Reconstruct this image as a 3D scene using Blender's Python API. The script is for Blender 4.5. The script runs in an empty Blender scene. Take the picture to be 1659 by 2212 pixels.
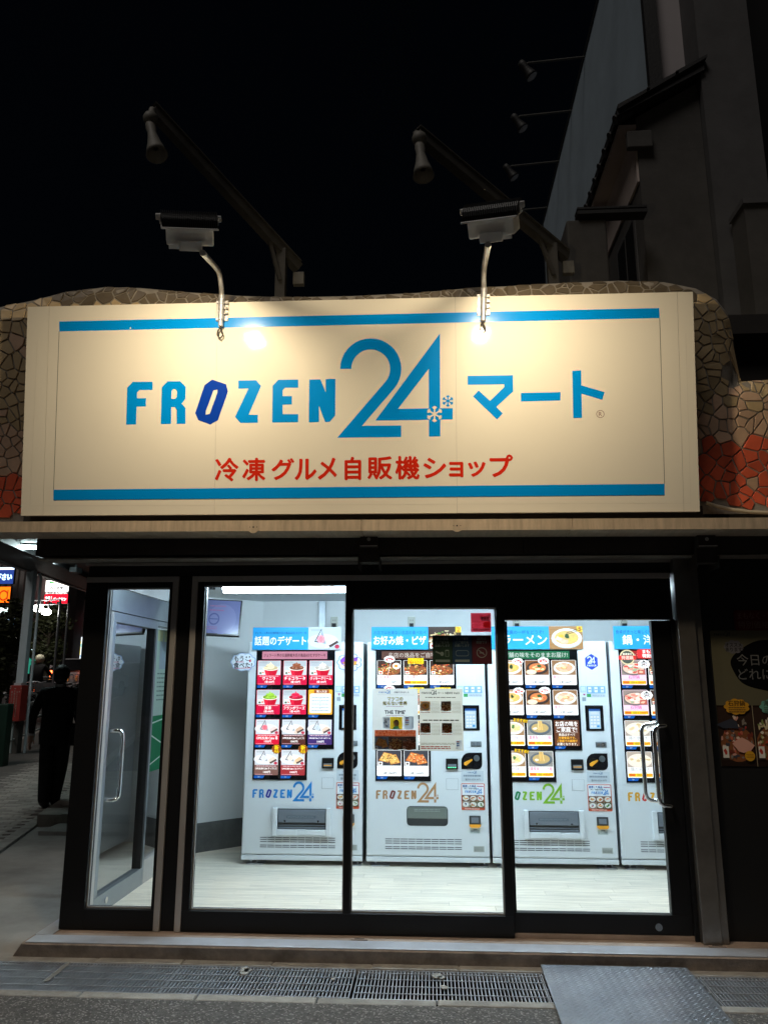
import bpy, bmesh, math, random
from mathutils import Vector, Matrix
from mathutils.geometry import tessellate_polygon
R = math.radians
rnd = random.Random(7)
scene = bpy.context.scene
COL = scene.collection

# ------------------------------------------------------------------ camera
CAMH, YAW, PITCH = 1.687, R(3.4), R(12.26)
cam = bpy.data.cameras.new('camera')
cam.sensor_fit = 'VERTICAL'
cam.sensor_height = 36.0
cam.lens = 36.0 * 1661.0 / 2212.0
cam.clip_start = 0.05
cam.clip_end = 500
cam_o = bpy.data.objects.new('camera', cam)
COL.objects.link(cam_o)
cam_o.matrix_world = (Matrix.Translation((0, 0, CAMH)) @ Matrix.Rotation(YAW, 4, 'Z')
                      @ Matrix.Rotation(math.pi / 2 + PITCH, 4, 'X'))
scene.camera = cam_o

# ------------------------------------------------------------------ night sky, faint city glow
world = bpy.data.worlds.new('World')
scene.world = world
world.use_nodes = True
wn = world.node_tree
sky = wn.nodes.new('ShaderNodeTexSky')
sky.sky_type = 'NISHITA'
sky.sun_disc = False
sky.sun_elevation = R(57)
sky.sun_rotation = R(212)
wn.links.new(sky.outputs[0], wn.nodes['Background'].inputs[0])
wn.nodes['Background'].inputs[1].default_value = 0.0004
sun = bpy.data.lights.new('street_glow', 'SUN')  # broad sun standing in for unseen street lighting behind the camera
sun.energy = 0.46
sun.angle = R(22)
sun.color = (1.0, 0.93, 0.86)
sun_o = bpy.data.objects.new('street_glow', sun)
COL.objects.link(sun_o)
sun_o.rotation_euler = (R(33), 0, R(-32))

vs = scene.view_settings
vs.view_transform = 'Standard'
vs.look = 'None'
vs.exposure = 0.18
vs.gamma = 1.0
vs.use_curve_mapping = False
scene.cycles.use_denoising = True
scene.cycles.max_bounces = 7
scene.cycles.diffuse_bounces = 4
scene.cycles.glossy_bounces = 4
scene.cycles.transparent_max_bounces = 24
scene.cycles.sample_clamp_indirect = 6.0
scene.cycles.caustics_reflective = False
scene.cycles.caustics_refractive = False

# ------------------------------------------------------------------ survey helpers: photo point -> point of the place
FPX, CX, CY = 1661.0, 829.5, 1106.0
_fw = Vector((-math.sin(YAW) * math.cos(PITCH), math.cos(YAW) * math.cos(PITCH), math.sin(PITCH)))
_rt = Vector((math.cos(YAW), math.sin(YAW), 0))
_up = _rt.cross(_fw)
EYE = Vector((0, 0, CAMH))
def ray(x, y): return _fw * FPX + _rt * (x - CX) - _up * (y - CY)
def atY(x, y, Y):
    d = ray(x, y); return EYE + d * (Y / d.y)
def atZ(x, y, Z):
    d = ray(x, y); return EYE + d * ((Z - CAMH) / d.z)
def atX(x, y, X):
    d = ray(x, y); return EYE + d * (X / d.x)
def atP(x, y, o, n):
    d = ray(x, y); return EYE + d * ((o - EYE).dot(n) / d.dot(n))

# ------------------------------------------------------------------ colour and materials
def lin(c):
    if isinstance(c, str):
        c = [int(c[i:i + 2], 16) / 255 for i in (0, 2, 4)]
        c = [x / 12.92 if x <= 0.04045 else ((x + 0.055) / 1.055) ** 2.4 for x in c]
    return tuple(c[:3])
def mat(name, col, rough=0.6, metal=0.0, var=0.0, vscale=8.0, bump=0.0, bscale=40.0, emit=None, estr=0.0,
        objvar=0.0, spec=0.5, stretch=None, speck=None, coat=0.0):
    m = bpy.data.materials.new(name)
    m.use_nodes = True
    nt = m.node_tree; N = nt.nodes; L = nt.links
    b = N['Principled BSDF']
    c = lin(col)
    b.inputs['Base Color'].default_value = (*c, 1)
    b.inputs['Roughness'].default_value = rough
    b.inputs['Metallic'].default_value = metal
    b.inputs['Specular IOR Level'].default_value = spec
    if coat: b.inputs['Coat Weight'].default_value = coat; b.inputs['Coat Roughness'].default_value = 0.05
    src = None
    tc = None
    def coords():
        nonlocal tc
        if tc is None:
            t = N.new('ShaderNodeTexCoord')
            mp = N.new('ShaderNodeMapping')
            if stretch: mp.inputs['Scale'].default_value = stretch
            if objvar:
                oi = N.new('ShaderNodeObjectInfo')
                mu = N.new('ShaderNodeVectorMath'); mu.operation = 'SCALE'; mu.inputs[0].default_value = (31, 17, 23)
                L.new(oi.outputs['Random'], mu.inputs['Scale'])
                L.new(mu.outputs[0], mp.inputs['Location'])
            L.new(t.outputs['Object'], mp.inputs['Vector'])
            tc = mp.outputs[0]
        return tc
    if var or objvar or speck:
        hsv = N.new('ShaderNodeHueSaturation')
        hsv.inputs['Color'].default_value = (*c, 1)
        val = None
        if var:
            nz = N.new('ShaderNodeTexNoise'); nz.inputs['Scale'].default_value = vscale
            nz.inputs['Detail'].default_value = 6; nz.inputs['Roughness'].default_value = 0.65
            L.new(coords(), nz.inputs['Vector'])
            mr = N.new('ShaderNodeMapRange'); mr.inputs['From Min'].default_value = 0.3; mr.inputs['From Max'].default_value = 0.7
            mr.inputs['To Min'].default_value = 1 - var; mr.inputs['To Max'].default_value = 1 + var
            L.new(nz.outputs['Fac'], mr.inputs['Value']); val = mr.outputs[0]
        if objvar:
            oi = N.new('ShaderNodeObjectInfo')
            mr = N.new('ShaderNodeMapRange'); mr.inputs['To Min'].default_value = 1 - objvar; mr.inputs['To Max'].default_value = 1 + objvar
            L.new(oi.outputs['Random'], mr.inputs['Value'])
            if val is None: val = mr.outputs[0]
            else:
                mm = N.new('ShaderNodeMath'); mm.operation = 'MULTIPLY'
                L.new(val, mm.inputs[0]); L.new(mr.outputs[0], mm.inputs[1]); val = mm.outputs[0]
        if val is not None: L.new(val, hsv.inputs['Value'])
        src = hsv.outputs[0]
        if speck:
            sc, thr, scol = speck
            vz = N.new('ShaderNodeTexVoronoi'); vz.inputs['Scale'].default_value = sc
            L.new(coords(), vz.inputs['Vector'])
            wn_ = N.new('ShaderNodeSeparateColor'); L.new(vz.outputs['Color'], wn_.inputs[0])
            gt = N.new('ShaderNodeMath'); gt.operation = 'GREATER_THAN'; gt.inputs[1].default_value = thr
            L.new(wn_.outputs[0], gt.inputs[0])
            mx = N.new('ShaderNodeMix'); mx.data_type = 'RGBA'
            L.new(gt.outputs[0], mx.inputs['Factor']); L.new(src, mx.inputs[6])
            mx.inputs[7].default_value = (*lin(scol), 1)
            src = mx.outputs[2]
        L.new(src, b.inputs['Base Color'])
    if bump:
        nz = N.new('ShaderNodeTexNoise'); nz.inputs['Scale'].default_value = bscale; nz.inputs['Detail'].default_value = 5
        L.new(coords(), nz.inputs['Vector'])
        bp = N.new('ShaderNodeBump'); bp.inputs['Strength'].default_value = bump; bp.inputs['Distance'].default_value = 0.01
        L.new(nz.outputs['Fac'], bp.inputs['Height']); L.new(bp.outputs[0], b.inputs['Normal'])
    if emit is not None:
        b.inputs['Emission Color'].default_value = (*lin(emit), 1)
        b.inputs['Emission Strength'].default_value = estr
    return m
def glass_mat(name, tint, base=0.05, top=0.9):
    m = bpy.data.materials.new(name); m.use_nodes = True
    nt = m.node_tree; N = nt.nodes; L = nt.links
    for n in list(N): N.remove(n)
    out = N.new('ShaderNodeOutputMaterial'); mix = N.new('ShaderNodeMixShader')
    tr = N.new('ShaderNodeBsdfTransparent'); tr.inputs[0].default_value = (*lin(tint), 1)
    gl = N.new('ShaderNodeBsdfGlossy'); gl.inputs['Roughness'].default_value = 0.0
    lw = N.new('ShaderNodeLayerWeight'); lw.inputs['Blend'].default_value = 0.5
    pw = N.new('ShaderNodeMath'); pw.operation = 'POWER'; pw.inputs[1].default_value = 3.6
    ma = N.new('ShaderNodeMath'); ma.operation = 'MULTIPLY_ADD'; ma.inputs[1].default_value = top; ma.inputs[2].default_value = base
    L.new(lw.outputs['Facing'], pw.inputs[0]); L.new(pw.outputs[0], ma.inputs[0])
    L.new(ma.outputs[0], mix.inputs[0]); L.new(tr.outputs[0], mix.inputs[1]); L.new(gl.outputs[0], mix.inputs[2])
    L.new(mix.outputs[0], out.inputs[0])
    return m
def print_mat(name, rough=0.45, estr=0.0, basemul=1.0, spec=0.4):
    m = bpy.data.materials.new(name); m.use_nodes = True
    nt = m.node_tree; N = nt.nodes; L = nt.links; b = N['Principled BSDF']
    at = N.new('ShaderNodeAttribute'); at.attribute_name = 'Col'
    b.inputs['Roughness'].default_value = rough
    b.inputs['Specular IOR Level'].default_value = spec
    if basemul == 1.0: L.new(at.outputs['Color'], b.inputs['Base Color'])
    else:
        mx = N.new('ShaderNodeVectorMath'); mx.operation = 'SCALE'; mx.inputs['Scale'].default_value = basemul
        L.new(at.outputs['Color'], mx.inputs[0]); L.new(mx.outputs[0], b.inputs['Base Color'])
    if estr:
        L.new(at.outputs['Color'], b.inputs['Emission Color']); b.inputs['Emission Strength'].default_value = estr
    return m

# ------------------------------------------------------------------ mesh builder
def perp(d):
    d = Vector(d).normalized()
    a = Vector((0, 0, 1)) if abs(d.z) < 0.9 else Vector((1, 0, 0))
    u = d.cross(a).normalized(); return u, d.cross(u).normalized()
ORG = {}
class MB:
    def __init__(s): s.v = []; s.f = []; s.m = []; s.s = []
    def add(s, vs, fs, m=0, smooth=False):
        o = len(s.v); s.v += [Vector(p) for p in vs]
        for f in fs: s.f.append([i + o for i in f]); s.m.append(m); s.s.append(smooth)
        return s
    def poly(s, pts, m=0): return s.add(pts, [list(range(len(pts)))], m)
    def box(s, x0, x1, y0, y1, z0, z1, m=0):
        vs = [(x, y, z) for z in (z0, z1) for y in (y0, y1) for x in (x0, x1)]
        return s.add(vs, [(0, 2, 3, 1), (4, 5, 7, 6), (0, 1, 5, 4), (2, 6, 7, 3), (0, 4, 6, 2), (1, 3, 7, 5)], m)
    def obox(s, c, a, b, d, m=0):      # centre and three half-extent vectors
        c, a, b, d = map(Vector, (c, a, b, d))
        if a.cross(b).dot(d) < 0: a = -a
        vs = [c + i * a + j * b + k * d for k in (-1, 1) for j in (-1, 1) for i in (-1, 1)]
        return s.add(vs, [(0, 2, 3, 1), (4, 5, 7, 6), (0, 1, 5, 4), (2, 6, 7, 3), (0, 4, 6, 2), (1, 3, 7, 5)], m)
    def bar(s, p0, p1, w, h=None, m=0, up=(0, 0, 1)):
        p0, p1 = Vector(p0), Vector(p1); d = (p1 - p0); h = h or w
        up = Vector(up)
        if abs(d.normalized().dot(up)) > 0.98: up = Vector((0, 1, 0))
        u = d.cross(up).normalized(); w2 = u.cross(d).normalized()
        return s.obox((p0 + p1) / 2, u * w / 2, d / 2, w2 * h / 2, m)
    def cyl(s, p0, p1, r0, r1=None, n=12, m=0, caps=True, smooth=True):
        p0, p1 = Vector(p0), Vector(p1); r1 = r0 if r1 is None else r1
        u, w = perp(p1 - p0)
        vs = []
        for p, r in ((p0, r0), (p1, r1)):
            for i in range(n):
                a = 2 * math.pi * i / n; vs.append(p + u * (r * math.cos(a)) + w * (r * math.sin(a)))
        s.add(vs, [(i, (i + 1) % n, n + (i + 1) % n, n + i) for i in range(n)], m, smooth)
        if caps: s.add(vs[:n], [list(range(n - 1, -1, -1))], m); s.add(vs[n:], [list(range(n))], m)
        return s
    def tube(s, pts, r, n=8, m=0, caps=True):
        pts = [Vector(p) for p in pts]; rs = r if isinstance(r, (list, tuple)) else [r] * len(pts)
        vs = []; u = None
        for i, p in enumerate(pts):
            d = (pts[min(i + 1, len(pts) - 1)] - pts[max(i - 1, 0)]).normalized()
            if u is None: u, w = perp(d)
            else:
                u = (u - d * u.dot(d)).normalized(); w = d.cross(u)
            for k in range(n):
                a = 2 * math.pi * k / n; vs.append(p + u * (rs[i] * math.cos(a)) + w * (rs[i] * math.sin(a)))
        fs = [(i * n + k, i * n + (k + 1) % n, (i + 1) * n + (k + 1) % n, (i + 1) * n + k) for i in range(len(pts) - 1) for k in range(n)]
        s.add(vs, fs, m, True)
        if caps: s.add(vs[:n], [list(range(n - 1, -1, -1))], m); s.add(vs[-n:], [list(range(n))], m)
        return s
    def lathe(s, prof, c, axis, n=16, m=0):   # profile [(radius, distance along axis)]
        c, axis = Vector(c), Vector(axis).normalized(); u, w = perp(axis)
        vs = [c + axis * h + u * (r * math.cos(2 * math.pi * k / n)) + w * (r * math.sin(2 * math.pi * k / n)) for r, h in prof for k in range(n)]
        fs = [(i * n + k, i * n + (k + 1) % n, (i + 1) * n + (k + 1) % n, (i + 1) * n + k) for i in range(len(prof) - 1) for k in range(n)]
        return s.add(vs, fs, m, True)
    def ball(s, c, r, n=12, m=0, sc=(1, 1, 1)):
        c = Vector(c); k = max(4, n // 2); vs = []
        for i in range(k + 1):
            t = math.pi * i / k
            for j in range(n):
                a = 2 * math.pi * j / n
                vs.append(c + Vector((r * sc[0] * math.sin(t) * math.cos(a), r * sc[1] * math.sin(t) * math.sin(a), r * sc[2] * math.cos(t))))
        return s.add(vs, [(i * n + j, (i + 1) * n + j, (i + 1) * n + (j + 1) % n, i * n + (j + 1) % n) for i in range(k) for j in range(n)], m, True)
    def prism(s, pts, d, m=0, holes=(), ms=None):     # flat outline (3-D points) pushed along d
        d = Vector(d); loops = [[Vector(p) for p in pts]] + [[Vector(p) for p in h] for h in holes]
        tri = tessellate_polygon(loops); flat = [p for l in loops for p in l]
        ms = m if ms is None else ms
        s.add(flat, [list(t) for t in tri], m)
        s.add([p + d for p in flat], [list(t)[::-1] for t in tri], m)
        for l in loops:
            k = len(l)
            s.add(l + [p + d for p in l], [(i, (i + 1) % k, k + (i + 1) % k, k + i) for i in range(k)], ms)
        return s
    def mesh(s, name, mats, org=(0, 0, 0)):
        me = bpy.data.meshes.new(name); org = Vector(org)
        me.from_pydata([tuple(p - org) for p in s.v], [], s.f)
        for m in (mats if isinstance(mats, (list, tuple)) else [mats]): me.materials.append(m)
        me.polygons.foreach_set('material_index', s.m)
        me.polygons.foreach_set('use_smooth', s.s)
        bm = bmesh.new(); bm.from_mesh(me)
        bmesh.ops.recalc_face_normals(bm, faces=bm.faces)
        bm.to_mesh(me); bm.free(); me.update()
        return me
    def build(s, name, mats, parent=None, bevel=0, kind=None, label=None):
        org = ORG.get(parent.name, (0, 0, 0)) if parent else (0, 0, 0)
        return link(name, s.mesh(name, mats, org), parent, bevel, kind, label)
def link(name, me, parent=None, bevel=0, kind=None, label=None):
    o = bpy.data.objects.new(name, me); COL.objects.link(o)
    if parent: o.parent = parent; ORG[o.name] = ORG.get(parent.name, (0, 0, 0))
    if bevel:
        b = o.modifiers.new('bevel', 'BEVEL'); b.width = bevel; b.segments = 2; b.limit_method = 'ANGLE'; b.angle_limit = R(40)
    if kind: o['kind'] = kind
    if label: o['label'] = label
    return o
def tag(o, label, cat, group=None):
    o['label'] = label; o['category'] = cat
    if group: o['group'] = group
    return o
def thing(name, label, cat, loc=(0, 0, 0), group=None):
    o = bpy.data.objects.new(name, None); COL.objects.link(o); o.empty_display_size = 0.1
    o.location = loc; ORG[o.name] = Vector(loc)
    return tag(o, label, cat, group)
def struct(o): o['kind'] = 'structure'; return o

# ------------------------------------------------------------------ flat print (lettering, stickers, posters)
_tx = {}
def text_geo(t):
    if t not in _tx:
        c = bpy.data.curves.new('txt', 'FONT'); c.body = t; c.size = 1; c.resolution_u = 2
        o = bpy.data.objects.new('txt', c); COL.objects.link(o)
        dg = bpy.context.evaluated_depsgraph_get()
        me = bpy.data.meshes.new_from_object(o.evaluated_get(dg)); me.calc_loop_triangles()
        vs = [(v.co.x, v.co.y) for v in me.vertices]; ts = [tuple(q.vertices) for q in me.loop_triangles]
        bpy.data.objects.remove(o); bpy.data.curves.remove(c); bpy.data.meshes.remove(me)
        xs = [p[0] for p in vs]; ys = [p[1] for p in vs]
        x0, x1, y0, y1 = min(xs), max(xs), min(ys), max(ys)
        _tx[t] = ([((p[0] - x0) / (x1 - x0), (p[1] - y0) / (y1 - y0)) for p in vs], ts, (x1 - x0) / (y1 - y0))
    return _tx[t]
class Print:
    def __init__(s, o, ux, uy, n, step=0.00008):
        s.o, s.ux, s.uy, s.n = Vector(o), Vector(ux), Vector(uy), Vector(n); s.step = step; s.k = 1
        s.v = []; s.f = []; s.c = []
    def P(s, p, k): return s.o + s.ux * p[0] + s.uy * p[1] + s.n * (k * s.step)
    def raw(s, pts, tris, col):
        b = len(s.v); s.v += [s.P(p, s.k) for p in pts]; s.c += [(*lin(col), 1)] * len(pts)
        s.f += [[i + b for i in t] for t in tris]; s.k += 1
    def poly(s, pts, col, holes=()):
        loops = [[Vector((*p, 0)) for p in l] for l in [pts, *holes]]
        s.raw([p for l in [pts, *holes] for p in l], [list(t) for t in tessellate_polygon(loops)], col)
    def rect(s, x0, y0, x1, y1, col, r=0):
        if r <= 0: return s.raw([(x0, y0), (x1, y0), (x1, y1), (x0, y1)], [(0, 1, 2, 3)], col)
        p = []
        for cx, cy, a in ((x1 - r, y0 + r, -90), (x1 - r, y1 - r, 0), (x0 + r, y1 - r, 90), (x0 + r, y0 + r, 180)):
            p += [(cx + r * math.cos(R(a + q)), cy + r * math.sin(R(a + q))) for q in (0, 30, 60, 90)]
        s.raw(p, [list(range(len(p)))], col)
    def disc(s, cx, cy, rx, ry, col, n=18, a0=0, a1=360):
        p = [(cx + rx * math.cos(R(a0 + (a1 - a0) * i / n)), cy + ry * math.sin(R(a0 + (a1 - a0) * i / n))) for i in range(n + (a1 - a0 < 360))]
        s.raw(p, [list(range(len(p)))], col)
    def ring(s, cx, cy, r0, r1, col, n=20, sy=1):
        o = [(cx + r1 * math.cos(2 * math.pi * i / n), cy + sy * r1 * math.sin(2 * math.pi * i / n)) for i in range(n)]
        q = [(cx + r0 * math.cos(2 * math.pi * i / n), cy + sy * r0 * math.sin(2 * math.pi * i / n)) for i in range(n)]
        s.raw(o + q, [(i, (i + 1) % n, n + (i + 1) % n, n + i) for i in range(n)], col)
    def blob(s, cx, cy, rx, ry, col, rg, n=7, j=0.35):
        p = []
        for i in range(n):
            a = 2 * math.pi * i / n + rg.uniform(-.2, .2); q = 1 + rg.uniform(-j, j)
            p.append((cx + rx * q * math.cos(a), cy + ry * q * math.sin(a)))
        s.raw(p, [list(range(n))], col)
    def line(s, x0, y0, x1, y1, w, col):
        dx, dy = x1 - x0, y1 - y0; l = math.hypot(dx, dy) or 1; nx, ny = -dy / l * w / 2, dx / l * w / 2
        s.raw([(x0 + nx, y0 + ny), (x1 + nx, y1 + ny), (x1 - nx, y1 - ny), (x0 - nx, y0 - ny)], [(0, 1, 2, 3)], col)
    def text(s, t, x0, y0, x1, y1, col, bold=0.0, fit=False, align='c', rot=0):
        vs, ts, asp = text_geo(t); w, h = x1 - x0, y1 - y0
        if not fit:
            w2 = min(w, h * asp); h2 = w2 / asp
            if h2 < h * 0.98 and w2 == w: h2 = min(h, h2 * 1.25)
            x0 = x0 + {'c': (w - w2) / 2, 'l': 0, 'r': w - w2}[align]; y0 = y0 + (h - h2) / 2; w, h = w2, h2
        offs = [(0, 0)] if not bold else [(-bold, 0), (bold, 0), (0, bold), (0, -bold), (bold * .7, bold * .7), (-bold * .7, -bold * .7)]
        cx, cy = x0 + w / 2, y0 + h / 2; ca, sa = math.cos(rot), math.sin(rot)
        for dx, dy in offs:
            pts = [(x0 + p[0] * w + dx, y0 + p[1] * h + dy) for p in vs]
            if rot: pts = [(cx + (x - cx) * ca - (y - cy) * sa, cy + (x - cx) * sa + (y - cy) * ca) for x, y in pts]
            s.raw(pts, ts, col)
    def lines(s, x0, y0, x1, y1, n, col, rg, w=0.5):      # a block of fine print
        h = (y1 - y0) / n
        for i in range(n):
            y = y1 - h * (i + .5); x = x0
            while x < x1:
                e = min(x1, x + rg.uniform(.06, .2) * (x1 - x0)); s.line(x, y, e, y, h * w, col); x = e + .02 * (x1 - x0)
    def build(s, name, m, parent=None, label=None, flip=False):
        org = Vector(ORG.get(parent.name, (0, 0, 0))) if parent else Vector()
        me = bpy.data.meshes.new(name)
        fs = s.f
        if s.ux.cross(s.uy).dot(s.n) < 0: fs = [f[::-1] for f in fs]
        me.from_pydata([tuple(p - org) for p in s.v], [], fs)
        at = me.attributes.new('Col', 'FLOAT_COLOR', 'POINT')
        at.data.foreach_set('color', [x for c in s.c for x in c])
        me.materials.append(m); me.update()
        return link(name, me, parent, label=label)

# ================================================================== materials
M = {}
M['asphalt'] = mat('asphalt', (.125, .118, .112), .85, var=.4, vscale=34, bump=1.0, bscale=95, speck=(120, .87, (.34, .32, .30)))
M['concrete'] = mat('concrete', (.40, .37, .33), .85, var=.3, vscale=5, bump=.5, bscale=60)
M['kerbstone'] = mat('kerbstone', (.36, .34, .31), .85, var=.28, vscale=9, bump=.5, bscale=70, objvar=.08)
M['apron'] = mat('apron', (.36, .345, .32), .8, var=.28, vscale=1.6, bump=.35, bscale=50)
M['riser'] = mat('riser', (.42, .35, .30), .8, var=.4, vscale=7, bump=.5, bscale=50)
M['sill'] = mat('sill_paint', (.36, .27, .215), .6, var=.2, vscale=6, bump=.2, bscale=60)
M['tape'] = mat('sill_tape', (.52, .53, .58), .3, metal=.15, var=.16, vscale=4, bump=.06, bscale=60)
M['galv'] = mat('galvanised_steel', (.55, .56, .6), .4, metal=.55, var=.2, vscale=9)
M['plate'] = mat('chequer_steel', (.28, .285, .31), .42, metal=.75, var=.22, vscale=4, bump=.15, bscale=70)
M['pit'] = mat('drain_pit', (.025, .025, .025), .9)
M['black'] = mat('black_anodised', (.004, .004, .005), .5, var=.15, vscale=3, spec=.35)
M['grey'] = mat('grey_trim', (.46, .435, .42), .36, metal=.3, var=.1, vscale=3)
M['alu'] = mat('brushed_aluminium', (.30, .33, .36), .34, metal=.8, var=.08, vscale=4)
M['chrome'] = mat('chrome', (.85, .86, .88), .08, metal=1)
M['steel'] = mat('stainless_band', (.50, .40, .30), .3, metal=.12, var=.22, vscale=5, stretch=(6, 1, 1), bump=.03, bscale=30)
M['pillar'] = mat('pillar_steel', (.30, .28, .26), .3, metal=.8, var=.3, vscale=2.5, bump=.03, bscale=20)
M['beam'] = mat('dark_beam', (.030, .025, .022), .75, var=.25, vscale=2, bump=.1)
M['soffit'] = mat('pale_soffit', (.22, .20, .175), .7, var=.3, vscale=6, bump=.2)
M['blackwall'] = mat('black_wall', (.005, .005, .0055), .55, var=.2, vscale=2)
M['white'] = mat('white_wall', (.80, .82, .83), .6, var=.03, vscale=2)
M['ceiling'] = mat('ceiling_board', (.72, .76, .78), .7)
M['skirting'] = mat('skirting', (.10, .105, .105), .6, var=.3, vscale=6, bump=.2)
M['plank'] = mat('floor_plank', (.78, .70, .585), .42, var=.20, vscale=3.2, stretch=(.9, 9, 1), objvar=.075, bump=.05, bscale=30)
M['glass'] = glass_mat('window_glass', (.97, .985, .98), .06, .8)
M['glass_side'] = glass_mat('side_glass', (.80, .83, .83), .36, .75)
M['glass_side'].node_tree.nodes['Math'].inputs[1].default_value = 2.0
M['sign'] = mat('sign_cream', (.83, .785, .685), .07, var=.015, vscale=1.5, spec=.5)
M['signblue'] = mat('sign_blue', '0092ea', .2, spec=.45)
M['signnavy'] = mat('sign_navy', '0c3fae', .2, spec=.45)
M['signred'] = mat('sign_red', 'd42a12', .25, spec=.45)
M['signdark'] = mat('sign_line', (.06, .06, .06), .5)
M['signside'] = mat('sign_side', (.45, .43, .4), .4, metal=.3)
M['signseam'] = mat('sign_seam', (.66, .62, .54), .4)
M['lampwhite'] = mat('lamp_housing', (.86, .84, .82), .45, var=.05)
M['lampblack'] = mat('lamp_black', (.004, .004, .0045), .38)
M['lamppole'] = mat('lamp_pole', (.62, .6, .57), .3, metal=.7, var=.1)
M['cable'] = mat('cable', (.03, .022, .02), .6)
M['led'] = mat('flood_led', (.9, .9, .9), .5, emit=(1.0, .81, .53), estr=550)
M['tube'] = mat('tube_light', (.9, .9, .9), .5, emit=(.66, .87, 1.0), estr=64)
M['oldlamp'] = mat('old_lamp', (.20, .19, .165), .6, var=.25, vscale=9)
M['oldarm'] = mat('old_arm', (.075, .07, .062), .7, var=.3, vscale=5)
M['grout'] = mat('grout', (.30, .27, .23), .9, var=.2, vscale=12, bump=.4)
M['tile_sand'] = mat('tile_sand', (.50, .375, .215), .45, objvar=.28, var=.12, vscale=10, bump=.1)
M['tile_peach'] = mat('tile_peach', (.62, .42, .29), .45, objvar=.2, var=.12, vscale=10, bump=.1)
M['tile_red'] = mat('tile_red', (.70, .125, .06), .4, objvar=.26, var=.12, vscale=10, bump=.1)
M['tile_shaded'] = mat('tile_rim_shade', (.11, .085, .055), .55, objvar=.3, var=.2, vscale=10, bump=.15)  # shade on the top rim put into the tile colour
M['cream'] = mat('cream_pipe', (.55, .48, .36), .5)
M['print'] = print_mat('ink')
M['gloss'] = print_mat('gloss_ink', .25)
M['glow'] = print_mat('backlit_ink', .3, 1.35, .3)
M['screen'] = print_mat('screen_ink', .3, .85, .1)
M['dim'] = print_mat('dim_screen_ink', .25, .3, .15)
def paper_mat(name):
    m = print_mat(name, .7); nt = m.node_tree; N = nt.nodes; L = nt.links
    tr = N.new('ShaderNodeBsdfTranslucent'); mx = N.new('ShaderNodeMixShader'); mx.inputs[0].default_value = .72
    at = [n for n in N if n.type == 'ATTRIBUTE'][0]
    L.new(at.outputs['Color'], tr.inputs[0]); L.new(N['Principled BSDF'].outputs[0], mx.inputs[1]); L.new(tr.outputs[0], mx.inputs[2])
    L.new(mx.outputs[0], N['Material Output'].inputs[0]); return m
M['paper'] = paper_mat('poster_paper')

FLOOR, YF = 0.13, 5.27
# ================================================================== street, drain, step
def slope(Y): return .02 + max(0.0, (Y - 9.5)) * 0.045
g = MB()
ys = [-25, -5, 2, 4.525]
g.poly([(-60, -25, .02), (60, -25, .02), (60, 4.472, .02), (-60, 4.472, .02)])
struct(g.build('street', M['asphalt']))
b = MB(); b.poly([(-60, 4.54, -.25), (60, 4.54, -.25), (60, 5.0, -.25), (-60, 5.0, -.25)])
b.poly([(-60, 4.546, -.25), (60, 4.546, -.25), (60, 4.546, 0), (-60, 4.546, 0)]); b.poly([(-60, 4.985, -.25), (60, 4.985, -.25), (60, 4.985, 0), (-60, 4.985, 0)])
struct(b.build('drain_channel', M['pit']))
kerb = MB(); kerb.box(-60, 60, 4.477, 4.544, -.3, -.01)
ko = struct(kerb.build('kerb', M['concrete']))
xj = [-3.83, -3.19, -2.55, -1.912, -1.274, -.626, .011, .65, 1.29, 1.93, 2.57, 3.21]
for i in range(len(xj) - 1):
    k = MB(); w = xj[i + 1] - xj[i] - .008; j = rnd.uniform(-.004, .004)
    k.box(xj[i] + .004, xj[i + 1] - .004, 4.472 + j, 4.548, -.10, .024 + rnd.uniform(-.003, .003))
    k.build('kerb_stone', M['kerbstone'], ko, bevel=.008)
# concrete lip behind the grates, rough stepped edge
lip = MB(); lip.box(-60, 60, 4.987, 5.2, -.3, .018)
lo = struct(lip.build('drain_lip', M['concrete']))
x = -2.75
while x < 3.4:
    w = rnd.uniform(.5, .75); k = MB(); k.box(x, x + w - .006, 4.980 + rnd.uniform(-.005, .004), 5.06, -.03, .024 + rnd.uniform(-.002, .003))
    k.build('lip_stone', M['kerbstone'], lo, bevel=.006); x += w
# step with sloping riser
st = MB()
L0, R0 = -2.52, 60
def step_prof(x): return [(x, 5.018, .0), (x, 5.022, .100), (x, 5.028, .108), (x, 5.6, .112)]
pl, pr = step_prof(L0), step_prof(R0)
pl[0] = (L0 - .08, 5.06, 0)
st.poly([pl[0], pr[0], pr[1], pl[1]], 0); st.poly([pl[1], pr[1], pr[2], pl[2]], 0); st.poly([pl[2], pr[2], pr[3], pl[3]], 1)
st.poly([(L0, 5.028, .108), (L0, 7.6, .112), (L0 - .1, 7.6, 0), pl[0]], 0)
st.poly([(L0, 5.58, .112), (-2.3, 5.58, .112), (-2.3, 7.6, .112), (L0, 7.6, .112)], 1)
so = struct(st.build('entrance_step', [M['riser'], M['sill']]))
tp = MB(); tp.box(-2.50, 2.25, 5.026, 5.165, .1085, .1145)
tp.build('sill_tape', M['tape'], so, bevel=.002)
tp = MB(); tp.box(-2.512, -2.40, 5.166, 6.6, .1105, .1145); tp.build('sill_tape', M['tape'], so, bevel=.002)
for xx in (-.46, 1.70):
    a = MB(); a.box(xx - .05, xx + .05, 5.178, 5.205, .111, .1165, 0); a.box(xx - .03, xx + .03, 5.186, 5.197, .1166, .1178, 1)
    a.build('drain_slot', [M['sill'], M['pit']], so)
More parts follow.
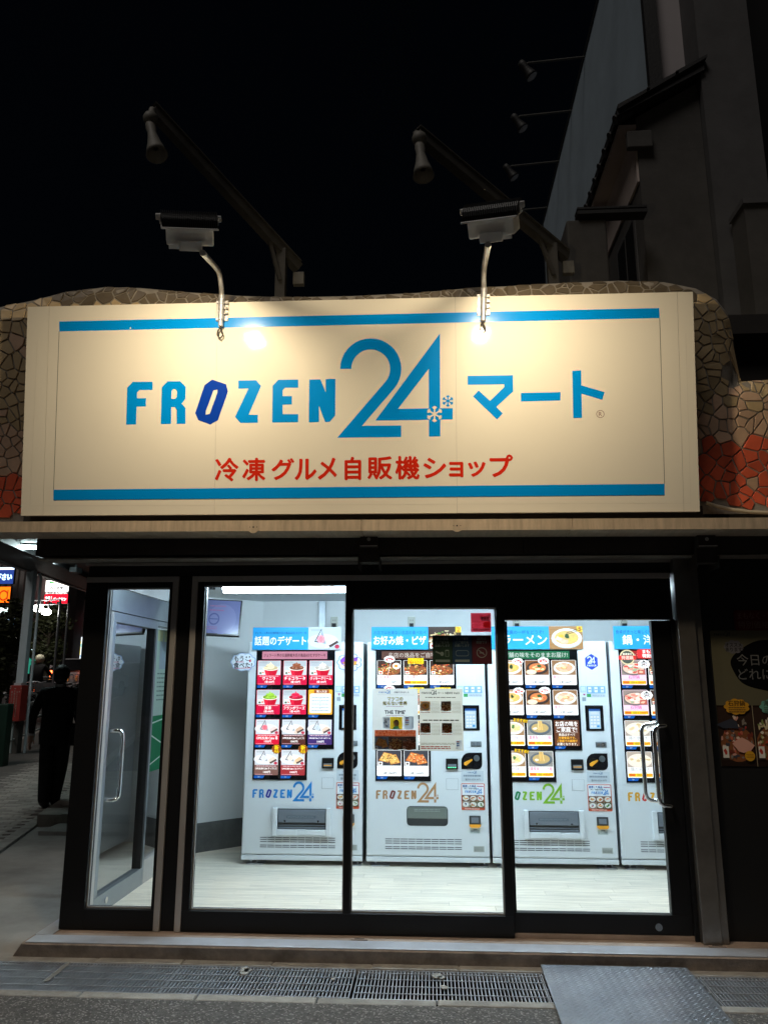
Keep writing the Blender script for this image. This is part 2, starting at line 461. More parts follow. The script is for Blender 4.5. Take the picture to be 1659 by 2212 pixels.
# grates
GY0, GY1 = 4.556, 4.975
def grate(x0, x1, label, dz=0.0):
    t = thing('drain_grate', label, 'drain grate', (x0, GY0, -.012), 'steel gratings over the drain')
    m = MB(); n = int((x1 - x0) / .0205); Z = .02 + dz
    for i in range(n + 1):
        x = x0 + (x1 - x0 - .004) * i / n; m.box(x, x + .005, GY0 + .007, GY1 - .007, Z - .024, Z - .003)
    m.build('bearing_bars', M['galv'], t, kind='stuff')
    for y in (.08, .18, .28, .37):
        m = MB(); m.box(x0 + .002, x1 - .002, GY0 + y - .003, GY0 + y + .003, Z - .0025, Z + .0012); m.build('cross_rod', M['galv'], t)
    for (q0, q1) in ((GY0, GY0 + .006), (GY1 - .006, GY1)):
        m = MB(); m.box(x0, x1, q0, q1, Z - .032, Z); m.build('edge_bar', M['galv'], t)
    return t
grate(-2.95, -2.19, 'steel drain grate at the far left end with a plaster spill on its edge')
grate(-2.18, -1.503, 'steel drain grate below the narrow left window')
grate(-1.497, -.462, 'long steel drain grate below the widest left glass pane')
grate(-.443, .608, 'steel drain grate directly left of the chequer plate', -.004)
grate(.613, 1.505, 'steel drain grate mostly hidden under the chequer plate')
grate(1.515, 2.5, 'steel drain grate right of the chequer plate')
pl_ = MB(); rg = random.Random(3)
def splat(name, pts, label):
    m = MB()
    for (x, y, r) in pts:
        p = [(x + r * (1 + rg.uniform(-.4, .4)) * math.cos(a), y + r * (1.3 + rg.uniform(-.4, .4)) * math.sin(a), .0255) for a in [i * math.pi / 4 for i in range(8)]]
        m.prism(p, (0, 0, -.004))
    tag(m.build(name, M['kerbstone']), label, 'debris')
splat('plaster_spill', [(-2.185, 4.94 - .025 * i, .015) for i in range(11)], 'dried pale plaster spill across a joint of the drain grates')
splat('crumpled_scrap', [(-1.11, 4.92, .028), (-1.10, 4.87, .024), (-1.09, 4.905, .02)], 'white scrap on the grate below the left pane')
splat('crumpled_scrap', [(.02, 4.88, .028), (.04, 4.865, .022)], 'pale scrap lying on the grate left of the chequer plate')
splat('crumpled_scrap', [(.05, 4.72, .022)], 'small pale scrap near the front edge of the grate left of the plate')
splat('crumpled_scrap', [(-.575, 4.80, .012)], 'tiny white scrap at the end of the long grate')
# chequer plate
cp = thing('chequer_plate', 'grey chequer steel plate bridging the drain before the glass door', 'steel plate', (1.05, 4.6, .01))
PX0, PX1, PY0, PY1 = .618, 1.456, 3.70, 5.008
def plz(y): return .030 + (y - PY0) / (PY1 - PY0) * .026
m = MB(); m.prism([(PX0, PY0, plz(PY0)), (PX1, PY0, plz(PY0)), (PX1, PY1, plz(PY1)), (PX0, PY1, plz(PY1))], (0, 0, -.007))
m.build('sheet', M['plate'], cp)
m = MB(); row = 0; y = PY0 + .03
while y < PY1 - .01:
    x = PX0 + .017 + (.0125 if row % 2 else 0)
    while x < PX1 - .012:
        a = R(28) if (int((x - PX0) / .0251) + row) % 2 else R(-28)
        ca, sa = .0115 * math.cos(a), .0115 * math.sin(a); qx, qy = -.0032 * math.sin(a), .0032 * math.cos(a); z = plz(y)
        m.add([(x - ca, y - sa, z), (x - qx, y - qy, z + .0008), (x + ca, y + sa, z), (x + qx, y + qy, z + .0008), (x, y, z + .0026)],
              [(0, 1, 4), (1, 2, 4), (2, 3, 4), (3, 0, 4)])
        x += .0251
    y += .0175; row += 1
m.build('tread_pattern', M['plate'], cp, kind='stuff')
# ground left of the shop: concrete apron, stone strip, paver footway, tiled platform further on
sd = Vector((-.238, .971, 0))            # direction of the side street
sn = Vector((.971, .238, 0))             # across it, towards the shop
ka = Vector((-4.45, 8.2, 0))
def sp(along, across, z=0):
    p = ka + sd * along + sn * across; return Vector((p.x, p.y, z + slope(p.y)))
a = MB()
a.poly([(-60, 4.474, .0195), (-2.95, 4.474, .0195), (-2.95, 4.99, .0195), (-2.4, 4.99, .0195), (-2.4, 9.25, .0195), sp(1.2, .13, -.0005), sp(-3.6, .13, -.0005), (-60, 4.5, .0195)])
struct(a.build('apron', M['apron']))
M['paver'] = mat('paver', (.42, .39, .355), .8, var=.16, vscale=8, bump=.3, bscale=60, objvar=.24)
M['paver_bed'] = mat('paver_joint', (.15, .14, .13), .95)
ft = MB(); ft.poly([sp(-3.8, -2.3, -.002), sp(-3.8, .0, -.002), sp(1.3, 0, -.002), sp(1.3, -2.3, -.002)])
ft.poly([sp(1.3, -2.3, -.002), sp(1.3, 0, -.002), sp(80, 0, -.002), sp(80, -2.3, -.002)])
fo = struct(ft.build('footway', M['paver_bed']))
pm = MB(); pm.box(-.096, .096, -.046, .046, -.03, .012)
pme = pm.mesh('paver', M['paver'])
bm_ = bmesh.new(); bm_.from_mesh(pme); bmesh.ops.bevel(bm_, geom=bm_.edges[:], offset=.005, segments=1, affect='EDGES'); bm_.to_mesh(pme); bm_.free()
cnt = 0; far = MB(); rot = math.atan2(sd.y, sd.x)
cand = []
for i in range(0, 230):
    for j in range(0, 11):
        al = -2.4 + i * .1; ac = -.11 - (j + (.5 if i % 2 else 0)) * .2
        p = sp(al, ac, 0); cand.append((p, al))
def inview(p):
    v = p - EYE; z = v.dot(_fw)
    if z < .1: return False
    x = CX + FPX * v.dot(_rt) / z; y = CY - FPX * v.dot(_up) / z
    return -25 < x < 215 and y < 2240
vis = sorted([c for c in cand if inview(c[0])], key=lambda c: c[0].y)
for p, al in vis[:290]:
    o = link('paver', pme, fo); o.location = p + Vector((0, 0, rnd.uniform(-.0015, .0015))); o.rotation_euler = (rnd.uniform(-.006, .006), rnd.uniform(-.006, .006), rot - math.pi / 2)
for p, al in vis[290:]:
    u = sd * .046; w = sn * .096; z = Vector((0, 0, .012))
    far.add([p - u - w + z, p - u + w + z, p + u + w + z, p + u - w + z], [(0, 1, 2, 3)])
far.build('far_pavers', M['paver'], fo, kind='stuff')
M['paver_far'] = M['paver']
ln = MB()
for i in range(24):
    a0 = -3.6 + i * .62
    q = [sp(a0, .0), sp(a0, .13), sp(a0 + .605, .13), sp(a0 + .605, .0)]
    k = MB(); k.prism([p + Vector((0, 0, .028)) for p in q], (0, 0, -.06)); k.build('edge_stone', M['kerbstone'], fo, bevel=.006)
for i in range(30):
    a0 = -2.6 + i * .9; q = [sp(a0, -2.45), sp(a0, -2.30), sp(a0 + .885, -2.30), sp(a0 + .885, -2.45)]
    k = MB(); k.prism([p + Vector((0, 0, .02)) for p in q], (0, 0, -.2)); k.build('road_kerb_stone', M['kerbstone'], fo, bevel=.008)
# raised tiled platform of the shop next door
pt = MB(); c0 = sp(1.1, .14); P4 = [Vector((c0.x, 9.22, 0)), Vector((-2.5, 9.22, 0)), Vector((-2.5, 14, 0)), sp(5.4, .14)]
P4[3].z = 0
pt.prism([p + Vector((0, 0, .15)) for p in P4], (0, 0, -.2))
po = struct(pt.build('tiled_platform', M['concrete']))
M['ptile'] = mat('platform_tile', (.36, .34, .31), .55, objvar=.12, var=.1, vscale=5)
for i in range(9):
    for j in range(7):
        x0 = -2.5 - .3 * (i + 1); y0 = 9.23 + .3 * j
        cc = Vector((x0, y0, 0)) - ka
        if cc.dot(sn) < .2: continue
        k = MB(); k.box(x0 + .003, x0 + .297, y0 + .003, y0 + .297, .148, .157); k.build('platform_tile', M['ptile'], po)
pt = MB(); pt.box(-4.3, -2.5, 8.72, 9.2, .0, .06); struct(pt.build('lower_step', M['apron']))

# ================================================================== shop shell
sf = MB(); sf.box(-2.36, 3.0, 5.36, 7.9, -.05, .122)
fo2 = struct(sf.build('shop_floor', M['skirting']))
pk = {}
def plank_mesh(w):
    k = round(w, 3)
    if k not in pk:
        m = MB(); m.box(0, w - .0015, 0, .1035, -.006, 0); pk[k] = m.mesh('plank', M['plank'])
    return pk[k]
y = 5.365; r = 0
while y < 7.85:
    x = -2.35 + (-.3, -.72, -.05, -.5, -.9)[r % 5]; 
    while x < 2.98:
        x0 = max(x, -2.35); x1 = min(x + .92, 2.98)
        if x1 - x0 > .05 and not (y > 7.3 and x1 < -1.9):
            o = link('plank', plank_mesh(x1 - x0), fo2); o.location = (x0, y, FLOOR)
        x += .92
    y += .105; r += 1
w = MB(); w.box(-1.72, 3.1, 7.87, 7.97, .1, 2.5); bw = struct(w.build('back_wall', M['white']))
w = MB(); w.box(3.0, 3.1, 5.36, 7.87, .1, 2.5); struct(w.build('right_wall', M['white']))
w = MB(); A = Vector((-2.38, 7.245, 0)); B = Vector((-1.70, 7.88, 0)); nn = Vector((B.y - A.y, A.x - B.x, 0)).normalized()
def slab(m, A, B, th, z0, z1): m.prism([A + Vector((0, 0, z0)), B + Vector((0, 0, z0)), B + Vector((0, 0, z1)), A + Vector((0, 0, z1))], th)
slab(w, A, B, -nn * .1, .1, 2.5); struct(w.build('angled_wall', M['white']))
w = MB(); slab(w, A + nn * .012, B + nn * .012, -nn * .011, .13, .385); 
struct(w.build('skirting', M['skirting']))
w = MB(); w.box(-2.42, 3.1, 5.38, 7.97, 2.47, 2.56); struct(w.build('shop_ceiling', M['ceiling']))
# battens with lit tubes
for i, (x0, x1) in enumerate(((-1.66, -.42), (-.34, .90), (.98, 2.22))):
    t = thing('ceiling_light', ['lit white ceiling batten seen through the widest left pane', 'lit ceiling batten hidden behind the header over the middle pane',
                                'lit ceiling batten behind the header over the glass door'][i], 'light', (x0, 6.1, 2.46), 'ceiling battens in the shop')
    m = MB(); m.box(x0, x1, 6.05, 6.15, 2.405, 2.468); m.build('housing', M['white'], t, bevel=.004)
    m = MB(); m.prism([Vector((x0 + .01, 6.1 + .055 * math.cos(R(a)), 2.404 + .042 * math.sin(R(a)))) for a in range(180, 361, 30)], (x1 - x0 - .02, 0, 0)); m.build('tube', M['tube'], t)
# conduit, outlets
for k_, (px, lab) in enumerate(((722.5, 'white wall outlet above the dessert machine'), (889, 'white wall outlet above the second machine'), (1115, 'white wall outlet above the ramen machine'), (1346, 'white wall outlet at the top edge of the glass door'))):
    c = atY(px, 1345, 7.865); t = thing('wall_outlet', lab, 'outlet', c, 'outlets above the machines')
    m = MB(); m.box(c.x - .037, c.x + .037, 7.853, 7.869, c.z - .07, c.z + .06); m.build('cover_plate', mat('outlet_plate%d' % k_, (.62, .63, .56), .4), t, bevel=.004)
    m = MB()
    for dx in (-.011, .011): m.box(c.x + dx - .002, c.x + dx + .002, 7.850, 7.8525, c.z + .012, c.z + .03)
    m.build('socket', M['black'], t)
    m = MB(); m.box(c.x - .02, c.x + .02, 7.81, 7.8525, c.z - .045, c.z - .01); m.tube([(c.x, 7.82, c.z - .04), (c.x, 7.81, c.z - .12), (c.x, 7.82, c.z - .3)], .006); m.build('plug', M['black'], t)
ca, cb = atY(691, 1303, 7.86), atY(703, 1360, 7.86)
m = MB(); m.box(ca.x, cb.x, 7.825, 7.868, 1.5, 2.466)
tag(m.build('wall_duct', M['alu']), 'shiny grey cable duct rising up the back wall', 'duct')

# ================================================================== shop front
SFX = thing('glazed_frontage', 'black framed glazed shop front with grey trim and sliding glass door', 'shop front', (-.4, YF, .112))
def fr(name, x0, x1, z0, z1, y0=YF, y1=YF + .09, m='black', parent=SFX, bevel=.003):
    q = MB(); q.box(x0, x1, y0, y1, z0, z1); return q.build(name, M[m], parent, bevel=bevel)
Y1 = YF - .006
fr('post', -2.41, -2.25, .115, 2.36); fr('rail', -2.25, -1.79, .115, .237); fr('rail', -2.25, -1.79, 2.312, 2.352); fr('post', -1.812, -1.79, .237, 2.312)
fr('trim', -2.41, -1.79, 2.352, 2.39, Y1, m='grey'); fr('trim', -1.79, -1.749, .112, 2.39, Y1, m='grey')
fr('post', -1.749, -1.653, .112, 2.40, YF + .012)
fr('trim', -1.653, -1.612, .112, 2.39, Y1, m='grey'); fr('trim', -1.612, 1.617, 2.352, 2.39, Y1, m='grey')
fr('post', -1.612, -1.562, .237, 2.352); fr('rail', -1.612, .502, .115, .237, YF - .002)
fr('rail', -1.562, -.575, 2.325, 2.352)
fr('mullion', -.575, -.528, .237, 2.352)
fr('header_panel', -.528, .445, 2.162, 2.352); fr('mullion', .445, .502, .237, 2.352, YF - .012)
fr('header_panel', .502, 1.617, 2.078, 2.352); fr('post', 1.60, 1.628, .112, 2.078)
fr('transom_panel', -2.41, 1.628, 2.39, 2.56, YF + .02, m='blackwall')
def pane(x0, x1, z0, z1, y=YF + .045, parent=SFX, m='glass', name='glass'):
    q = MB(); q.poly([(x0, y, z0), (x1, y, z0), (x1, y, z1), (x0, y, z1)]); return q.build(name, M[m], parent)
def bead(x0, x1, z0, z1, parent=SFX, y=YF + .03):
    q = MB(); t = .008
    q.box(x0, x1, y, y + .012, z0, z0 + t); q.box(x0, x1, y, y + .012, z1 - t, z1); q.box(x0, x0 + t, y, y + .012, z0 + t, z1 - t); q.box(x1 - t, x1, y, y + .012, z0 + t, z1 - t)
    return q.build('glazing_bead', M['grey'], parent)
for (x0, x1, z0, z1) in ((-2.25, -1.812, .237, 2.312), (-1.562, -.575, .237, 2.325), (-.528, .445, .237, 2.162)):
    pane(x0, x1, z0, z1); bead(x0, x1, z0, z1)
# sliding door
D_ = MB(); yd0, yd1 = YF + .02, YF + .075
D_.box(.502, .52, yd0, yd1, .255, 2.07); D_.box(1.475, 1.598, yd0, yd1, .255, 2.07); D_.box(.502, 1.598, yd0, yd1, .14, .255)
door = D_.build('sliding_door', M['black'], SFX, bevel=.003)
q = MB(); q.poly([(.52, YF + .05, .255), (1.475, YF + .05, .255), (1.475, YF + .05, 2.078), (.52, YF + .05, 2.078)]); q.build('glass', M['glass'], door)
for (yy, s) in ((YF - .05, -1), (YF + .16, 1)):
    xh = 1.425 if s < 0 else 1.40
    ya = yd0 if s < 0 else yd1
    pts = [(1.51, ya, 1.395), (1.51, yy + s * -.02, 1.395), (1.49, yy, 1.395), (xh + .03, yy, 1.39), (xh + .008, yy, 1.375), (xh, yy, 1.345), (xh, yy, .955), (xh + .008, yy, .925), (xh + .03, yy, .91), (1.49, yy, .905), (1.51, yy + s * -.02, .905), (1.51, ya, .905)]
    q = MB(); q.tube(pts, .0135, 10); q.build('pull_handle', M['chrome'], door)
c = atY(1422.5, 2003, yd0 - .002); q = MB(); q.cyl((c.x, yd0 - .008, c.z), (c.x, yd0 + .01, c.z), .021, n=20); q.cyl((c.x, yd0 - .010, c.z), (c.x, yd0 - .0075, c.z), .009, n=12); q.build('floor_lock', M['alu'], door)
q = MB(); q.box(.50, 1.6, YF + .015, YF + .085, .112, .138); q.build('bottom_track', M['sill'], SFX)
# glazed left side wall with its own sliding door
SW = thing('side_glazing', 'glazed left side wall with grey sliding door reflecting the machines', 'glazed wall', (-2.38, 6.3, .112))
def sb(name, y0, y1, z0, z1, x0=-2.325, x1=-2.255, m='alu', bevel=.003):
    q = MB(); q.box(x0, x1, y0, y1, z0, z1); return q.build(name, M[m], SW, bevel=bevel)
sb('transom', 5.36, 7.06, 2.165, 2.335); sb('top_strip', 5.36, 7.06, 2.34, 2.47, m='white')
sb('post', 5.36, 5.42, .115, 2.16, m='grey'); sb('post', 6.30, 6.335, .115, 2.16); sb('post', 7.01, 7.06, .115, 2.16)
sdw = sb('sliding_door_rail', 5.42, 6.30, 2.09, 2.16); sb('sliding_door_rail', 5.42, 6.30, .115, .255)
sb('door_stile', 6.262, 6.30, .255, 2.09, m='black'); sb('door_stile', 5.42, 5.47, .255, 2.09)
sb('rail', 6.335, 7.01, .115, .30, m='grey'); sb('rail', 6.335, 7.01, 2.12, 2.16)
for (y0, y1, z0, z1) in ((5.47, 6.262, .255, 2.09), (6.335, 7.01, .30, 2.12)):
    q = MB(); q.poly([(-2.29, y0, z0), (-2.29, y1, z0), (-2.29, y1, z1), (-2.29, y0, z1)]); q.build('glass', M['glass_side'], SW)
hp = [(x + .075, y, z) for x, y, z in [(-2.33, 5.50, 1.33), (-2.28, 5.50, 1.335), (-2.262, 5.51, 1.33), (-2.252, 5.525, 1.31), (-2.25, 5.53, 1.27), (-2.25, 5.53, .93), (-2.252, 5.525, .89), (-2.262, 5.51, .875), (-2.28, 5.50, .87), (-2.33, 5.50, .87)]]
q = MB(); q.tube(hp, .014, 10); q.build('pull_handle', M['chrome'], SW)
q = MB(); q.cyl((-2.257, 5.62, .20), (-2.245, 5.62, .20), .022, n=16); q.build('floor_lock', M['chrome'], SW)
pr = Print((-2.284, 6.36, .95), (0, 1, 0), (0, 0, 1), (1, 0, 0))
pr.rect(0, .0, .6, .44, '2f8f63'); pr.rect(0, .44, .6, 1.15, 'cfe6dc')
for q in ((.0, .38, .6, .43), (.0, .30, .6, .12), (.0, .05, .6, .16)): pr.line(q[0], q[1], q[2], q[3], .012, 'eaf3ec')
pr.lines(.1, .55, .5, .8, 7, '8aa79c', random.Random(5), .3); pr.rect(.12, .82, .42, 1.08, 'c3d0dc')
for i in range(3): pr.rect(.05 + .16 * i, 1.05, .18 + .16 * i, 1.14, 'e2e6c0', .01)
pr.build('green_court_film', M['paper'], SW)

# pillar and wall on the right
pi = thing('steel_pillar', 'scuffed steel pillar at the right of the glass door', 'pillar', (1.70, 5.22, .11))
m = MB(); m.box(1.628, 1.742, 5.215, 5.5, .112, 2.56); m.build('shaft', M['pillar'], pi, bevel=.004)
m = MB(); m.box(1.745, 1.79, 5.235, 5.5, .112, 2.56); m.build('flange', M['pillar'], pi, bevel=.003)
w = MB(); w.box(1.79, 8, 5.30, 5.5, .11, 2.6)
tag(w.build('dark_wall', M['blackwall']), 'black wall to the right of the steel pillar', 'wall')
# fascia band, shutter box and soffit
tl = -.0068
def rz(x): return tl * (x + .4)           # the whole fascia drops a little to the right
fb = thing('fascia', 'stained stainless band running along under the sign', 'fascia', (-.4, 4.85, 2.64))
xs_ = [-3.75, -2.2, -.43, .9, 2.4, 4.2]
zb, zt = 2.612, 2.683
YFA = 4.80
for i in range(len(xs_) - 1):
    x0, x1 = xs_[i] + .0015, xs_[i + 1] - .0015; m = MB()
    m.prism([(x0, YFA, zb + rz(x0)), (x1, YFA, zb + rz(x1)), (x1, YFA, zt + rz(x1)), (x0, YFA, zt + rz(x0))], (0, .25, 0)); m.build('band', M['steel'], fb, bevel=.004)
for px, py in ((548, 1140), (987, 1137)):
    c = atY(px, py, YFA); m = MB(); m.cyl((c.x, YFA - .0025, c.z), (c.x, YFA + .002, c.z), .036, n=24); m.build('round_patch', M['steel'], fb)
    m = MB()
    for dx in (-.022, 0, .022): m.cyl((c.x + dx, YFA - .0045, c.z + .004), (c.x + dx, YFA - .0025, c.z + .004), .0028 if dx else .005, n=8)
    m.build('screw_hole', M['pit'], fb)
m = MB(); m.prism([(-2.74, 4.95, 2.69), (1.76, 4.95, 2.67), (1.76, 4.95, 2.78), (-2.74, 4.95, 2.80)], (0, .1, 0)); m.build('shadow_strip', M['beam'], fb)  # dark strip standing in for the shadow below the sign
sx = thing('shutter_box', 'dark shutter housing between the steel band and the black frames', 'shutter box', (-.4, 5.1, 2.5))
for (x0, x1) in ((-2.70, -.75), (-.745, .62), (.625, 4.2)):
    m = MB(); m.prism([(x0, 5.08, 2.503 + rz(x0)), (x1, 5.08, 2.503 + rz(x1)), (x1, 5.08, 2.64 + rz(x1)), (x0, 5.08, 2.64 + rz(x0))], (0, .3, 0)); m.build('casing', M['beam'], sx, bevel=.002)
m = MB(); m.prism([(-2.69, 5.085, 2.490), (4.2, 5.085, 2.472), (4.2, 5.085, 2.497 - .03), (-2.69, 5.085, 2.5)], (0, .17, 0)); m.build('soffit_strip', M['soffit'], sx)
m = MB(); m.prism([(-2.42, 5.255, 2.470), (1.64, 5.255, 2.462), (1.64, 5.255, 2.478), (-2.42, 5.255, 2.486)], (0, .03, 0)); m.build('guide_rail', M['grey'], sx)
for px in (797, 1526):
    c = atY(px, 1180, 5.02); z0 = c.z
    m = MB(); m.box(c.x - .058, c.x + .058, 5.01, 5.1, z0 + .0, z0 + .08); m.box(c.x - .062, c.x + .062, 5.0, 5.1, z0 - .008, z0 + .004); m.box(c.x - .066, c.x + .066, 5.03, 5.12, z0 - .105, z0 - .01)
    m.box(c.x - .072, c.x - .066, 5.02, 5.24, z0 - .14, z0 - .06); m.box(c.x + .066, c.x + .072, 5.02, 5.24, z0 - .14, z0 - .06)
    m.build('bracket', M['grey'] if False else M['beam'], sx, bevel=.003)
    m = MB(); m.cyl((c.x, 5.004, z0 + .045), (c.x, 5.012, z0 + .045), .012, n=12); m.box(c.x - .058, c.x + .058, 4.994, 5.0, z0 - .004, z0 + .002); m.build('bracket_bolt', M['grey'], sx)
# roof slab and dark wall over the shop
rf = MB(); rf.box(-3.2, 8, 5.35, 16, 4.15, 4.3); rf.box(-2.45, 8, 5.5, 5.6, 2.56, 4.15); rf.box(-2.45, -2.40, 5.5, 12, 2.56, 4.15); rf.box(-2.45, -2.40, 7.3, 12, 0, 2.56)
tag(rf.build('shop_building', M['beam']), 'dark upper storey and flat roof behind the sign', 'building')

YB = 4.85
sbl = atY(46, 1114, YB); sbr = atY(1511, 1105, YB)
YT = YB * .959
stl = atY(62, 663, YT)
su = (sbr - sbl).normalized(); sv0 = stl - sbl; sv = (sv0 - su * sv0.dot(su)).normalized(); snm = su.cross(sv).normalized()   # towards the viewer
if snm.y > 0: snm = -snm
SW_, SH_ = (sbr - sbl).length, sv0.dot(sv)
def suv(x, y):
    p = atP(x, y, sbl, snm) - sbl; return (p.dot(su), p.dot(sv))
def s3(q, lift=0): return sbl + su * q[0] + sv * q[1] + snm * lift
# ================================================================== mosaic wall around the sign
WOFF = .21
wo_ = sbl - snm * WOFF
def wallY(z): return wo_.y - (z - wo_.z) * (snm.z / snm.y)
YM = wallY(3.4)
outline = [(-160, 690), (-60, 668), (0, 652), (60, 640), (130, 622), (220, 610), (300, 612), (400, 621), (520, 629), (620, 632), (760, 629), (900, 622), (1010, 612), (1100, 607), (1220, 600), (1340, 595),
           (1440, 598), (1510, 612), (1555, 636), (1580, 668), (1592, 720), (1596, 775), (1588, 822), (1604, 816), (1659, 812), (1760, 812), (2050, 818), (2050, 1150), (-160, 1150)]
OL = [(lambda p: (p.x, p.z))(atP(x, y, wo_, snm)) for x, y in outline]
TOPS = OL[:-2]
def ztop(x):
    for i in range(len(TOPS) - 1):
        if TOPS[i][0] <= x <= TOPS[i + 1][0] or (i == len(TOPS) - 2): 
            (x0, y0), (x1, y1) = TOPS[i], TOPS[i + 1]
            return y0 + (y1 - y0) * max(0, min(1, (x - x0) / max(1e-6, x1 - x0)))
    return TOPS[0][1]
def inside(p):
    c = False; j = len(OL) - 1
    for i in range(len(OL)):
        (x0, y0), (x1, y1) = OL[i], OL[j]
        if (y0 > p[1]) != (y1 > p[1]) and p[0] < (x1 - x0) * (p[1] - y0) / (y1 - y0) + x0: c = not c
        j = i
    return c
def edge_dist(p):
    d = 9
    for i in range(len(OL)):
        (x0, y0), (x1, y1) = OL[i], OL[(i + 1) % len(OL)]
        if min(y0, y1) < 2.75: continue
        l2 = (x1 - x0) ** 2 + (y1 - y0) ** 2; t = max(0, min(1, ((p[0] - x0) * (x1 - x0) + (p[1] - y0) * (y1 - y0)) / l2))
        d = min(d, math.hypot(p[0] - x0 - t * (x1 - x0), p[1] - y0 - t * (y1 - y0)))
    return d
RB = .17
def bulge(p):           # the wall rounds back towards its outline
    d = edge_dist(p)
    YW = wallY(p[1])
    if d > RB: return YW - .015 * math.sin(p[0] * 5) * math.cos(p[1] * 4)
    t = 1 - d / RB; return YW - .015 * math.sin(p[0] * 5) * math.cos(p[1] * 4) * (1 - t) + .07 * (1 - math.sqrt(max(0, 1 - t * t)))
def clip(poly, nx, ny, c):
    out = []
    for i in range(len(poly)):
        a, b = poly[i], poly[(i + 1) % len(poly)]; da, db = a[0] * nx + a[1] * ny - c, b[0] * nx + b[1] * ny - c
        if da <= 0: out.append(a)
        if (da < 0 < db) or (db < 0 < da):
            t = da / (da - db); out.append((a[0] + t * (b[0] - a[0]), a[1] + t * (b[1] - a[1])))
    return out
rt_ = random.Random(11)
seeds = []
CS = .074
for i in range(-52, 50):
    for j in range(35, 64):
        if rt_.random() < .12: continue
        seeds.append((i * CS + rt_.uniform(-.5, .5) * CS, j * CS + rt_.uniform(-.5, .5) * CS + (CS / 2 if i % 2 else 0)))
        if rt_.random() < .12: seeds.append((i * CS + rt_.uniform(-.5, .5) * CS, j * CS + rt_.uniform(-.5, .5) * CS))
grid = {}
for s_ in seeds: grid.setdefault((int(s_[0] // .19), int(s_[1] // .19)), []).append(s_)
MW = thing('mosaic_wall', 'broken tile mosaic wall round the sign, sand coloured above and red below', 'mosaic wall', (-.4, YM, 2.72))
bk = MB(); P3 = {}
NX, NZ = 220, 40
vx = sorted([OL[0][0] + (OL[-3][0] - OL[0][0]) * i / NX for i in range(NX + 1)] + [p[0] - .002 for p in TOPS[1:-1]] + [p[0] + .002 for p in TOPS[1:-1]]); NX = len(vx) - 1
bvs = []
for j in range(NZ + 1):
    for x in vx:
        zt_ = ztop(x); z = 2.748 + (zt_ - 2.748) * (1 - (1 - j / NZ) ** 1.6); bvs.append((x, bulge((x, z)) + .004, z))
bfs = [(j * (NX + 1) + i, j * (NX + 1) + i + 1, (j + 1) * (NX + 1) + i + 1, (j + 1) * (NX + 1) + i) for j in range(NZ) for i in range(NX)]
bk.add(bvs, bfs, 0, True); bk.build('grout_bed', M['grout'], MW)
tiles = []
for s_ in seeds:
    if not inside(s_): continue
    poly = [(s_[0] - .12, s_[1] - .12), (s_[0] + .12, s_[1] - .12), (s_[0] + .12, s_[1] + .12), (s_[0] - .12, s_[1] + .12)]
    gx, gy = int(s_[0] // .19), int(s_[1] // .19)
    for a in range(-1, 2):
        for b2 in range(-1, 2):
            for t in grid.get((gx + a, gy + b2), []):
                if t is s_: continue
                dx, dy = t[0] - s_[0], t[1] - s_[1]; l = math.hypot(dx, dy)
                if l < 1e-5: continue
                poly = clip(poly, dx / l, dy / l, (s_[0] * dx + s_[1] * dy) / l + l / 2 - .0052)
                if len(poly) < 3: break
    if len(poly) < 3: continue
    poly = [(x, min(z, ztop(x) - .004)) for x, z in poly]
    if not all(inside(p) for p in poly) or min(p[1] for p in poly) < 2.752: continue
    behind = -2.55 < s_[0] < 1.55 and s_[1] < 4.0
    if behind: continue
    jz = rt_.uniform(-.05, .05)
    lim1 = 3.20 if s_[0] > 0 else 3.10
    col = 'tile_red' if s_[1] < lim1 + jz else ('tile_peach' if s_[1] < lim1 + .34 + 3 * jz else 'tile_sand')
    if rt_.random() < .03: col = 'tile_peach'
    if s_[1] > ztop(s_[0]) - .17 and -2.6 < s_[0] < 1.8: col = 'tile_shaded'  # rim tiles above the sign take the painted shade tone
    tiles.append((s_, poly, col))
def tile_geo(m, poly, mi=0):
    k = len(poly); cx = sum(p[0] for p in poly) / k; cz = sum(p[1] for p in poly) / k
    tx, tz = rt_.uniform(-.06, .06), rt_.uniform(-.06, .06)
    f = [(cx + (x - cx) * .95, bulge((x, z)) - .004 + tx * (x - cx) + tz * (z - cz), cz + (z - cz) * .95) for x, z in poly]
    bq = [(x, bulge((x, z)) + .007, z) for x, z in poly]
    mid = [(x, bulge((x, z)) - .001 + tx * (x - cx) + tz * (z - cz), z) for x, z in poly]
    m.add(f + mid + bq, [list(range(k))] + [(i, (i + 1) % k, k + (i + 1) % k, k + i) for i in range(k)] + [(k + i, k + (i + 1) % k, 2 * k + (i + 1) % k, 2 * k + i) for i in range(k)], mi)
tiles.sort(key=lambda t: -(t[0][0] > 1.5) * 2 - (t[0][0] < -2.4) + (edge_dist(t[0]) < .08) * 1.5)
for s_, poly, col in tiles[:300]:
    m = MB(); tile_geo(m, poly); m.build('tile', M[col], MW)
m = MB(); tm = ['tile_sand', 'tile_peach', 'tile_red', 'tile_shaded']
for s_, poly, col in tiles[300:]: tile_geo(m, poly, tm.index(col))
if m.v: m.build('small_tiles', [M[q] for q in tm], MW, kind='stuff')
rim = [atY(x, y, wallY(2.75) - .03) for x, y in ((1524, 1086), (1545, 1093), (1580, 1101), (1620, 1106), (1665, 1108), (1720, 1106), (1790, 1098))]
m = MB(); m.tube(rim, .013, 8); tag(m.build('cream_pipe', M['cream']), 'curved cream pipe along the foot of the red tiles at the right', 'pipe')
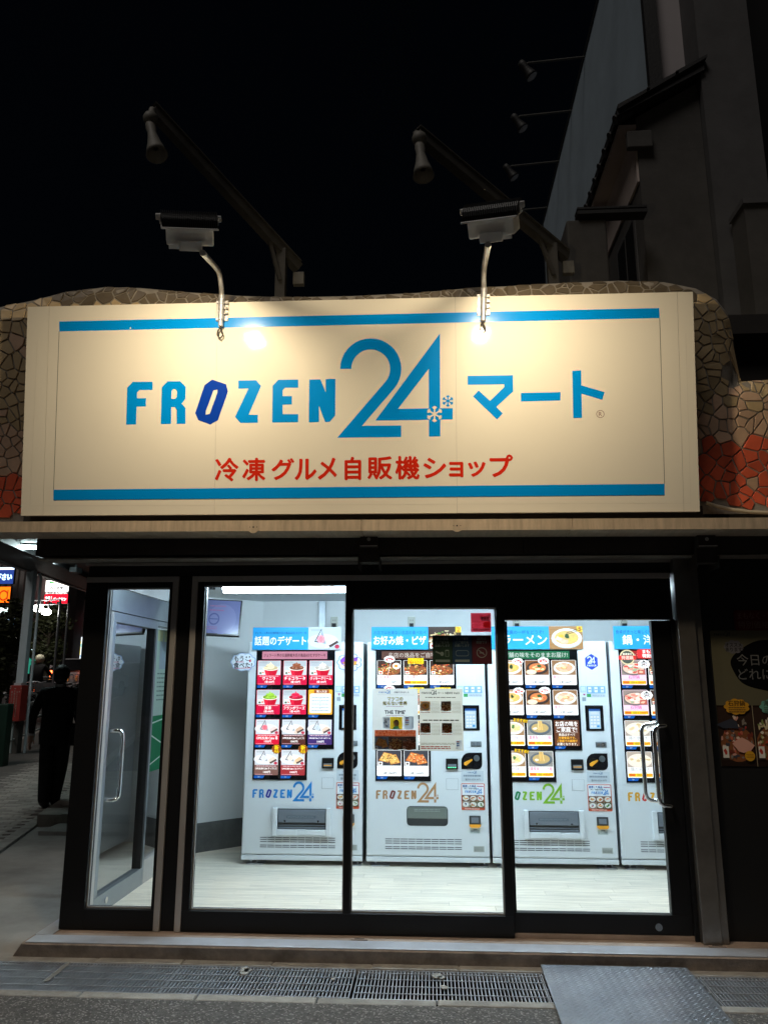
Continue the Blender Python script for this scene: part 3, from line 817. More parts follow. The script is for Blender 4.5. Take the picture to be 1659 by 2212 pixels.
# block ledge right
m = MB(); m.box(1.98, 4.2, 5.1, 5.5, 2.7, 3.50); tag(m.build('low_parapet', M['oldarm']), 'dark parapet behind the tiles at the right edge', 'parapet')

# ================================================================== the sign
SG = thing('shop_sign', 'wide cream shop sign with blue latin letters, big numerals and red japanese line', 'sign', (sbl + sbr) / 2)
m = MB(); C = sbl + su * SW_ / 2 + sv * SH_ / 2 - snm * .045
m.obox(C, su * SW_ / 2, sv * SH_ / 2, snm * .0445); m.build('box', M['signside'], SG, bevel=.004)
for (a, b2) in ((0, .0345), (.0345, .2961), (.2961, .6545), (.6545, .9775), (.9775, 1)):
    m = MB(); m.obox(sbl + su * SW_ * (a + b2) / 2 + sv * SH_ / 2 + snm * .0005, su * (SW_ * (b2 - a) / 2 - .0009), sv * SH_ / 2, snm * .0012); m.build('face_panel', M['sign'], SG)
def flat(name, pts, mk, lift=.0025, holes=(), th=.0006, parent=SG):
    m = MB(); m.prism([s3(p, lift) for p in pts], -snm * th, 0, [[s3(p, lift) for p in h] for h in holes]); return m.build(name, M[mk], parent)
DQ = lambda l: [suv(*p) for p in l]
flat('stripe', DQ([(129.5, 694.7), (1423, 665.7), (1423.5, 687.2), (129.5, 716)]), 'signblue')
flat('stripe', DQ([(117, 1058.2), (1434.3, 1045.2), (1434.6, 1069.2), (116.5, 1080.2)]), 'signblue')
def hair(a, b2, w=.003, mk='signdark', lift=.0022):
    (x0, y0), (x1, y1) = suv(*a), suv(*b2); l = math.hypot(x1 - x0, y1 - y0); nx, ny = -(y1 - y0) / l * w / 2, (x1 - x0) / l * w / 2
    flat('seam', [(x0 + nx, y0 + ny), (x1 + nx, y1 + ny), (x1 - nx, y1 - ny), (x0 - nx, y0 - ny)], mk, lift, th=.0003)
hair((129, 716), (117, 1058)); hair((1424, 687), (1434.5, 1045)); hair((117, 1081), (1434.6, 1070), .003); hair((65, 1093), (1491, 1087), .0012, 'signseam'); hair((82, 735), (66, 1092), .0012, 'signseam'); hair((1480, 720), (1491, 1087), .0012, 'signseam')
z1 = lambda l: [(x / 2, 591.7 + y / 2) for x, y in l]
z2 = lambda l: [(829.5 + x / 2, 591.7 + y / 2) for x, y in l]
GL = []        # (outline, holes, tone) in photo points, mapped to sign units below
GL.append((z1([(552, 492), (576, 467), (661, 466), (661, 501), (604, 502), (594, 512), (594, 538), (633, 537), (632, 573), (592, 573), (590, 650), (547, 651)]), [], 0))
GL.append((z1([(701, 490), (726, 465), (780, 464), (804, 489), (803, 540), (786, 560), (803, 580), (803, 648), (765, 648), (765, 588), (757, 576), (742, 576), (741, 648), (697, 649)]), [z1([(743, 506), (750, 498), (760, 498), (767, 506), (766, 532), (758, 540), (742, 540)])], 0))
GL.append((z1([(918, 457), (978, 477), (986, 508), (943, 632), (910, 651), (858, 632), (845, 601), (886, 480)]), [z1([(924, 503), (941, 500), (941, 513), (908, 605), (890, 608), (891, 592)])], 1))
GL.append((z1([(1031, 461), (1107, 460), (1129, 484), (1075, 609), (1115, 609), (1115, 643), (1040, 644), (1017, 618), (1075, 495), (1031, 496)]), [], 0))
GL.append((z1([(1179, 484), (1203, 458), (1289, 457), (1289, 492), (1232, 492), (1222, 503), (1222, 528), (1262, 528), (1262, 564), (1222, 565), (1222, 606), (1289, 606), (1289, 641), (1177, 642)]), [], 0))
GL.append((z1([(1337, 457), (1385, 456), (1408, 513), (1408, 455), (1450, 454), (1449, 612), (1425, 639), (1405, 640), (1379, 570), (1379, 640), (1335, 641)]), [], 0))
ow = [(801 + 66 * math.cos(R(a)), 797 - 66 * math.sin(R(a))) for a in range(180, -41, -10)]
iw = [(801 + 42 * math.cos(R(a)), 797 - 42 * math.sin(R(a))) for a in range(-40, 181, 10)]
GL.append((ow + [(782, 920), (866.5, 919.5), (866.5, 944), (729, 945.5)] + iw, [], 0))
GL.append(([(950.2, 720.4), (950.6, 882), (977.7, 882), (977.7, 906), (951, 906.5), (951, 942.6), (926.4, 943.2), (926.4, 907), (811, 908.5)], [[(926.1, 797), (926.1, 882.3), (859.5, 883.4)]], 0))
def flake(cx, cy, r):
    bars = []
    for k in range(6):
        a = R(90 + 60 * k); ux_, uy_ = math.cos(a), math.sin(a)
        bars.append(((cx, cy), (cx + r * ux_, cy - r * uy_)))
        for sgn in (-1, 1):
            b2 = a + sgn * R(42); px, py = cx + .62 * r * ux_, cy - .62 * r * uy_
            bars.append(((px, py), (px + .36 * r * math.cos(b2), py - .36 * r * math.sin(b2))))
    return bars
def barpoly(a, b2, w):
    dx, dy = b2[0] - a[0], b2[1] - a[1]; l = math.hypot(dx, dy); nx, ny = -dy / l * w / 2, dx / l * w / 2
    return [(a[0] + nx, a[1] + ny), (b2[0] + nx, b2[1] + ny), (b2[0] - nx, b2[1] - ny), (a[0] - nx, a[1] - ny)]
for nm, (o_, h_, tone) in zip(['letter'] * 6 + ['numeral'] * 2, GL):
    flat(nm, DQ(o_), ['signblue', 'signnavy'][tone], holes=[DQ(h) for h in h_])
m = MB()
for k, (a, b2) in enumerate(flake(938.5, 894.7, 17.5)): m.prism([s3(suv(*p), .0036 + .00005 * k) for p in barpoly(a, b2, 3.3)], -snm * .0004)
m.build('snowflake', M['sign'], SG)
m = MB()
for k, (a, b2) in enumerate(flake(967.2, 866.3, 12.4)): m.prism([s3(suv(*p), .0028 + .00005 * k) for p in barpoly(a, b2, 2.3)], -snm * .0004)
m.build('snowflake', M['signblue'], SG)
for l in ([(361, 441), (556, 438), (557, 508), (484, 575), (512, 603), (488, 629), (384, 530), (408, 504), (457, 549), (519, 489), (519, 477), (361, 479)],
          [(591, 515), (761, 511), (761, 547), (591, 551)], [(812, 419), (850, 417), (851, 482), (951, 511), (941, 544), (852, 518), (854, 622), (816, 623)]):
    flat('letter', DQ(z2(l)), 'signblue')
def sign_text(t, a, b2, mk, bold, name):      # one glyph = one part
    n = len(t); x0, y0 = a; x1, y1 = b2
    for i, ch in enumerate(t):
        vs, ts, asp = text_geo(ch); p0 = suv(x0[i], y0[i]); p1 = suv(x1[i], y1[i])
        m = MB(); k = 0
        for dx, dy in ((-bold, 0), (bold, 0), (0, bold), (0, -bold), (bold * .7, -bold * .7), (-bold * .7, bold * .7)):
            m.add([s3((p0[0] + v[0] * (p1[0] - p0[0]) + dx, p0[1] + v[1] * (p1[1] - p0[1]) + dy), .0026 + .00005 * k) for v in vs], ts); k += 1
        m.build(name, M[mk], SG)
gx = [(466, 515), (525, 573), (588, 635), (638, 683), (688, 727), (746, 779), (795, 846), (855, 905), (916, 962), (971, 999), (1012, 1047), (1059, 1106)]
gy = [(990, 1039), (990, 1038), (991, 1036), (992, 1036), (990, 1035), (988, 1036), (987, 1035), (986, 1035), (990, 1032), (999, 1030), (998, 1029), (983, 1030)]
sign_text('冷凍グルメ自販機ショップ', ([a for a, b2 in gx], [b2 for a, b2 in gy]), ([b2 for a, b2 in gx], [a for a, b2 in gy]), 'signred', .0045, 'letter')
m = MB(); cR = suv(1296, 894.5)
for i in range(20):
    a0, a1 = 2 * math.pi * i / 20, 2 * math.pi * (i + 1) / 20
    m.poly([s3((cR[0] + r_ * math.cos(a), cR[1] + r_ * math.sin(a)), .0026) for r_, a in ((.022, a0), (.022, a1), (.0255, a1), (.0255, a0))])
vs, ts, asp = text_geo('R'); m.add([s3((cR[0] - .0105 + v[0] * .021, cR[1] - .014 + v[1] * .028), .0027) for v in vs], ts)
m.build('registered_mark', mat('mark_brown', (.25, .12, .1), .4), SG)
for px, py in ((283, 709), (275, 1042), (490, 1042), (764, 1040), (1036, 1036), (1262, 1031)):
    m = MB(); q = s3(suv(px, py)); m.cyl(q, q + snm * .003, .006, n=10); m.build('rivet', M['sign'], SG)

# sign floodlights on bent arms
def floodlight(label, clampT, clampB, bend, neck, headc, ax_tilt, led):
    cT, cB = s3(suv(*clampT), .03), s3(suv(*clampB), .03)
    t = thing('sign_floodlight', label, 'floodlight', cB, 'floodlights on the sign')
    m = MB(); mid = (cT + cB) / 2 - snm * .024; hh = (cT - cB).length / 2
    m.obox(mid, su * .042, sv * (hh * .8), snm * .003); m.build('mount_plate', M['lamppole'], t, bevel=.004)
    m = MB()
    for sx_ in (-1, 1):
        for sz in (-1, 1): q = mid + su * (.032 * sx_) + sv * (hh * .66 * sz); m.cyl(q, q + snm * .012, .0085, n=6)
    m.build('bolt', M['galv'], t)
    pb = atY(*bend, cT.y - .06); pn = atY(*neck, 3.72); hc = atY(*headc, 3.74)
    pts = [cB, cT]
    for i in range(1, 6):
        s_ = i / 6; pts.append(cT * (1 - s_) ** 2 + pb * 2 * s_ * (1 - s_) + ((pb * .75 + pn * .25)) * s_ * s_)
    pts += [pb * .6 + pn * .4, pn]
    m = MB(); m.tube(pts, .0165, 10); m.build('arm', M['lamppole'], t)
    m = MB()
    for k in range(5): q = cB + (cT - cB) * (.1 + .2 * k); m.cyl(q, q + (cT - cB) * .17, .0205, n=14)
    m.build('clamp_sleeve', M['galv'], t)
    m = MB()
    for k in range(3):
        q = cB + (cT - cB) * (.36 + .2 * k) + su * .02; m.cyl(q, q + su * .022, .006, n=6); m.cyl(q + su * .01, q + su * .014, .01, n=6)
    m.build('set_screw', M['lamppole'], t)
    m = MB(); pts = [cB + Vector((0, -.01, 0)), cB - sv * .05 + su * .002, cB - sv * .085 + su * .016, cB - sv * .105 - su * .002, cB - sv * .085 - su * .022, cB - sv * .05 - su * .016, cB - sv * .025 + su * .004]
    m.tube(pts, .0055, 6); m.build('cable', M['cable'], t)
    m = MB(); m.cyl(cB - (cT - cB) * .14, cB, .017, n=12); m.build('cable_gland', M['galv'], t)
    # head: emitter looks back and down at the sign
    ax = Vector((1, ax_tilt[0], ax_tilt[1])).normalized(); dv = Vector((0, .68, -.733)); dv = (dv - ax * dv.dot(ax)).normalized(); sd_ = ax.cross(dv).normalized()
    if sd_.y > 0: sd_ = -sd_             # side towards the viewer
    ax, dv, sd_ = ax * .88, dv * .88, sd_ * .88
    B0 = hc
    m = MB(); m.obox(B0, ax * .142, dv * .052, sd_ * .085); m.build('housing', M['lampwhite'], t, bevel=.008)
    m = MB()
    for k in range(22): m.obox(B0 + sd_ * .0865 + ax * (-.09 + .18 * k / 21) + dv * .002, ax * .0022, dv * .03, sd_ * .003)
    m.build('louver', M['lampwhite'], t)
    m = MB(); m.obox(B0 + dv * .0535 + ax * led, ax * .06, sd_ * .062, dv * .0015); m.build('led_panel', M['led'], t)
    m = MB(); lc = B0 + dv * .062 + ax * led
    m.obox(lc + sd_ * .070, ax * .075, sd_ * .004, dv * .014)  # added lip that blocks the LED glare towards the viewer
    m.build('glare_lip', M['lampwhite'], t)
    m = MB(); prof = []
    for k in range(30):
        xk = -.165 + .33 * k / 29; 
        pts = [B0 + ax * xk - dv * .058 + sd_ * (.112 * math.cos(R(a))) - dv * (.082 * math.sin(R(a))) for a in range(0, 181, 20)]
        m.prism(pts, ax * .0042)
    pts = [B0 - ax * .165 - dv * .058 + sd_ * (.09 * math.cos(R(a))) - dv * (.066 * math.sin(R(a))) for a in range(0, 181, 20)]
    m.prism(pts, ax * .33); m.build('heat_sink', M['lampblack'], t)
    m = MB(); m.obox(B0 - dv * .054 + sd_ * .03, ax * .17, sd_ * .1, dv * .005); m.build('shade_edge', M['lampwhite'], t, bevel=.002)
    for s_ in (-1, 1):
        m = MB(); m.obox(B0 + ax * (.172 * s_) - dv * .09, ax * .005, dv * .028, sd_ * .025); m.obox(B0 + ax * (.185 * s_) - dv * .10, ax * .012, dv * .018, sd_ * .014)
        m.build('end_bracket', M['lampwhite'], t, bevel=.003)
    m = MB(); fb_ = (pn + B0 + dv * .05) / 2; m.obox(B0 + dv * .05 + sd_ * .098, ax * .07, dv * .03, sd_ * .012); m.build('neck_plate', M['lampwhite'], t, bevel=.004)
    return t
floodlight('left floodlight on a bent pole clipped to the top of the sign', (482.5, 645), (480, 700), (478, 590), (438, 546), (410, 507), (.32, .12), -.055)
floodlight('right floodlight on a bent pole clipped to the top of the sign', (1044.5, 630), (1043, 688), (1044, 585), (1054, 528), (1066, 487), (-.32, -.10), .045)

# ================================================================== vending machines
YV = 7.0
M['cab'] = mat('machine_white', (.74, .77, .80), .32, var=.02, vscale=2)
M['cabside'] = mat('machine_side', (.60, .63, .66), .35)
M['win'] = mat('machine_window', (.006, .006, .008), .12, spec=.4)
M['cardglass'] = glass_mat('display_glass', (.985, .99, .99), .02, .7)
M['slot'] = mat('vent_slot', (.01, .012, .03), .6)
M['traygrey'] = mat('tray_flap', (.17, .19, .22), .2, spec=.5)
M['traydark'] = mat('tray_inside', (.03, .033, .036), .4)
M['orange'] = mat('orange_plastic', (.85, .36, .03), .35)
M['green_led'] = mat('green_led', (.1, .6, .3), .4, emit=(.1, 1, .35), estr=1.5)
# logo in unit square taken from the sign
_lx0, _lx1 = suv(274, 917)[0], suv(980, 890)[0]; _ly0 = suv(800, 945)[1]
def logo_unit(p): q = suv(*p); return ((q[0] - _lx0) / (_lx1 - _lx0), (q[1] - _ly0) / (_lx1 - _lx0))
LOGO = [([logo_unit(p) for p in o_], [[logo_unit(p) for p in h] for h in h_], t) for o_, h_, t in GL]
FL1 = [[logo_unit(p) for p in barpoly(a, b2, 3.6)] for a, b2 in flake(938.5, 894.7, 17)]
FL2 = [[logo_unit(p) for p in barpoly(a, b2, 2.6)] for a, b2 in flake(967.2, 866.3, 12)]
def draw_logo(pr, x, y, w, c0, c1, bg='e6ecf2', fl=True):
    for o_, h_, t in LOGO: pr.poly([(x + p[0] * w, y + p[1] * w) for p in o_], c1 if t else c0, [[(x + p[0] * w, y + p[1] * w) for p in h] for h in h_])
    if fl:
        for q in FL1: pr.raw([(x + p[0] * w, y + p[1] * w) for p in q], [(0, 1, 2, 3)], bg)
        for q in FL2: pr.raw([(x + p[0] * w, y + p[1] * w) for p in q], [(0, 1, 2, 3)], c0)
def mixc(a, b2, t):
    A_, B_ = [int(a[i:i + 2], 16) for i in (0, 2, 4)], [int(b2[i:i + 2], 16) for i in (0, 2, 4)]
    return '%02x%02x%02x' % tuple(int(p + (q - p) * t) for p, q in zip(A_, B_))
def f_ice(pr, x, y, w, h, col, rg):
    pr.rect(x, y, x + w, y + h, 'bcc4ca'); pr.rect(x, y + h * .62, x + w, y + h, 'a9b3bb'); pr.lines(x + .04 * w, y + h * .82, x + w * .4, y + h * .95, 3, '8d979f', rg, .4)
    pr.poly([(x + w * .36, y), (x + w * .80, y), (x + w * .90, y + h * .45), (x + w * .26, y + h * .45)], 'b80f2c'); pr.poly([(x + w * .36, y), (x + w * .5, y), (x + w * .45, y + h * .45), (x + w * .26, y + h * .45)], 'd8253f')
    pr.disc(x + w * .57, y + h * .47, w * .345, h * .17, 'e9e4da')
    pr.disc(x + w * .57, y + h * .50, w * .315, h * .15, mixc(col, '000000', .22))
    for i in range(14):
        a = rg.uniform(0, 6.28); q = rg.random() ** .5; pr.blob(x + w * (.57 + .24 * q * math.cos(a)), y + h * (.54 + .10 * q * math.sin(a)), w * .07, h * .06, mixc(col, rg.choice(['ffffff', '000000']), rg.uniform(0, .22)), rg)
    pr.blob(x + w * .57, y + h * .68, w * .17, h * .12, col, rg); pr.poly([(x + w * .50, y + h * .72), (x + w * .64, y + h * .72), (x + w * .56, y + h * .92)], mixc(col, 'ffffff', .15))
    pr.rect(x + w * .06, y + h * .06, x + w * .30, y + h * .34, 'e8ece8'); pr.rect(x + w * .08, y + h * .08, x + w * .18, y + h * .2, '2e5a46'); pr.blob(x + w * .24, y + h * .16, w * .045, h * .06, 'd6503a', rg)
def f_musubi(pr, x, y, w, h, lab, cake, rg, badge='b8324a'):
    pr.rect(x, y, x + w, y + h, 'c3c9d0'); pr.disc(x + w * .45, y + h * .38, w * .5, h * .34, 'd9dde2'); pr.lines(x + .06 * w, y + h * .83, x + w * .42, y + h * .94, 3, '8d979f', rg, .4)
    A_ = [(x + w * .17, y + h * .34), (x + w * .55, y + h * .24), (x + w * .40, y + h * .97)]
    pr.poly(A_, '33333a'); c = (sum(p[0] for p in A_) / 3, sum(p[1] for p in A_) / 3)
    pr.poly([(c[0] + (p[0] - c[0]) * .8, c[1] + (p[1] - c[1]) * .8) for p in A_], 'c9cdd4'); pr.poly([(x + w * .36, y + h * .3), A_[1], A_[2]], '9ba1aa')
    pr.disc(x + w * .385, y + h * .46, w * .13, h * .19, lab); pr.ring(x + w * .385, y + h * .46, w * .08, w * .09, mixc(lab, 'ffffff', .5), 14, 1.3)
    pr.poly([(x + w * .52, y + h * .14), (x + w * .64, y + h * .04), (x + w * .95, y + h * .30), (x + w * .90, y + h * .45)], '4e3e3a'); pr.poly([(x + w * .52, y + h * .14), (x + w * .60, y + h * .36), (x + w * .78, y + h * .56), (x + w * .93, y + h * .42), (x + w * .70, y + h * .22)], cake)
    pr.poly([(x + w * .50, y + h * .06), (x + w * .68, y + h * .06), (x + w * .59, y + h * .30)], mixc(cake, 'ffffff', .35)); pr.disc(x + w * .9, y + h * .12, w * .075, h * .10, badge)
def f_okono(pr, x, y, w, h, rg, egg=False, top=('c9542c', 'e8b06a', '8a3a22', 'd98a4a', '6e8a3a', 'efe0b8', '4a2a1c', 'b8402a')):
    pr.rect(x, y, x + w, y + h, '3a2a24'); pr.disc(x + w * .5, y + h * .3, w * .48, h * .34, '8a5434')
    for i in range(75):
        a = rg.uniform(0, 6.28); q = rg.random() ** .5
        pr.blob(min(max(x + w * (.5 + .47 * q * math.cos(a)), x + .06 * w), x + .94 * w), min(max(y + h * (.42 + .40 * q * math.sin(a)), y + .05 * h), y + .94 * h), w * rg.uniform(.02, .06), h * rg.uniform(.02, .05), rg.choice(top), rg, 6)
    if egg: pr.disc(x + w * .82, y + h * .62, w * .17, h * .22, 'f3efe6'); pr.disc(x + w * .8, y + h * .62, w * .085, h * .10, 'f0922c'); pr.line(x + w * .44, y, x + w * .6, y + h, w * .015, 'f0f0f0')
    pr.rect(x + w * .05, y + h * .04, x + w * .22, y + h * .26, 'e9e4da'); pr.blob(x + w * .13, y + h * .15, w * .06, h * .06, 'c2453a', rg)
def f_pizza(pr, x, y, w, h, rg, c='d9a25a'):
    pr.rect(x, y, x + w, y + h, '3b3d45')
    for cx, cy, an in ((.36, .55, -.35), (.68, .42, .3)):
        ca, sa = math.cos(an), math.sin(an); q = [(-.22, -.30), (.22, -.30), (.20, .30), (-.20, .30)]
        T = lambda a, b2: (x + w * (cx + a * ca - b2 * sa), y + h * (cy + a * sa + b2 * ca))
        pr.poly([T(*p) for p in q], 'b06a34'); pr.poly([T(p[0] * .88, p[1] * .9) for p in q], c)
        for i in range(26): p = T(rg.uniform(-.17, .17), rg.uniform(-.25, .25)); pr.blob(p[0], p[1], w * .03, h * .03, rg.choice(['f2e2b4', '5a3524', 'a83a24', 'e8c070', '59683a']), rg, 6)
    pr.rect(x + w * .03, y + h * .02, x + w * .22, y + h * .26, 'e6e6ea'); pr.disc(x + w * .125, y + h * .14, w * .05, h * .07, '5a4a44')
def f_ramen(pr, x, y, w, h, rg, style=0):
    pr.rect(x, y, x + w, y + h, ['a8794e', '7a5236', '8c6a4c', '9a7a5a', '8a8a86'][style]); 
    for i in range(4): pr.line(x, y + h * (.2 + .22 * i), x + w, y + h * (.2 + .22 * i), h * .02, ['98693e', '6a4428', '7c5a3c', '8a6a4a', '7a7a76'][style])
    cx, cy = x + w * .52, y + h * .47
    bw, sp_ = [('efeeea', 'd8b06a'), ('3a3230', 'c8784a'), ('ecebe6', 'c79a68'), ('ecebe6', 'e0d2ae'), ('5a6670', 'b9a06a')][style]
    pr.disc(cx, cy, w * .46, h * .44, mixc(bw, '000000', .15)); pr.disc(cx, cy + h * .02, w * .44, h * .40, bw); pr.disc(cx, cy + h * .03, w * .36, h * .31, sp_)
    if style in (0, 3):
        for i in range(14): a = rg.uniform(-.3, .5); pr.line(cx + w * rg.uniform(0, .3), cy + h * rg.uniform(-.2, .22), cx + w * rg.uniform(0, .32), cy + h * rg.uniform(-.2, .22), w * .012, 'ecc860')
        for i in range(4): pr.blob(cx - w * (.05 + .06 * i), cy - h * (.16 - .05 * i), w * .12, h * .09, rg.choice(['eec0a0', 'e8b298', 'f0cdb4']), rg)
        pr.blob(cx + w * .02, cy + h * .10, w * .07, h * .13, '2f4a2e' if style == 0 else '4a7a3a', rg); pr.disc(cx - w * .16, cy + h * .1, w * .08, h * .07, 'f0b040')
    elif style == 1:
        for i in range(18): a = rg.uniform(0, 6.28); pr.blob(cx + w * .24 * math.cos(a) * rg.random(), cy + h * .22 * math.sin(a) * rg.random(), w * .07, h * .06, rg.choice(['e8904a', 'e2b070', 'f0c8a8', 'd8603a', 'f4dca0']), rg)
        pr.blob(cx + w * .05, cy + h * .14, w * .10, h * .09, '3c5a34', rg); pr.disc(cx + w * .05, cy - h * .06, w * .06, h * .06, 'f6efe0'); pr.disc(cx + w * .05, cy - h * .06, w * .03, h * .03, 'f09030')
        pr.disc(x + w * .25, y + h * .2, w * .22, h * .17, 'e8d9b8'); pr.blob(x + w * .25, y + h * .2, w * .12, h * .08, 'f3e6c0', rg)
    elif style == 2:
        for i in range(9): a = i * .7; pr.blob(cx + w * .24 * math.cos(a), cy + h * (.02 + .2 * math.sin(a)), w * .12, h * .10, rg.choice(['e6b89c', 'efcab2', 'd9a488', 'f3d8c4']), rg)
        pr.blob(cx, cy + h * .04, w * .10, h * .08, 'f0dca0', rg); pr.rect(cx - w * .08, cy + h * .22, cx + w * .08, cy + h * .36, 'd8a890')
    else:
        for i in range(12): q = -.10 + .2 * i / 11; pr.line(cx + w * q * .8, cy + h * .5, cx + w * (q + .04), cy - h * .12, w * .014, rg.choice(['ead39a', 'd8b870', 'c8a058']))
        pr.blob(cx - w * .2, cy - h * .02, w * .1, h * .09, 'efe4cc', rg)
def f_nabe(pr, x, y, w, h, rg, style=0):
    pr.rect(x, y, x + w, y + h, 'a89c90' if style else '8f7f7a'); pr.disc(x + w * .5, y + h * .42, w * .5, h * .46, 'd8cfc4' if style else '6a6462'); pr.disc(x + w * .5, y + h * .45, w * .44, h * .38, 'e6dec8' if style else 'd9b7a6')
    pal = ['e8dcc0', 'f3ead6', 'd2bf98', 'c9b48a', 'dfe0d0'] if style else ['e88a7a', 'f0a898', 'c8544a', 'f3d3c6', 'e6e0d6', '9aa88a']
    for i in range(22 if not style else 12): a = rg.uniform(0, 6.28); q = rg.random() ** .5; pr.blob(x + w * (.5 + .36 * q * math.cos(a)), y + h * (.46 + .3 * q * math.sin(a)), w * .1, h * .08, rg.choice(pal), rg)
    if not style: pr.rect(x + w * .68, y + h * .04, x + w * .97, y + h * .34, 'b5564a'); pr.blob(x + w * .82, y + h * .19, w * .1, h * .09, 'e8b8a0', rg)
CWm, CHm = .214, .214
def card(mc, x0m, col, row, num, spec, rg):
    u0 = (.090, .325, .558)[col]; z1_ = (1.851, 1.595, 1.338, 1.080)[row]; x, y = 0, 0; w, h = CWm, CHm
    pr = Print((x0m + u0, YV - .0085, z1_ - CHm), (1, 0, 0), (0, 0, 1), (0, -1, 0), .00004)
    kind = spec[0]
    if kind == 'howto':
        pr.rect(0, 0, w, h, 'eda531', .008); pr.rect(.012, .012, w - .012, h - .034, 'dfe6ea', .012); pr.rect(.05, h - .03, w - .03, h - .002, '8a4a2a'); pr.text('購入方法', .055, h - .027, w - .035, h - .005, 'ffffff')
        for i in range(5): pr.lines(.03, .03 + .028 * i, w - .03, .037 + .028 * i, 1, '7f8a92', rg, .8); 
        for i in range(4): pr.poly([(w * .5 - .006, .053 + .028 * i), (w * .5 + .006, .053 + .028 * i), (w * .5, .044 + .028 * i)], '5a6a74')
    elif kind == 'notice':
        pr.rect(0, 0, w, h, '5a3524', .008)
        for i in range(5): pr.line(0, h * (.1 + .2 * i), w, h * (.1 + .2 * i), .004, '6a4230')
        pr.text('お店の味を', .012, h - .052, w - .012, h - .008, 'ffffff', .0006); pr.text('ご家庭で!', .02, h - .098, w - .02, h - .056, 'ffffff', .0006); pr.line(.012, h - .102, w - .012, h - .102, .0015, 'e8e0d8')
        for i, (t, c) in enumerate((('商品はすべて', 'f4ece4'), ('冷凍食品です。', 'f2b23a'), ('ご家庭での調理が', 'f2b23a'), ('必要となります。', 'f4ece4'))): pr.text(t, .02, .082 - .026 * i, w - .02, .104 - .026 * i, c, .0004)
    else:
        pr.rect(0, 0, w, h, spec[4] if len(spec) > 4 else 'eef1f4', .008)
        px, py, pw, ph = .004, h * .40, w - .008, h * .59
        if kind == 'ice': f_ice(pr, px, py, pw, ph, spec[1], rg)
        elif kind == 'mus': f_musubi(pr, px, py, pw, ph, spec[1], spec[5], rg)
        elif kind == 'oko': f_okono(pr, px, py, pw, ph, rg, spec[1])
        elif kind == 'piz': f_pizza(pr, px, py, pw, ph, rg, spec[1])
        elif kind == 'ram': f_ramen(pr, px, py, pw, ph, rg, spec[1])
        elif kind == 'nab': f_nabe(pr, px, py, pw, ph, rg, spec[1])
        name, price = spec[2], spec[3]
        if kind in ('ice', 'mus'):
            pr.lines(.02, h * .335, w - .02, h * .375, 1, 'f6d0d8', rg, .5); pr.text(name, .012, h * .19, w - .012, h * .325, 'ffffff', .0004); pr.text(price, w * .28, h * .075, w * .78, h * .165, 'ffffff', .0003); pr.line(.008, .007, w - .05, .007, .003, 'd9a8b4')
        else:
            nc = spec[5] if len(spec) > 5 else '8a7fb8'
            pr.text(name, .012, h * .245, w - .012, h * .385, nc, .0004); pr.lines(.014, h * .185, w - .014, h * .235, 2, '9aa0a8', rg, .35)
            if '→' in price:
                pr.rect(.006, .008, w - .006, h * .165, 'f2c41c'); pr.rect(.012, .012, w * .30, h * .15, 'd0641e'); pr.rect(w * .36, .012, w * .52, h * .15, 'b9a020'); pr.text(price, w * .52, .011, w - .008, h * .15, 'c23a14', .0005)
            else: pr.text(price, w * .24, h * .06, w * .80, h * .165, '40444e', .0004)
    c = pr.build('product_card', M['glow'], mc)
    if kind not in ('howto', 'notice') or True:
        t = Print((x0m + u0 + .002, YV - .0085, z1_ - CHm - .026), (1, 0, 0), (0, 0, 1), (0, -1, 0), .00004)
        t.poly([(0, 0), (.080, 0), (.094, .0225), (0, .0225)], '1464c8'); t.text('%02d' % num, .028, .005, .056, .018, 'ffffff'); t.build('number_tab', M['screen'], mc)
    return c
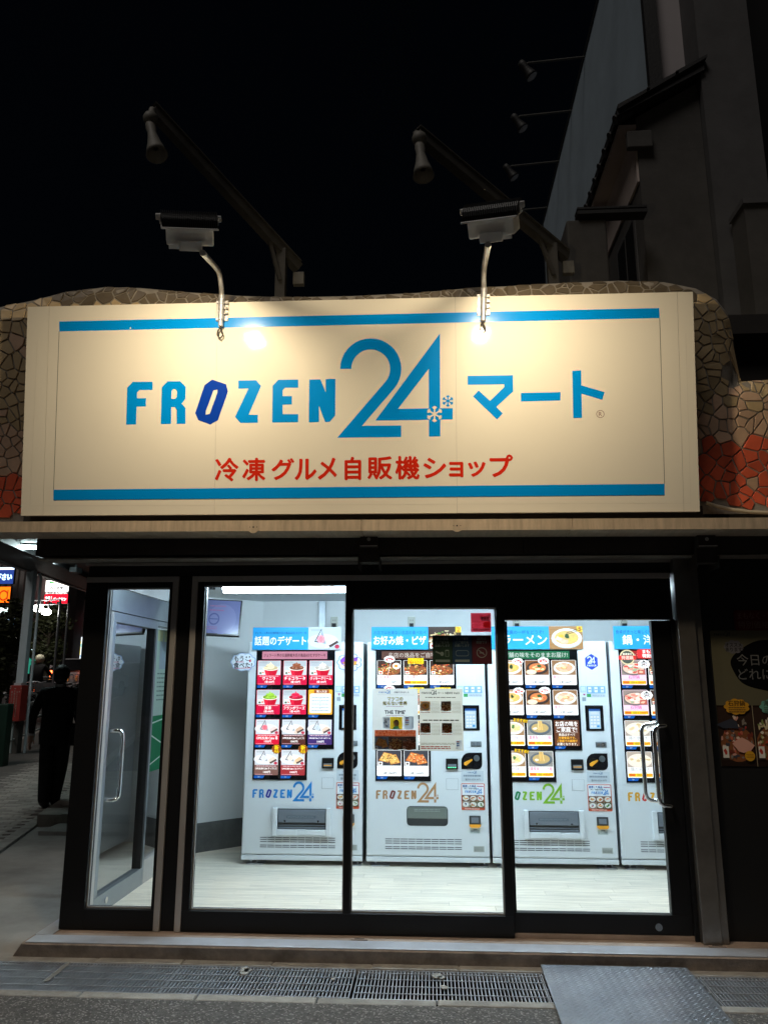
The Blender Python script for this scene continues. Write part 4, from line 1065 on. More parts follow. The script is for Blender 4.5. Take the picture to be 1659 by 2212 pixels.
def badge(mc, x, z, kind, rg):
    pr = Print((x, YV - .013, z), (1, 0, 0), (0, 0, 1), (0, -1, 0), .00004)
    if kind == 'new':
        n = 24; pr.poly([((.038 if i % 2 else .046) * math.cos(6.283 * i / n), (.036 if i % 2 else .044) * math.sin(6.283 * i / n)) for i in range(n)], '8f5a1c'); pr.disc(0, 0, .034, .033, '7a2c1a'); pr.text('新', -.026, -.006, .026, .032, 'f2d21c', .001); pr.text('商品', -.02, -.03, .02, -.008, 'f2d21c', .0004)
    elif kind == 'reco':
        pr.text('おすすめ!!', -.06, -.024, .06, .024, '3a2210', .005, rot=-.1); pr.text('おすすめ!!', -.06, -.024, .06, .024, 'f4c81c', .0008, rot=-.1)
    elif kind == 'cloudred':
        for a in range(9): pr.disc(.032 * math.cos(a * .7), .016 * math.sin(a * .7), .018, .015, 'f4f4f6', 10)
        pr.blob(0, -.004, .034, .014, 'c8322c', rg, 9); pr.text('名店の', -.024, .006, .024, .02, '33343a', .0003); pr.text('逸品', -.02, -.014, .02, .004, 'ffffff', .0004)
    elif kind == 'yellow': pr.rect(-.07, -.024, .07, .024, 'f3d71c', .004); pr.text('レンジで', -.05, .0, .06, .021, '7a3a10', .0006); pr.text('温めるだけ!', -.06, -.021, .06, -.001, 'b03a10', .0006); pr.rect(-.068, -.015, -.05, .015, 'e8a81c')
    elif kind == 'house':
        for a in range(9): pr.disc(.034 * math.cos(a * .7), .022 * math.sin(a * .7), .018, .016, 'f2f2f2', 10)
        pr.poly([(-.03, .006), (.03, .006), (0, .034)], '2e2e34'); pr.text('今が', -.016, .0, .016, .02, 'f4f4f4', .0005); pr.text('旬です', -.026, -.022, .026, -.002, '2e2e34', .0005)
    elif kind == 'round': pr.disc(0, 0, .068, .066, '2c3a30'); pr.ring(0, 0, .054, .066, 'cbbf9a', 26); pr.disc(0, .0, .052, .05, '46524a'); pr.rect(-.076, -.022, .076, .014, 'c8322c', .006); pr.text('特選鍋', -.06, -.02, .06, .012, 'f4c0b4', .001); pr.text('厳選食材', -.04, .018, .04, .036, 'f0ead8', .0003)
    pr.build('price_badge', M['glow'], mc)
LABELS = ['white frozen dessert vending machine with blue lettering at the left wall', 'white vending machine for savoury pancakes and pizza with tan lettering',
          'white ramen vending machine with green lettering and hexagon sticker', 'white hot pot vending machine with yellow lettering, cut by the door frame']
def machine(i, x0, ban, strip, cards, c0, c1, trayB, badges):
    rg = random.Random(100 + i)
    mc = thing('vending_machine', LABELS[i], 'vending machine', (x0 + .5225, 7.35, FLOOR), 'vending machines along the back wall')
    def bx(name, u0, u1, y0, y1, z0, z1_, m, bevel=0.0, parent=mc):
        q = MB(); q.box(x0 + u0, x0 + u1, y0, y1, z0, z1_); return q.build(name, M[m], parent, bevel=bevel)
    bx('cabinet', .008, 1.037, YV + .036, 7.80, .172, 2.014, 'cabside', .006)
    bx('front_door', 0, 1.045, YV, YV + .034, .2145, 2.018, 'cab', .012)
    bx('skirt', 0, 1.045, YV, YV + .034, .171, .2105, 'cab', .004)
    for u in (.04, .88):
        q = MB(); q.box(x0 + u, x0 + u + .155, 7.02, 7.13, .131, .139); q.cyl((x0 + u + .035 if u < .5 else x0 + u + .12, 7.06, .139), (x0 + u + .035 if u < .5 else x0 + u + .12, 7.06, .172), .009, n=8); q.cyl((x0 + u + .09 if u < .5 else x0 + u + .065, 7.05, .139), (x0 + u + .09 if u < .5 else x0 + u + .065, 7.05, .157), .006, n=6)
        q.build('foot_plate', M['galv'], mc)
    q = MB(); P_ = [(.078, .826), (.557, .826), (.557, 1.075), (.567, 1.087), (.790, 1.087), (.790, 1.940), (.078, 1.940)]
    q.prism([(x0 + a, YV - .006, b2) for a, b2 in P_], (0, .007, 0)); wn_ = q.build('display_window', M['win'], mc)
    q = MB(); q.prism([(x0 + a, YV - .003, b2) for a, b2 in [(.074, .822), (.561, .822), (.561, 1.083), (.794, 1.083), (.794, 1.944), (.074, 1.944)]], (0, .004, 0)); q.build('window_rim', M['cabside'], wn_)
    q = MB(); q.prism([(x0 + a, YV - .0155, b2) for a, b2 in P_], (0, .0008, 0)); q.build('window_glass', M['cardglass'], wn_)
    # header strip
    pr = Print((x0 + .13, YV - .0085, 1.863), (1, 0, 0), (0, 0, 1), (0, -1, 0), .00004); pr.rect(0, 0, .59, .068, strip[1], .003)
    pr.text(strip[0], .015, .012, .575, .056, strip[2], .0005); pr.build('header_strip', M['screen'], mc)
    n = 0
    for (col, row, spec) in cards: card(mc, x0, col, row, row * 3 + col + 1, spec, rg)
    for (u, z, k) in badges: badge(mc, x0 + u, z, k, rg)
    # banner board
    q = MB(); q.box(x0 + .04, x0 + .842, YV - .022, YV - .014, 1.946, 2.146); bo = q.build('banner', M['cab'], mc)
    pr = Print((x0 + .04, YV - .0225, 1.946), (1, 0, 0), (0, 0, 1), (0, -1, 0), .00006); pr.rect(0, 0, .508, .2, '2f9ad8')
    pr.text(ban[0], .02, .132, .49, .166, '1c5f96', .0005); pr.text(ban[1], .02, .038, .488, .122, 'ffffff', .0016, align='r' if i == 2 else 'c')
    k = ban[2]
    if k == 'mus':
        pr.rect(.508, 0, .802, .2, 'c6ccd4'); f_musubi(pr, .515, .004, .282, .192, 'e88a94', 'f0d9dc', rg)
    elif k == 'oko': f_okono(pr, .508, 0, .294, .2, rg, False, ('efe0b8', 'e8d0a0', 'c9a46a', 'd8b888', '6e8a3a', 'a8623a')); pr.rect(.752, .15, .802, .2, 'eec33a'); pr.text('2', .764, .157, .79, .193, 'c23a1a', .001)
    else: f_ramen(pr, .508, 0, .294, .2, rg, 0); pr.rect(.752, .15, .802, .2, 'eec33a'); pr.text('3' if i == 2 else '4', .764, .157, .79, .193, 'c23a1a', .001); pr.line(.66, .14, .79, .185, .005, '5a2a1a'); pr.line(.67, .13, .80, .172, .005, '5a2a1a')
    pr.build('banner_print', M['gloss'], bo)
    # controls
    bx('touch_panel', .832, .987, YV - .008, YV + .002, 1.250, 1.464, 'win', .004)
    pr = Print((x0 + .862, YV - .0085, 1.268), (1, 0, 0), (0, 0, 1), (0, -1, 0)); pr.rect(0, 0, .096, .165, 'b8ddf6'); pr.rect(0, .148, .096, .165, '2a5fb0'); pr.rect(.01, .118, .086, .14, 'd9eefb')
    for a in range(3):
        for b2 in range(4): pr.rect(.010 + .027 * a, .012 + .026 * b2, .031 + .027 * a, .028 + .026 * b2, 'eaf5fd' if not (a == 2 and b2 == 0) else '38a0e8')
    pr.build('screen', M['screen'], mc)
    bx('button_plate', .857, .955, YV - .002, YV + .001, 1.637, 1.721, 'cab', .003)
    pr = Print((x0 + .80, YV - .001, 1.534), (1, 0, 0), (0, 0, 1), (0, -1, 0)); pr.rect(.0, .04, .05, .093, '9fc0e0'); pr.lines(.006, .046, .044, .088, 4, 'f4f7fa', rg, .5); pr.rect(.054, .03, .216, .093, '86aede'); pr.rect(.054, 0, .216, .027, 'd6dde6'); pr.rect(.054, 0, .09, .027, '3f9a5a')
    for a in range(3): pr.rect(.068 + .054 * a, .04, .094 + .054 * a, .085, 'e8f0f8', .003); pr.line(.07 + .054 * a, .062, .092 + .054 * a, .062, .006, '44607e')
    pr.lines(.1, .004, .21, .022, 2, '8a94a2', rg, .5); pr.poly([(.018, .028), (.044, .028), (.031, .012)], 'a83a7a'); pr.rect(.012, -.035, .045, -.002, '98a2ac', .003); pr.build('instruction_label', M['print'], mc)
    q = MB(); q.box(x0 + .905, x0 + .998, YV - .004, YV, 1.112, 1.158); q.build('coin_slot_plate', M['alu'], mc, bevel=.004)
    q = MB(); q.cyl((x0 + .968, YV - .010, 1.135), (x0 + .968, YV - .003, 1.135), .017, n=16); q.box(x0 + .918, x0 + .945, YV - .006, YV - .003, 1.124, 1.146); q.build('key_lock', M['traygrey'] if i != 2 else M['chrome'], mc)
    q = MB(); kp = []
    c = (x0 + .912, .995); rr = [(.082, 1.063), (.02, 1.063)]
    pts = [(x0 + .822, .927), (x0 + .96, .927)] + [(x0 + .96 + .04 * math.sin(R(a)), .967 - .04 * math.cos(R(a))) for a in (20, 45, 70, 90)] + [(x0 + 1.0, 1.063)] + [(x0 + .822 + .07 * (1 - math.sin(R(a))), 1.063 - .07 * (1 - math.cos(R(a)))) for a in (0, 25, 50, 75, 90)]
    q.prism([(a, YV - .005, b2) for a, b2 in pts], (0, .006, 0)); q.build('selector_plate', M['win'], mc)
    q = MB(); q.cyl((x0 + .880, YV - .009, .985), (x0 + .880, YV - .004, .985), .040, n=24); q.build('dial', M['lampblack'], mc)
    q = MB(); q.prism([(x0 + .846, YV - .019, .962), (x0 + .862, YV - .019, .956), (x0 + .918, YV - .019, 1.002), (x0 + .912, YV - .019, 1.012), (x0 + .862, YV - .019, .992), (x0 + .843, YV - .019, .978)], (0, .011, 0)); q.build('selector_lever', M['orange'], mc, bevel=.002)
    q = MB(); q.cyl((x0 + .953, YV - .012, 1.018), (x0 + .953, YV - .004, 1.018), .026, n=24); q.cyl((x0 + .953, YV - .014, 1.018), (x0 + .953, YV - .0115, 1.018), .017, n=20); q.build('coin_knob', M['alu'], mc, bevel=.001)
    bx('bill_acceptor', .688, .792, YV - .016, YV + .001, .924, 1.014, 'lampblack', .004)
    q = MB(); q.box(x0 + .703, x0 + .777, YV - .021, YV - .0165, .938, .968); q.build('bill_lip', M['traygrey'], mc, bevel=.002)
    if i == 1:
        q = MB()
        for a in range(4): q.box(x0 + .705 + .019 * a, x0 + .717 + .019 * a, YV - .0225, YV - .0212, .938, .944)
        q.build('green_lamp', M['green_led'], mc)
    else: bx('bill_mark', .706, .774, YV - .0225, YV - .0212, .948, .955, 'orange')
    bx('service_plate', .690, .791, YV - .002, YV + .001, .757, .845, 'cab', .003)
    q = MB(); q.box(x0 + .6885, x0 + .7925, YV - .0006, YV + .001, .7555, .8465); q.build('service_gap', M['traygrey'], mc)
    pr = Print((x0 + .818, YV - .001, .825), (1, 0, 0), (0, 0, 1), (0, -1, 0)); pr.rect(0, 0, .192, .087, 'c9d1d9', .003); draw_logo(pr, .055, .064, .08, '3f6f9a', '2a3f6a', fl=False); pr.lines(.02, .038, .17, .056, 1, '8a96a2', rg, .8); pr.text('☎050-5526-3673', .03, .008, .165, .026, '6a747e', .0002); pr.build('contact_label', M['print'], mc)
    pr = Print((x0 + .816, YV - .001, .593), (1, 0, 0), (0, 0, 1), (0, -1, 0)); pr.rect(0, 0, .2, .216, 'd2583a', .006); pr.rect(.006, .022, .194, .21, 'eef2f6', .004); pr.text('厳選した商品', .012, .184, .125, .204, '2a5a9a', .0006); pr.text('安心・安全の品質', .025, .168, .13, .181, '4a5a6a', .0003); pr.lines(.135, .184, .19, .202, 1, 'c06a8a', rg, .5)
    draw_logo(pr, .032, .132, .145, '1f86d0', '1c3f9a', 'eef2f6', False)
    for a in range(3):
        for b2 in range(2):
            cx, cy = .037 + .063 * a, .096 - .05 * b2; pr.rect(cx - .031, cy - .025, cx + .031, cy + .025, ['5a3a2a', '7a4a2a', '8a5a3a', '9a8a7a', '6a5a3a', '4a5a3a'][a + 3 * b2]); pr.disc(cx, cy, .027, .02, 'e8e6e0'); 
            for q in range(7): pr.blob(cx + rg.uniform(-.014, .014), cy + rg.uniform(-.01, .01), .007, .005, rg.choice([['e0a030', 'c8742c', 'f0d890'], ['d8842c', 'b85a24', 'e8b060'], ['e87a5a', 'f0b090', 'c84a3a'], ['c83a5a', '3a3a5a', 'e8e8f0'], ['d8502c', 'e8b060', '4a7a2a'], ['6aa83a', 'f0ecd8', '3a6a2a']][a + 3 * b2]), rg, 6)
    pr.text('https://frozen24.com', .014, .004, .165, .018, 'f6e2d8', .0003); pr.build('product_sticker', M['print'], mc)
    q = MB(); q.box(x0 + .879, x0 + .975, YV - .012, YV + .001, .478, .548); q.build('coin_return', M['traydark'], mc, bevel=.004)
    q = MB(); q.prism([(x0 + .877, YV - .016, .479), (x0 + .977, YV - .016, .479), (x0 + .975, YV - .016, .464), (x0 + .962, YV - .016, .453), (x0 + .892, YV - .016, .453), (x0 + .879, YV - .016, .464)], (0, .016, 0)); q.build('coin_cup', M['orange'], mc, bevel=.002)
    q = MB(); q.box(x0 + .896, x0 + .958, YV - .0135, YV - .0125, .492, .535); q.build('coin_flap', M['traygrey'], mc)
    pr = Print((x0 + .911, YV - .001, .258), (1, 0, 0), (0, 0, 1), (0, -1, 0)); pr.rect(0, 0, .089, .046, 'b3b6b2', .002); pr.lines(.006, .006, .08, .04, 4, '7d827e', rg, .4); pr.build('rating_plate', M['print'], mc)
    if i in (1, 2):
        pr = Print((x0 + .883, YV - .001, .405), (1, 0, 0), (0, 0, 1), (0, -1, 0)); pr.rect(0, 0, .086, .04, 'c3cfcd', .002); pr.ring(.012, .016, .005, .008, '4a5a6a', 12); pr.lines(.024, .006, .08, .026, 3, '6f7c84', rg, .4); pr.line(.028, .033, .06, .033, .006, '4a5a6a'); pr.build('caution_label', M['print'], mc)
    # vents
    q = MB()
    for r_ in (.354, .337, .320, .292, .277):
        for a in range(10): ua = .162 + .0656 * a; q.box(x0 + ua, x0 + ua + .059, YV - .0012, YV + .001, r_ - .0025, r_ + .0025)
    q.build('vent_slots', M['slot'], mc, kind='stuff')
    # logo
    pr = Print((x0 + .082, YV - .001, .650), (1, 0, 0), (0, 0, 1), (0, -1, 0)); draw_logo(pr, 0, 0, .54, c0, c1, 'dfe7ee'); pr.build('logo', M['print'], mc)
    # pick-up tray
    if trayB:
        q = MB(); rp = []
        for cx, cz, a0 in ((.668, .492, -90), (.668, .590, 0), (.376, .590, 90), (.376, .492, 180)): rp += [(x0 + cx + .030 * math.cos(R(a0 + k)), cz + .030 * math.sin(R(a0 + k))) for k in (0, 30, 60, 90)]
        q.prism([(a, YV - .003, b2) for a, b2 in rp], (0, .004, 0)); tr = q.build('pickup_tray', M['traydark'], mc)
        q = MB(); q.box(x0 + .352, x0 + .692, YV - .007, YV - .0035, .521, .612); q.build('tray_flap', mat('smoked_flap', (.17, .19, .17), .25), tr, bevel=.004)
        pr = Print((x0 + .41, YV - .0075, .575), (1, 0, 0), (0, 0, 1), (0, -1, 0)); pr.lines(0, 0, .22, .026, 2, '8e9a94', rg, .35); pr.build('tray_label', M['print'], tr)
    else:
        q = MB(); q.box(x0 + .31, x0 + .732, YV - .003, YV + .001, .424, .590); tr = q.build('pickup_tray', M['traydark'], mc)
        q = MB(); q.box(x0 + .316, x0 + .726, YV - .018, YV - .006, .478, .584); q.build('tray_flap', M['traygrey'], tr, bevel=.004)
        q = MB(); q.box(x0 + .316, x0 + .726, YV - .012, YV - .004, .430, .442); q.box(x0 + .316, x0 + .726, YV - .008, YV - .004, .452, .460); q.build('tray_bar', M['traygrey'], tr)
        q = MB()
        for u in (.375, .665): q.cyl((x0 + u, YV - .026, .492), (x0 + u, YV - .018, .492), .008, n=12)
        q.build('flap_knob', M['chrome'], tr)
        pr = Print((x0 + .39, YV - .0185, .515), (1, 0, 0), (0, 0, 1), (0, -1, 0)); pr.rect(0, 0, .25, .02, '55606a'); pr.lines(.01, .003, .24, .017, 2, '8e98a2', rg, .3); pr.build('tray_label', M['print'], tr)
        q = MB()
        for (a, b2) in ((.268, .309), (.733, .774)): q.box(x0 + a, x0 + b2, YV - .032, YV + .001, .37, .60)
        for (a, b2) in ((.309, .482), (.563, .733)): q.box(x0 + a, x0 + b2, YV - .030, YV + .001, .375, .421)
        q.build('tray_surround', M['cab'], tr, bevel=.006)
        q = MB(); q.box(x0 + .482, x0 + .563, YV - .020, YV + .001, .377, .423); q.build('tray_tongue', M['cab'], tr, bevel=.004)
    return mc
def ice(c, n): return ('ice', c, n, '1個 400円', 'c2123c')
def mus(lab, n, bgc, cake): return ('mus', lab, n, '1000円', bgc, cake)
C1 = [(0, 0, ice('ecdcae', 'ヴァニラ')), (1, 0, ice('8a4e36', 'チョコラータ')), (2, 0, ice('d8d5cf', 'クッキークリーム')), (0, 1, ice('93c43c', '抹茶')), (1, 1, ice('d81f44', 'フランボワーズ')), (2, 1, ('howto',)),
      (0, 2, mus('d86a7a', 'OMUSUBI Cake 苺', 'c81232', 'e8c8c6')), (1, 2, mus('d8d4d0', 'OMUSUBI Cake しょこら', '4e2622', 'c8a890')), (2, 2, mus('b8c4d4', 'OMUSUBI Cake クッキー&クリーム', '3c2a66', 'd8c0b0')),
      (0, 3, mus('d0d4dc', 'OMUSUBI Cake ティラミス', '70504a', 'd8ccc0')), (1, 3, mus('d8d0c8', 'OMUSUBI Cake ミルクティー', '942e34', 'd8b890'))]
O1 = ('oko', True, 'お好み焼 豚玉+そばめし', '1セット 1200円', 'f2f4f6', 'b06a7a'); O2 = ('oko', False, 'お好み焼 ミックス', '→450円', 'f2f4f6', 'c07a7a'); O3 = ('oko', False, 'お好み焼 シーフード', '1人前 650円', 'f2f4f6', 'b88a6a')
C2 = [(0, 0, O1), (1, 0, O2), (2, 0, O3), (0, 1, O1), (1, 1, O2), (2, 1, O3), (0, 2, O3), (1, 2, O1), (2, 2, O2), (0, 3, ('piz', 'e0b060', 'ピッツァ マルゲリータ', '2枚 1000円', 'f2f4f6', '8a84b0')), (1, 3, ('piz', 'd87a44', 'ミックスピッツァ', '2枚 1000円', 'f2f4f6', '8a84b0'))]
R1_ = ('ram', 0, '塩らーめん', '1人前 1000円', 'f2f4f6', 'a89a9a'); R2_ = ('ram', 1, '餃子の王様つけめん', '1人前 1000円', 'f2f4f6', 'b09a8a'); R2_ = ('ram', 1, 'つけめん', '1人前 1000円', 'f2f4f6', 'b09a8a'); R3_ = ('ram', 2, '喜多方ラーメン', '1人前 1000円', 'f2f4f6', 'd07a96')
R4_ = ('ram', 3, '丸元味', '→800円', 'f2f4f6', 'a89ab0'); R5_ = ('ram', 4, '濃厚魚介つけ麺', '→850円', 'f2f4f6', 'd07a9a')
C3 = [(0, 0, R1_), (1, 0, R2_), (2, 0, R3_), (0, 1, R1_), (1, 1, R2_), (2, 1, R3_), (0, 2, R4_), (1, 2, R5_), (2, 2, ('notice',)), (0, 3, R4_), (1, 3, R5_)]
N1 = ('nab', 0, '石狩鍋', '→1000円', 'e8c4dc', 'd85a9a'); N2 = ('nab', 1, '鶏の水炊き', '→1200円', 'e6e8ea', 'a8a8a8'); N3 = ('oko', False, '海鮮鍋', '→1000円', 'f2f4f6', '8a9ab0')
C4 = [(0, 0, N1), (1, 0, N3), (2, 0, N3), (0, 1, N1), (1, 1, N3), (2, 1, N3), (0, 2, N2), (1, 2, N2), (2, 2, N2), (0, 3, N2), (1, 3, N2)]
X1, X2, X3, X4 = -1.646, -.567, .503, 1.573
VM1 = machine(0, X1, ('ジェラート界の伝道師植木氏の逸品&おむすびケーキ', '話題のデザート', 'mus'), ('ジェラート界の伝道師植木氏の逸品&おむすびケーキ', 'd990a8', '4a2030'), C1, '1f82cf', '2a2f9a', False, [(.285, 1.085, 'new'), (.52, 1.085, 'new')])
VM2 = machine(1, X2, ('お店では出来ない名店の食べ比べ', 'お好み焼・ピザ', 'oko'), ('名店の逸品をご自宅で', '6a4a40', 'e8dcd4'), C2, 'b0855c', '7a3a34', True, [(.20, 1.86, 'cloudred'), (.435, 1.845, 'yellow'), (.20, 1.605, 'cloudred'), (.435, 1.59, 'yellow'), (.67, 1.59, 'yellow')])
VM3 = machine(2, X3, ('名店至高の一杯をどうぞ!', 'ラーメン', 'ram'), ('店舗の味をそのままお届け!', '1f7a52', 'eaf4ee'), C3, '7fb52c', '12804f', False, [(.265, 1.84, 'cloudred'), (.49, 1.845, 'cloudred'), (.265, 1.585, 'cloudred'), (.49, 1.59, 'cloudred'), (.27, 1.335, 'reco'), (.27, 1.08, 'reco')])
VM4 = machine(3, X4, ('食卓がきっと楽しくなるメニュー', '鍋・洋食', 'ram'), ('まもなく特別価格にて販売!', 'c03030', 'f4e4e0'), C4, 'e2a52c', 'c2342c', False, [(.15, 1.875, 'round'), (.29, 1.815, 'house'), (.295, 1.55, 'house'), (.30, 1.29, 'house')])
# stickers on the machines
def cloud(pr, cx, cy, w, h, col, edge):
    for c, gsc in ((edge, 1.0), (col, .92)):
        pts = []
        for k in range(72):
            a = 6.283 * k / 72; q = .90 + .14 * abs(math.sin(4.5 * a)); pts.append((cx + w / 2 * gsc * q * math.cos(a), cy + h / 2 * gsc * q * math.sin(a)))
        pr.poly(pts, c)
def board(name, label, cat, x0, x1, z0, z1_, y, fn, m='print', th=.003, back=None, group=None):
    t = thing(name, label, cat, ((x0 + x1) / 2, y, z0), group)
    pr = Print((x0, y, z0), (1, 0, 0), (0, 0, 1), (0, -1, 0), .00005); fn(pr, x1 - x0, z1_ - z0); pr.build('print', M[m], t)
    if back:
        q = MB(); q.box(x0 + .001, x1 - .001, y + .0005, y + th, z0 + .001, z1_ - .001); q.build('backing', M[back], t)
    return t
def d_cloud1(pr, w, h):
    cloud(pr, w / 2, h / 2, w, h, 'e9eef6', '9ab4dc'); pr.text('もう', w * .14, h * .53, w * .50, h * .84, '2a2c34', .0012); pr.text('食べた?', w * .12, h * .17, w * .86, h * .48, '2a2c34', .0012)
    pr.line(w * .2, h * .5, w * .52, h * .5, .006, 'd86a84'); pr.line(w * .18, h * .15, w * .8, h * .17, .006, 'd86a84')
    pr.disc(w * .62, h * .76, .006, .008, '2a2c34'); pr.disc(w * .74, h * .78, .006, .008, '2a2c34')
    for k in range(8): a0, a1 = R(200 + 17 * k), R(217 + 17 * k); pr.line(w * .69 + .026 * math.cos(a0), h * .70 + .02 * math.sin(a0), w * .69 + .026 * math.cos(a1), h * .70 + .02 * math.sin(a1), .005, '2a2c34')
    pr.disc(w * .77, h * .56, .009, .012, 'd8485a')
board('cloud_card', 'cloud shaped card with smiling face at the left edge of the dessert machine', 'pop card', -1.797, -1.568, 1.758, 1.918, YV - .028, d_cloud1)
def d_cloud2(pr, w, h):
    cloud(pr, w / 2, h / 2, w, h, 'e6ecf8', '6a8ad0'); rg = random.Random(2)
    for c, o in (('4a2a8a', .0), ('8a3ab8', .008)):
        pr.poly([(w * .12, h * .62 - o), (w * .3, h * .84 - o), (w * .55, h * .7 - o), (w * .85, h * .8 - o), (w * .80, h * .5 - o), (w * .45, h * .46 - o), (w * .2, h * .42 - o)], c)
    pr.poly([(w * .2, h * .5), (w * .5, h * .6), (w * .82, h * .56), (w * .78, h * .36), (w * .4, h * .3)], 'e8a02c'); pr.poly([(w * .25, h * .36), (w * .55, h * .44), (w * .6, h * .3), (w * .3, h * .26)], 'c8323c')
    pr.text('で', w * .72, h * .22, w * .86, h * .4, '2a2c34', .0006)
board('cloud_card', 'cloud shaped card with purple and orange motif behind the left mullion', 'pop card', X1 + .81, X1 + 1.03, 1.752, 1.915, YV - .006, d_cloud2)
def d_hex(pr, w, h):
    pr.poly([(w / 2 + w / 2 * math.sin(R(60 * k)) * 1.08, h / 2 + h / 2 * math.cos(R(60 * k))) for k in range(6)], '1c3fb0')
    for o_, h_, t in LOGO[6:]: pr.poly([(w * .18 + (p[0] - .645) * w * 1.75, h * .40 + p[1] * w * 1.75) for p in o_], 'f2f6fc', [[(w * .18 + (p[0] - .645) * w * 1.75, h * .40 + p[1] * w * 1.75) for p in q] for q in h_])
    for o_, h_, t in LOGO[:6]: pr.poly([(w * .17 + p[0] * w * 1.02, h * .18 + (p[1]) * w * 1.02) for p in o_], 'f2f6fc', [[(w * .17 + p[0] * w * 1.02, h * .18 + p[1] * w * 1.02) for p in q] for q in h_])
board('hexagon_sticker', 'blue hexagon sticker with white numerals on the ramen machine', 'sticker', X3 + .852, X3 + .968, 1.765, 1.905, YV - .001, d_hex)
def d_soon(pr, w, h):
    pr.rect(0, 0, w, h, 'c42c30', .02); pr.text('まもなく', w * .04, h * .53, w * .96, h * .92, 'f6ecea', .001); pr.text('特別価格', w * .04, h * .08, w * .96, h * .47, 'f6ecea', .001)
board('red_notice', 'small red notice over the upper right of the hot pot machine', 'notice', X4 + .235, X4 + .46, 1.865, 1.945, YV - .016, d_soon, 'glow')

# ================================================================== things stuck on the glass
r2 = lambda a, b2: (732.6 + a / 4.529, 1296 + b2 / 4.529)
def gl_rect(q, y): p0, p1 = atY(*r2(q[0], q[3]), y), atY(*r2(q[2], q[1]), y); return p0.x, p1.x, p0.z, p1.z
YG = YF + .050
def face_photo(pr, x, y, w, h, rg, pal):
    pr.rect(x, y, x + w, y + h, pal[0])
    for k in range(26): pr.blob(x + w * rg.uniform(.1, .9), y + h * rg.uniform(.1, .9), w * .09, h * .08, rg.choice(pal[1:]), rg, 6)
def d_postA(pr, w, h):
    rg = random.Random(41); pr.rect(0, 0, w, h, 'cfcac4'); draw_logo(pr, w * .14, h * .915, w * .26, '3a7ab8', '2a4a8a', 'cfcac4', False); pr.text('が紹介されました', w * .44, h * .925, w * .84, h * .955, '3a4048', .0004); pr.line(w * .1, h * .90, w * .93, h * .895, .001, '8a8a86')
    pr.text('マツコの', w * .33, h * .80, w * .67, h * .86, 'a89a3c', .0012); pr.text('知らない世界', w * .23, h * .725, w * .76, h * .79, 'a89a3c', .0012); pr.lines(w * .3, h * .70, w * .68, h * .712, 1, '9a5a6a', rg, .6)
    pr.text("THE TIME'", w * .26, h * .585, w * .73, h * .642, '23202c', .0012); pr.lines(w * .3, h * .553, w * .68, h * .567, 1, '9a5a6a', rg, .6)
    face_photo(pr, w * .23, h * .345, w * .15, h * .19, rg, ['b8bcc4', '8a90a0', 'd8dce4', '5a6478']); pr.rect(w * .385, h * .335, w * .655, h * .535, 'dcb92e'); pr.disc(w * .52, h * .435, w * .062, h * .052, '3a2a24'); pr.disc(w * .52, h * .425, w * .046, h * .042, 'e8c0a0'); pr.poly([(w * .44, h * .335), (w * .6, h * .335), (w * .56, h * .385), (w * .48, h * .385)], '4a9ab0')
    pr.rect(w * .70, h * .335, w * .87, h * .55, 'c8d0da'); 
    for k in range(4): pr.rect(w * .715, h * (.505 - .035 * k), w * .80, h * (.53 - .035 * k), rg.choice(['a85a5a', '8a7a9a', 'b8a88a']))
    pr.poly([(w * .87, h * .55), (w * .87, h * .335), (w * .90, h * .36), (w * .90, h * .535)], '98a2ae')
    pr.rect(w * .05, h * .22, w * .95, h * .32, 'c85f38'); pr.text('店内には、ラーメン・餃子・ピザ・パスタ', w * .12, h * .275, w * .9, h * .312, 'f0dcd0'); pr.text('お好み焼・牛タンなど、冷凍グルメが勢揃い!', w * .07, h * .23, w * .93, h * .268, 'f0dcd0')
    f_pizza(pr, w * .05, h * .01, w * .3, h * .21, rg, 'd8a860'); f_okono(pr, w * .35, h * .01, w * .3, h * .21, rg, False, ('e0c080', 'c8a060', 'a87a40', 'ead8a0')); f_okono(pr, w * .65, h * .01, w * .3, h * .21, rg, False, ('a8685a', 'c88a7a', '8a4a44', 'd8a898'))
x0, x1, z0, z1_ = gl_rect((325, 868, 770, 1465), YG)
board('poster', 'tall poster with yellow title and orange band taped inside the middle pane', 'poster', x0, x1, z0, z1_, YG, d_postA, 'paper')
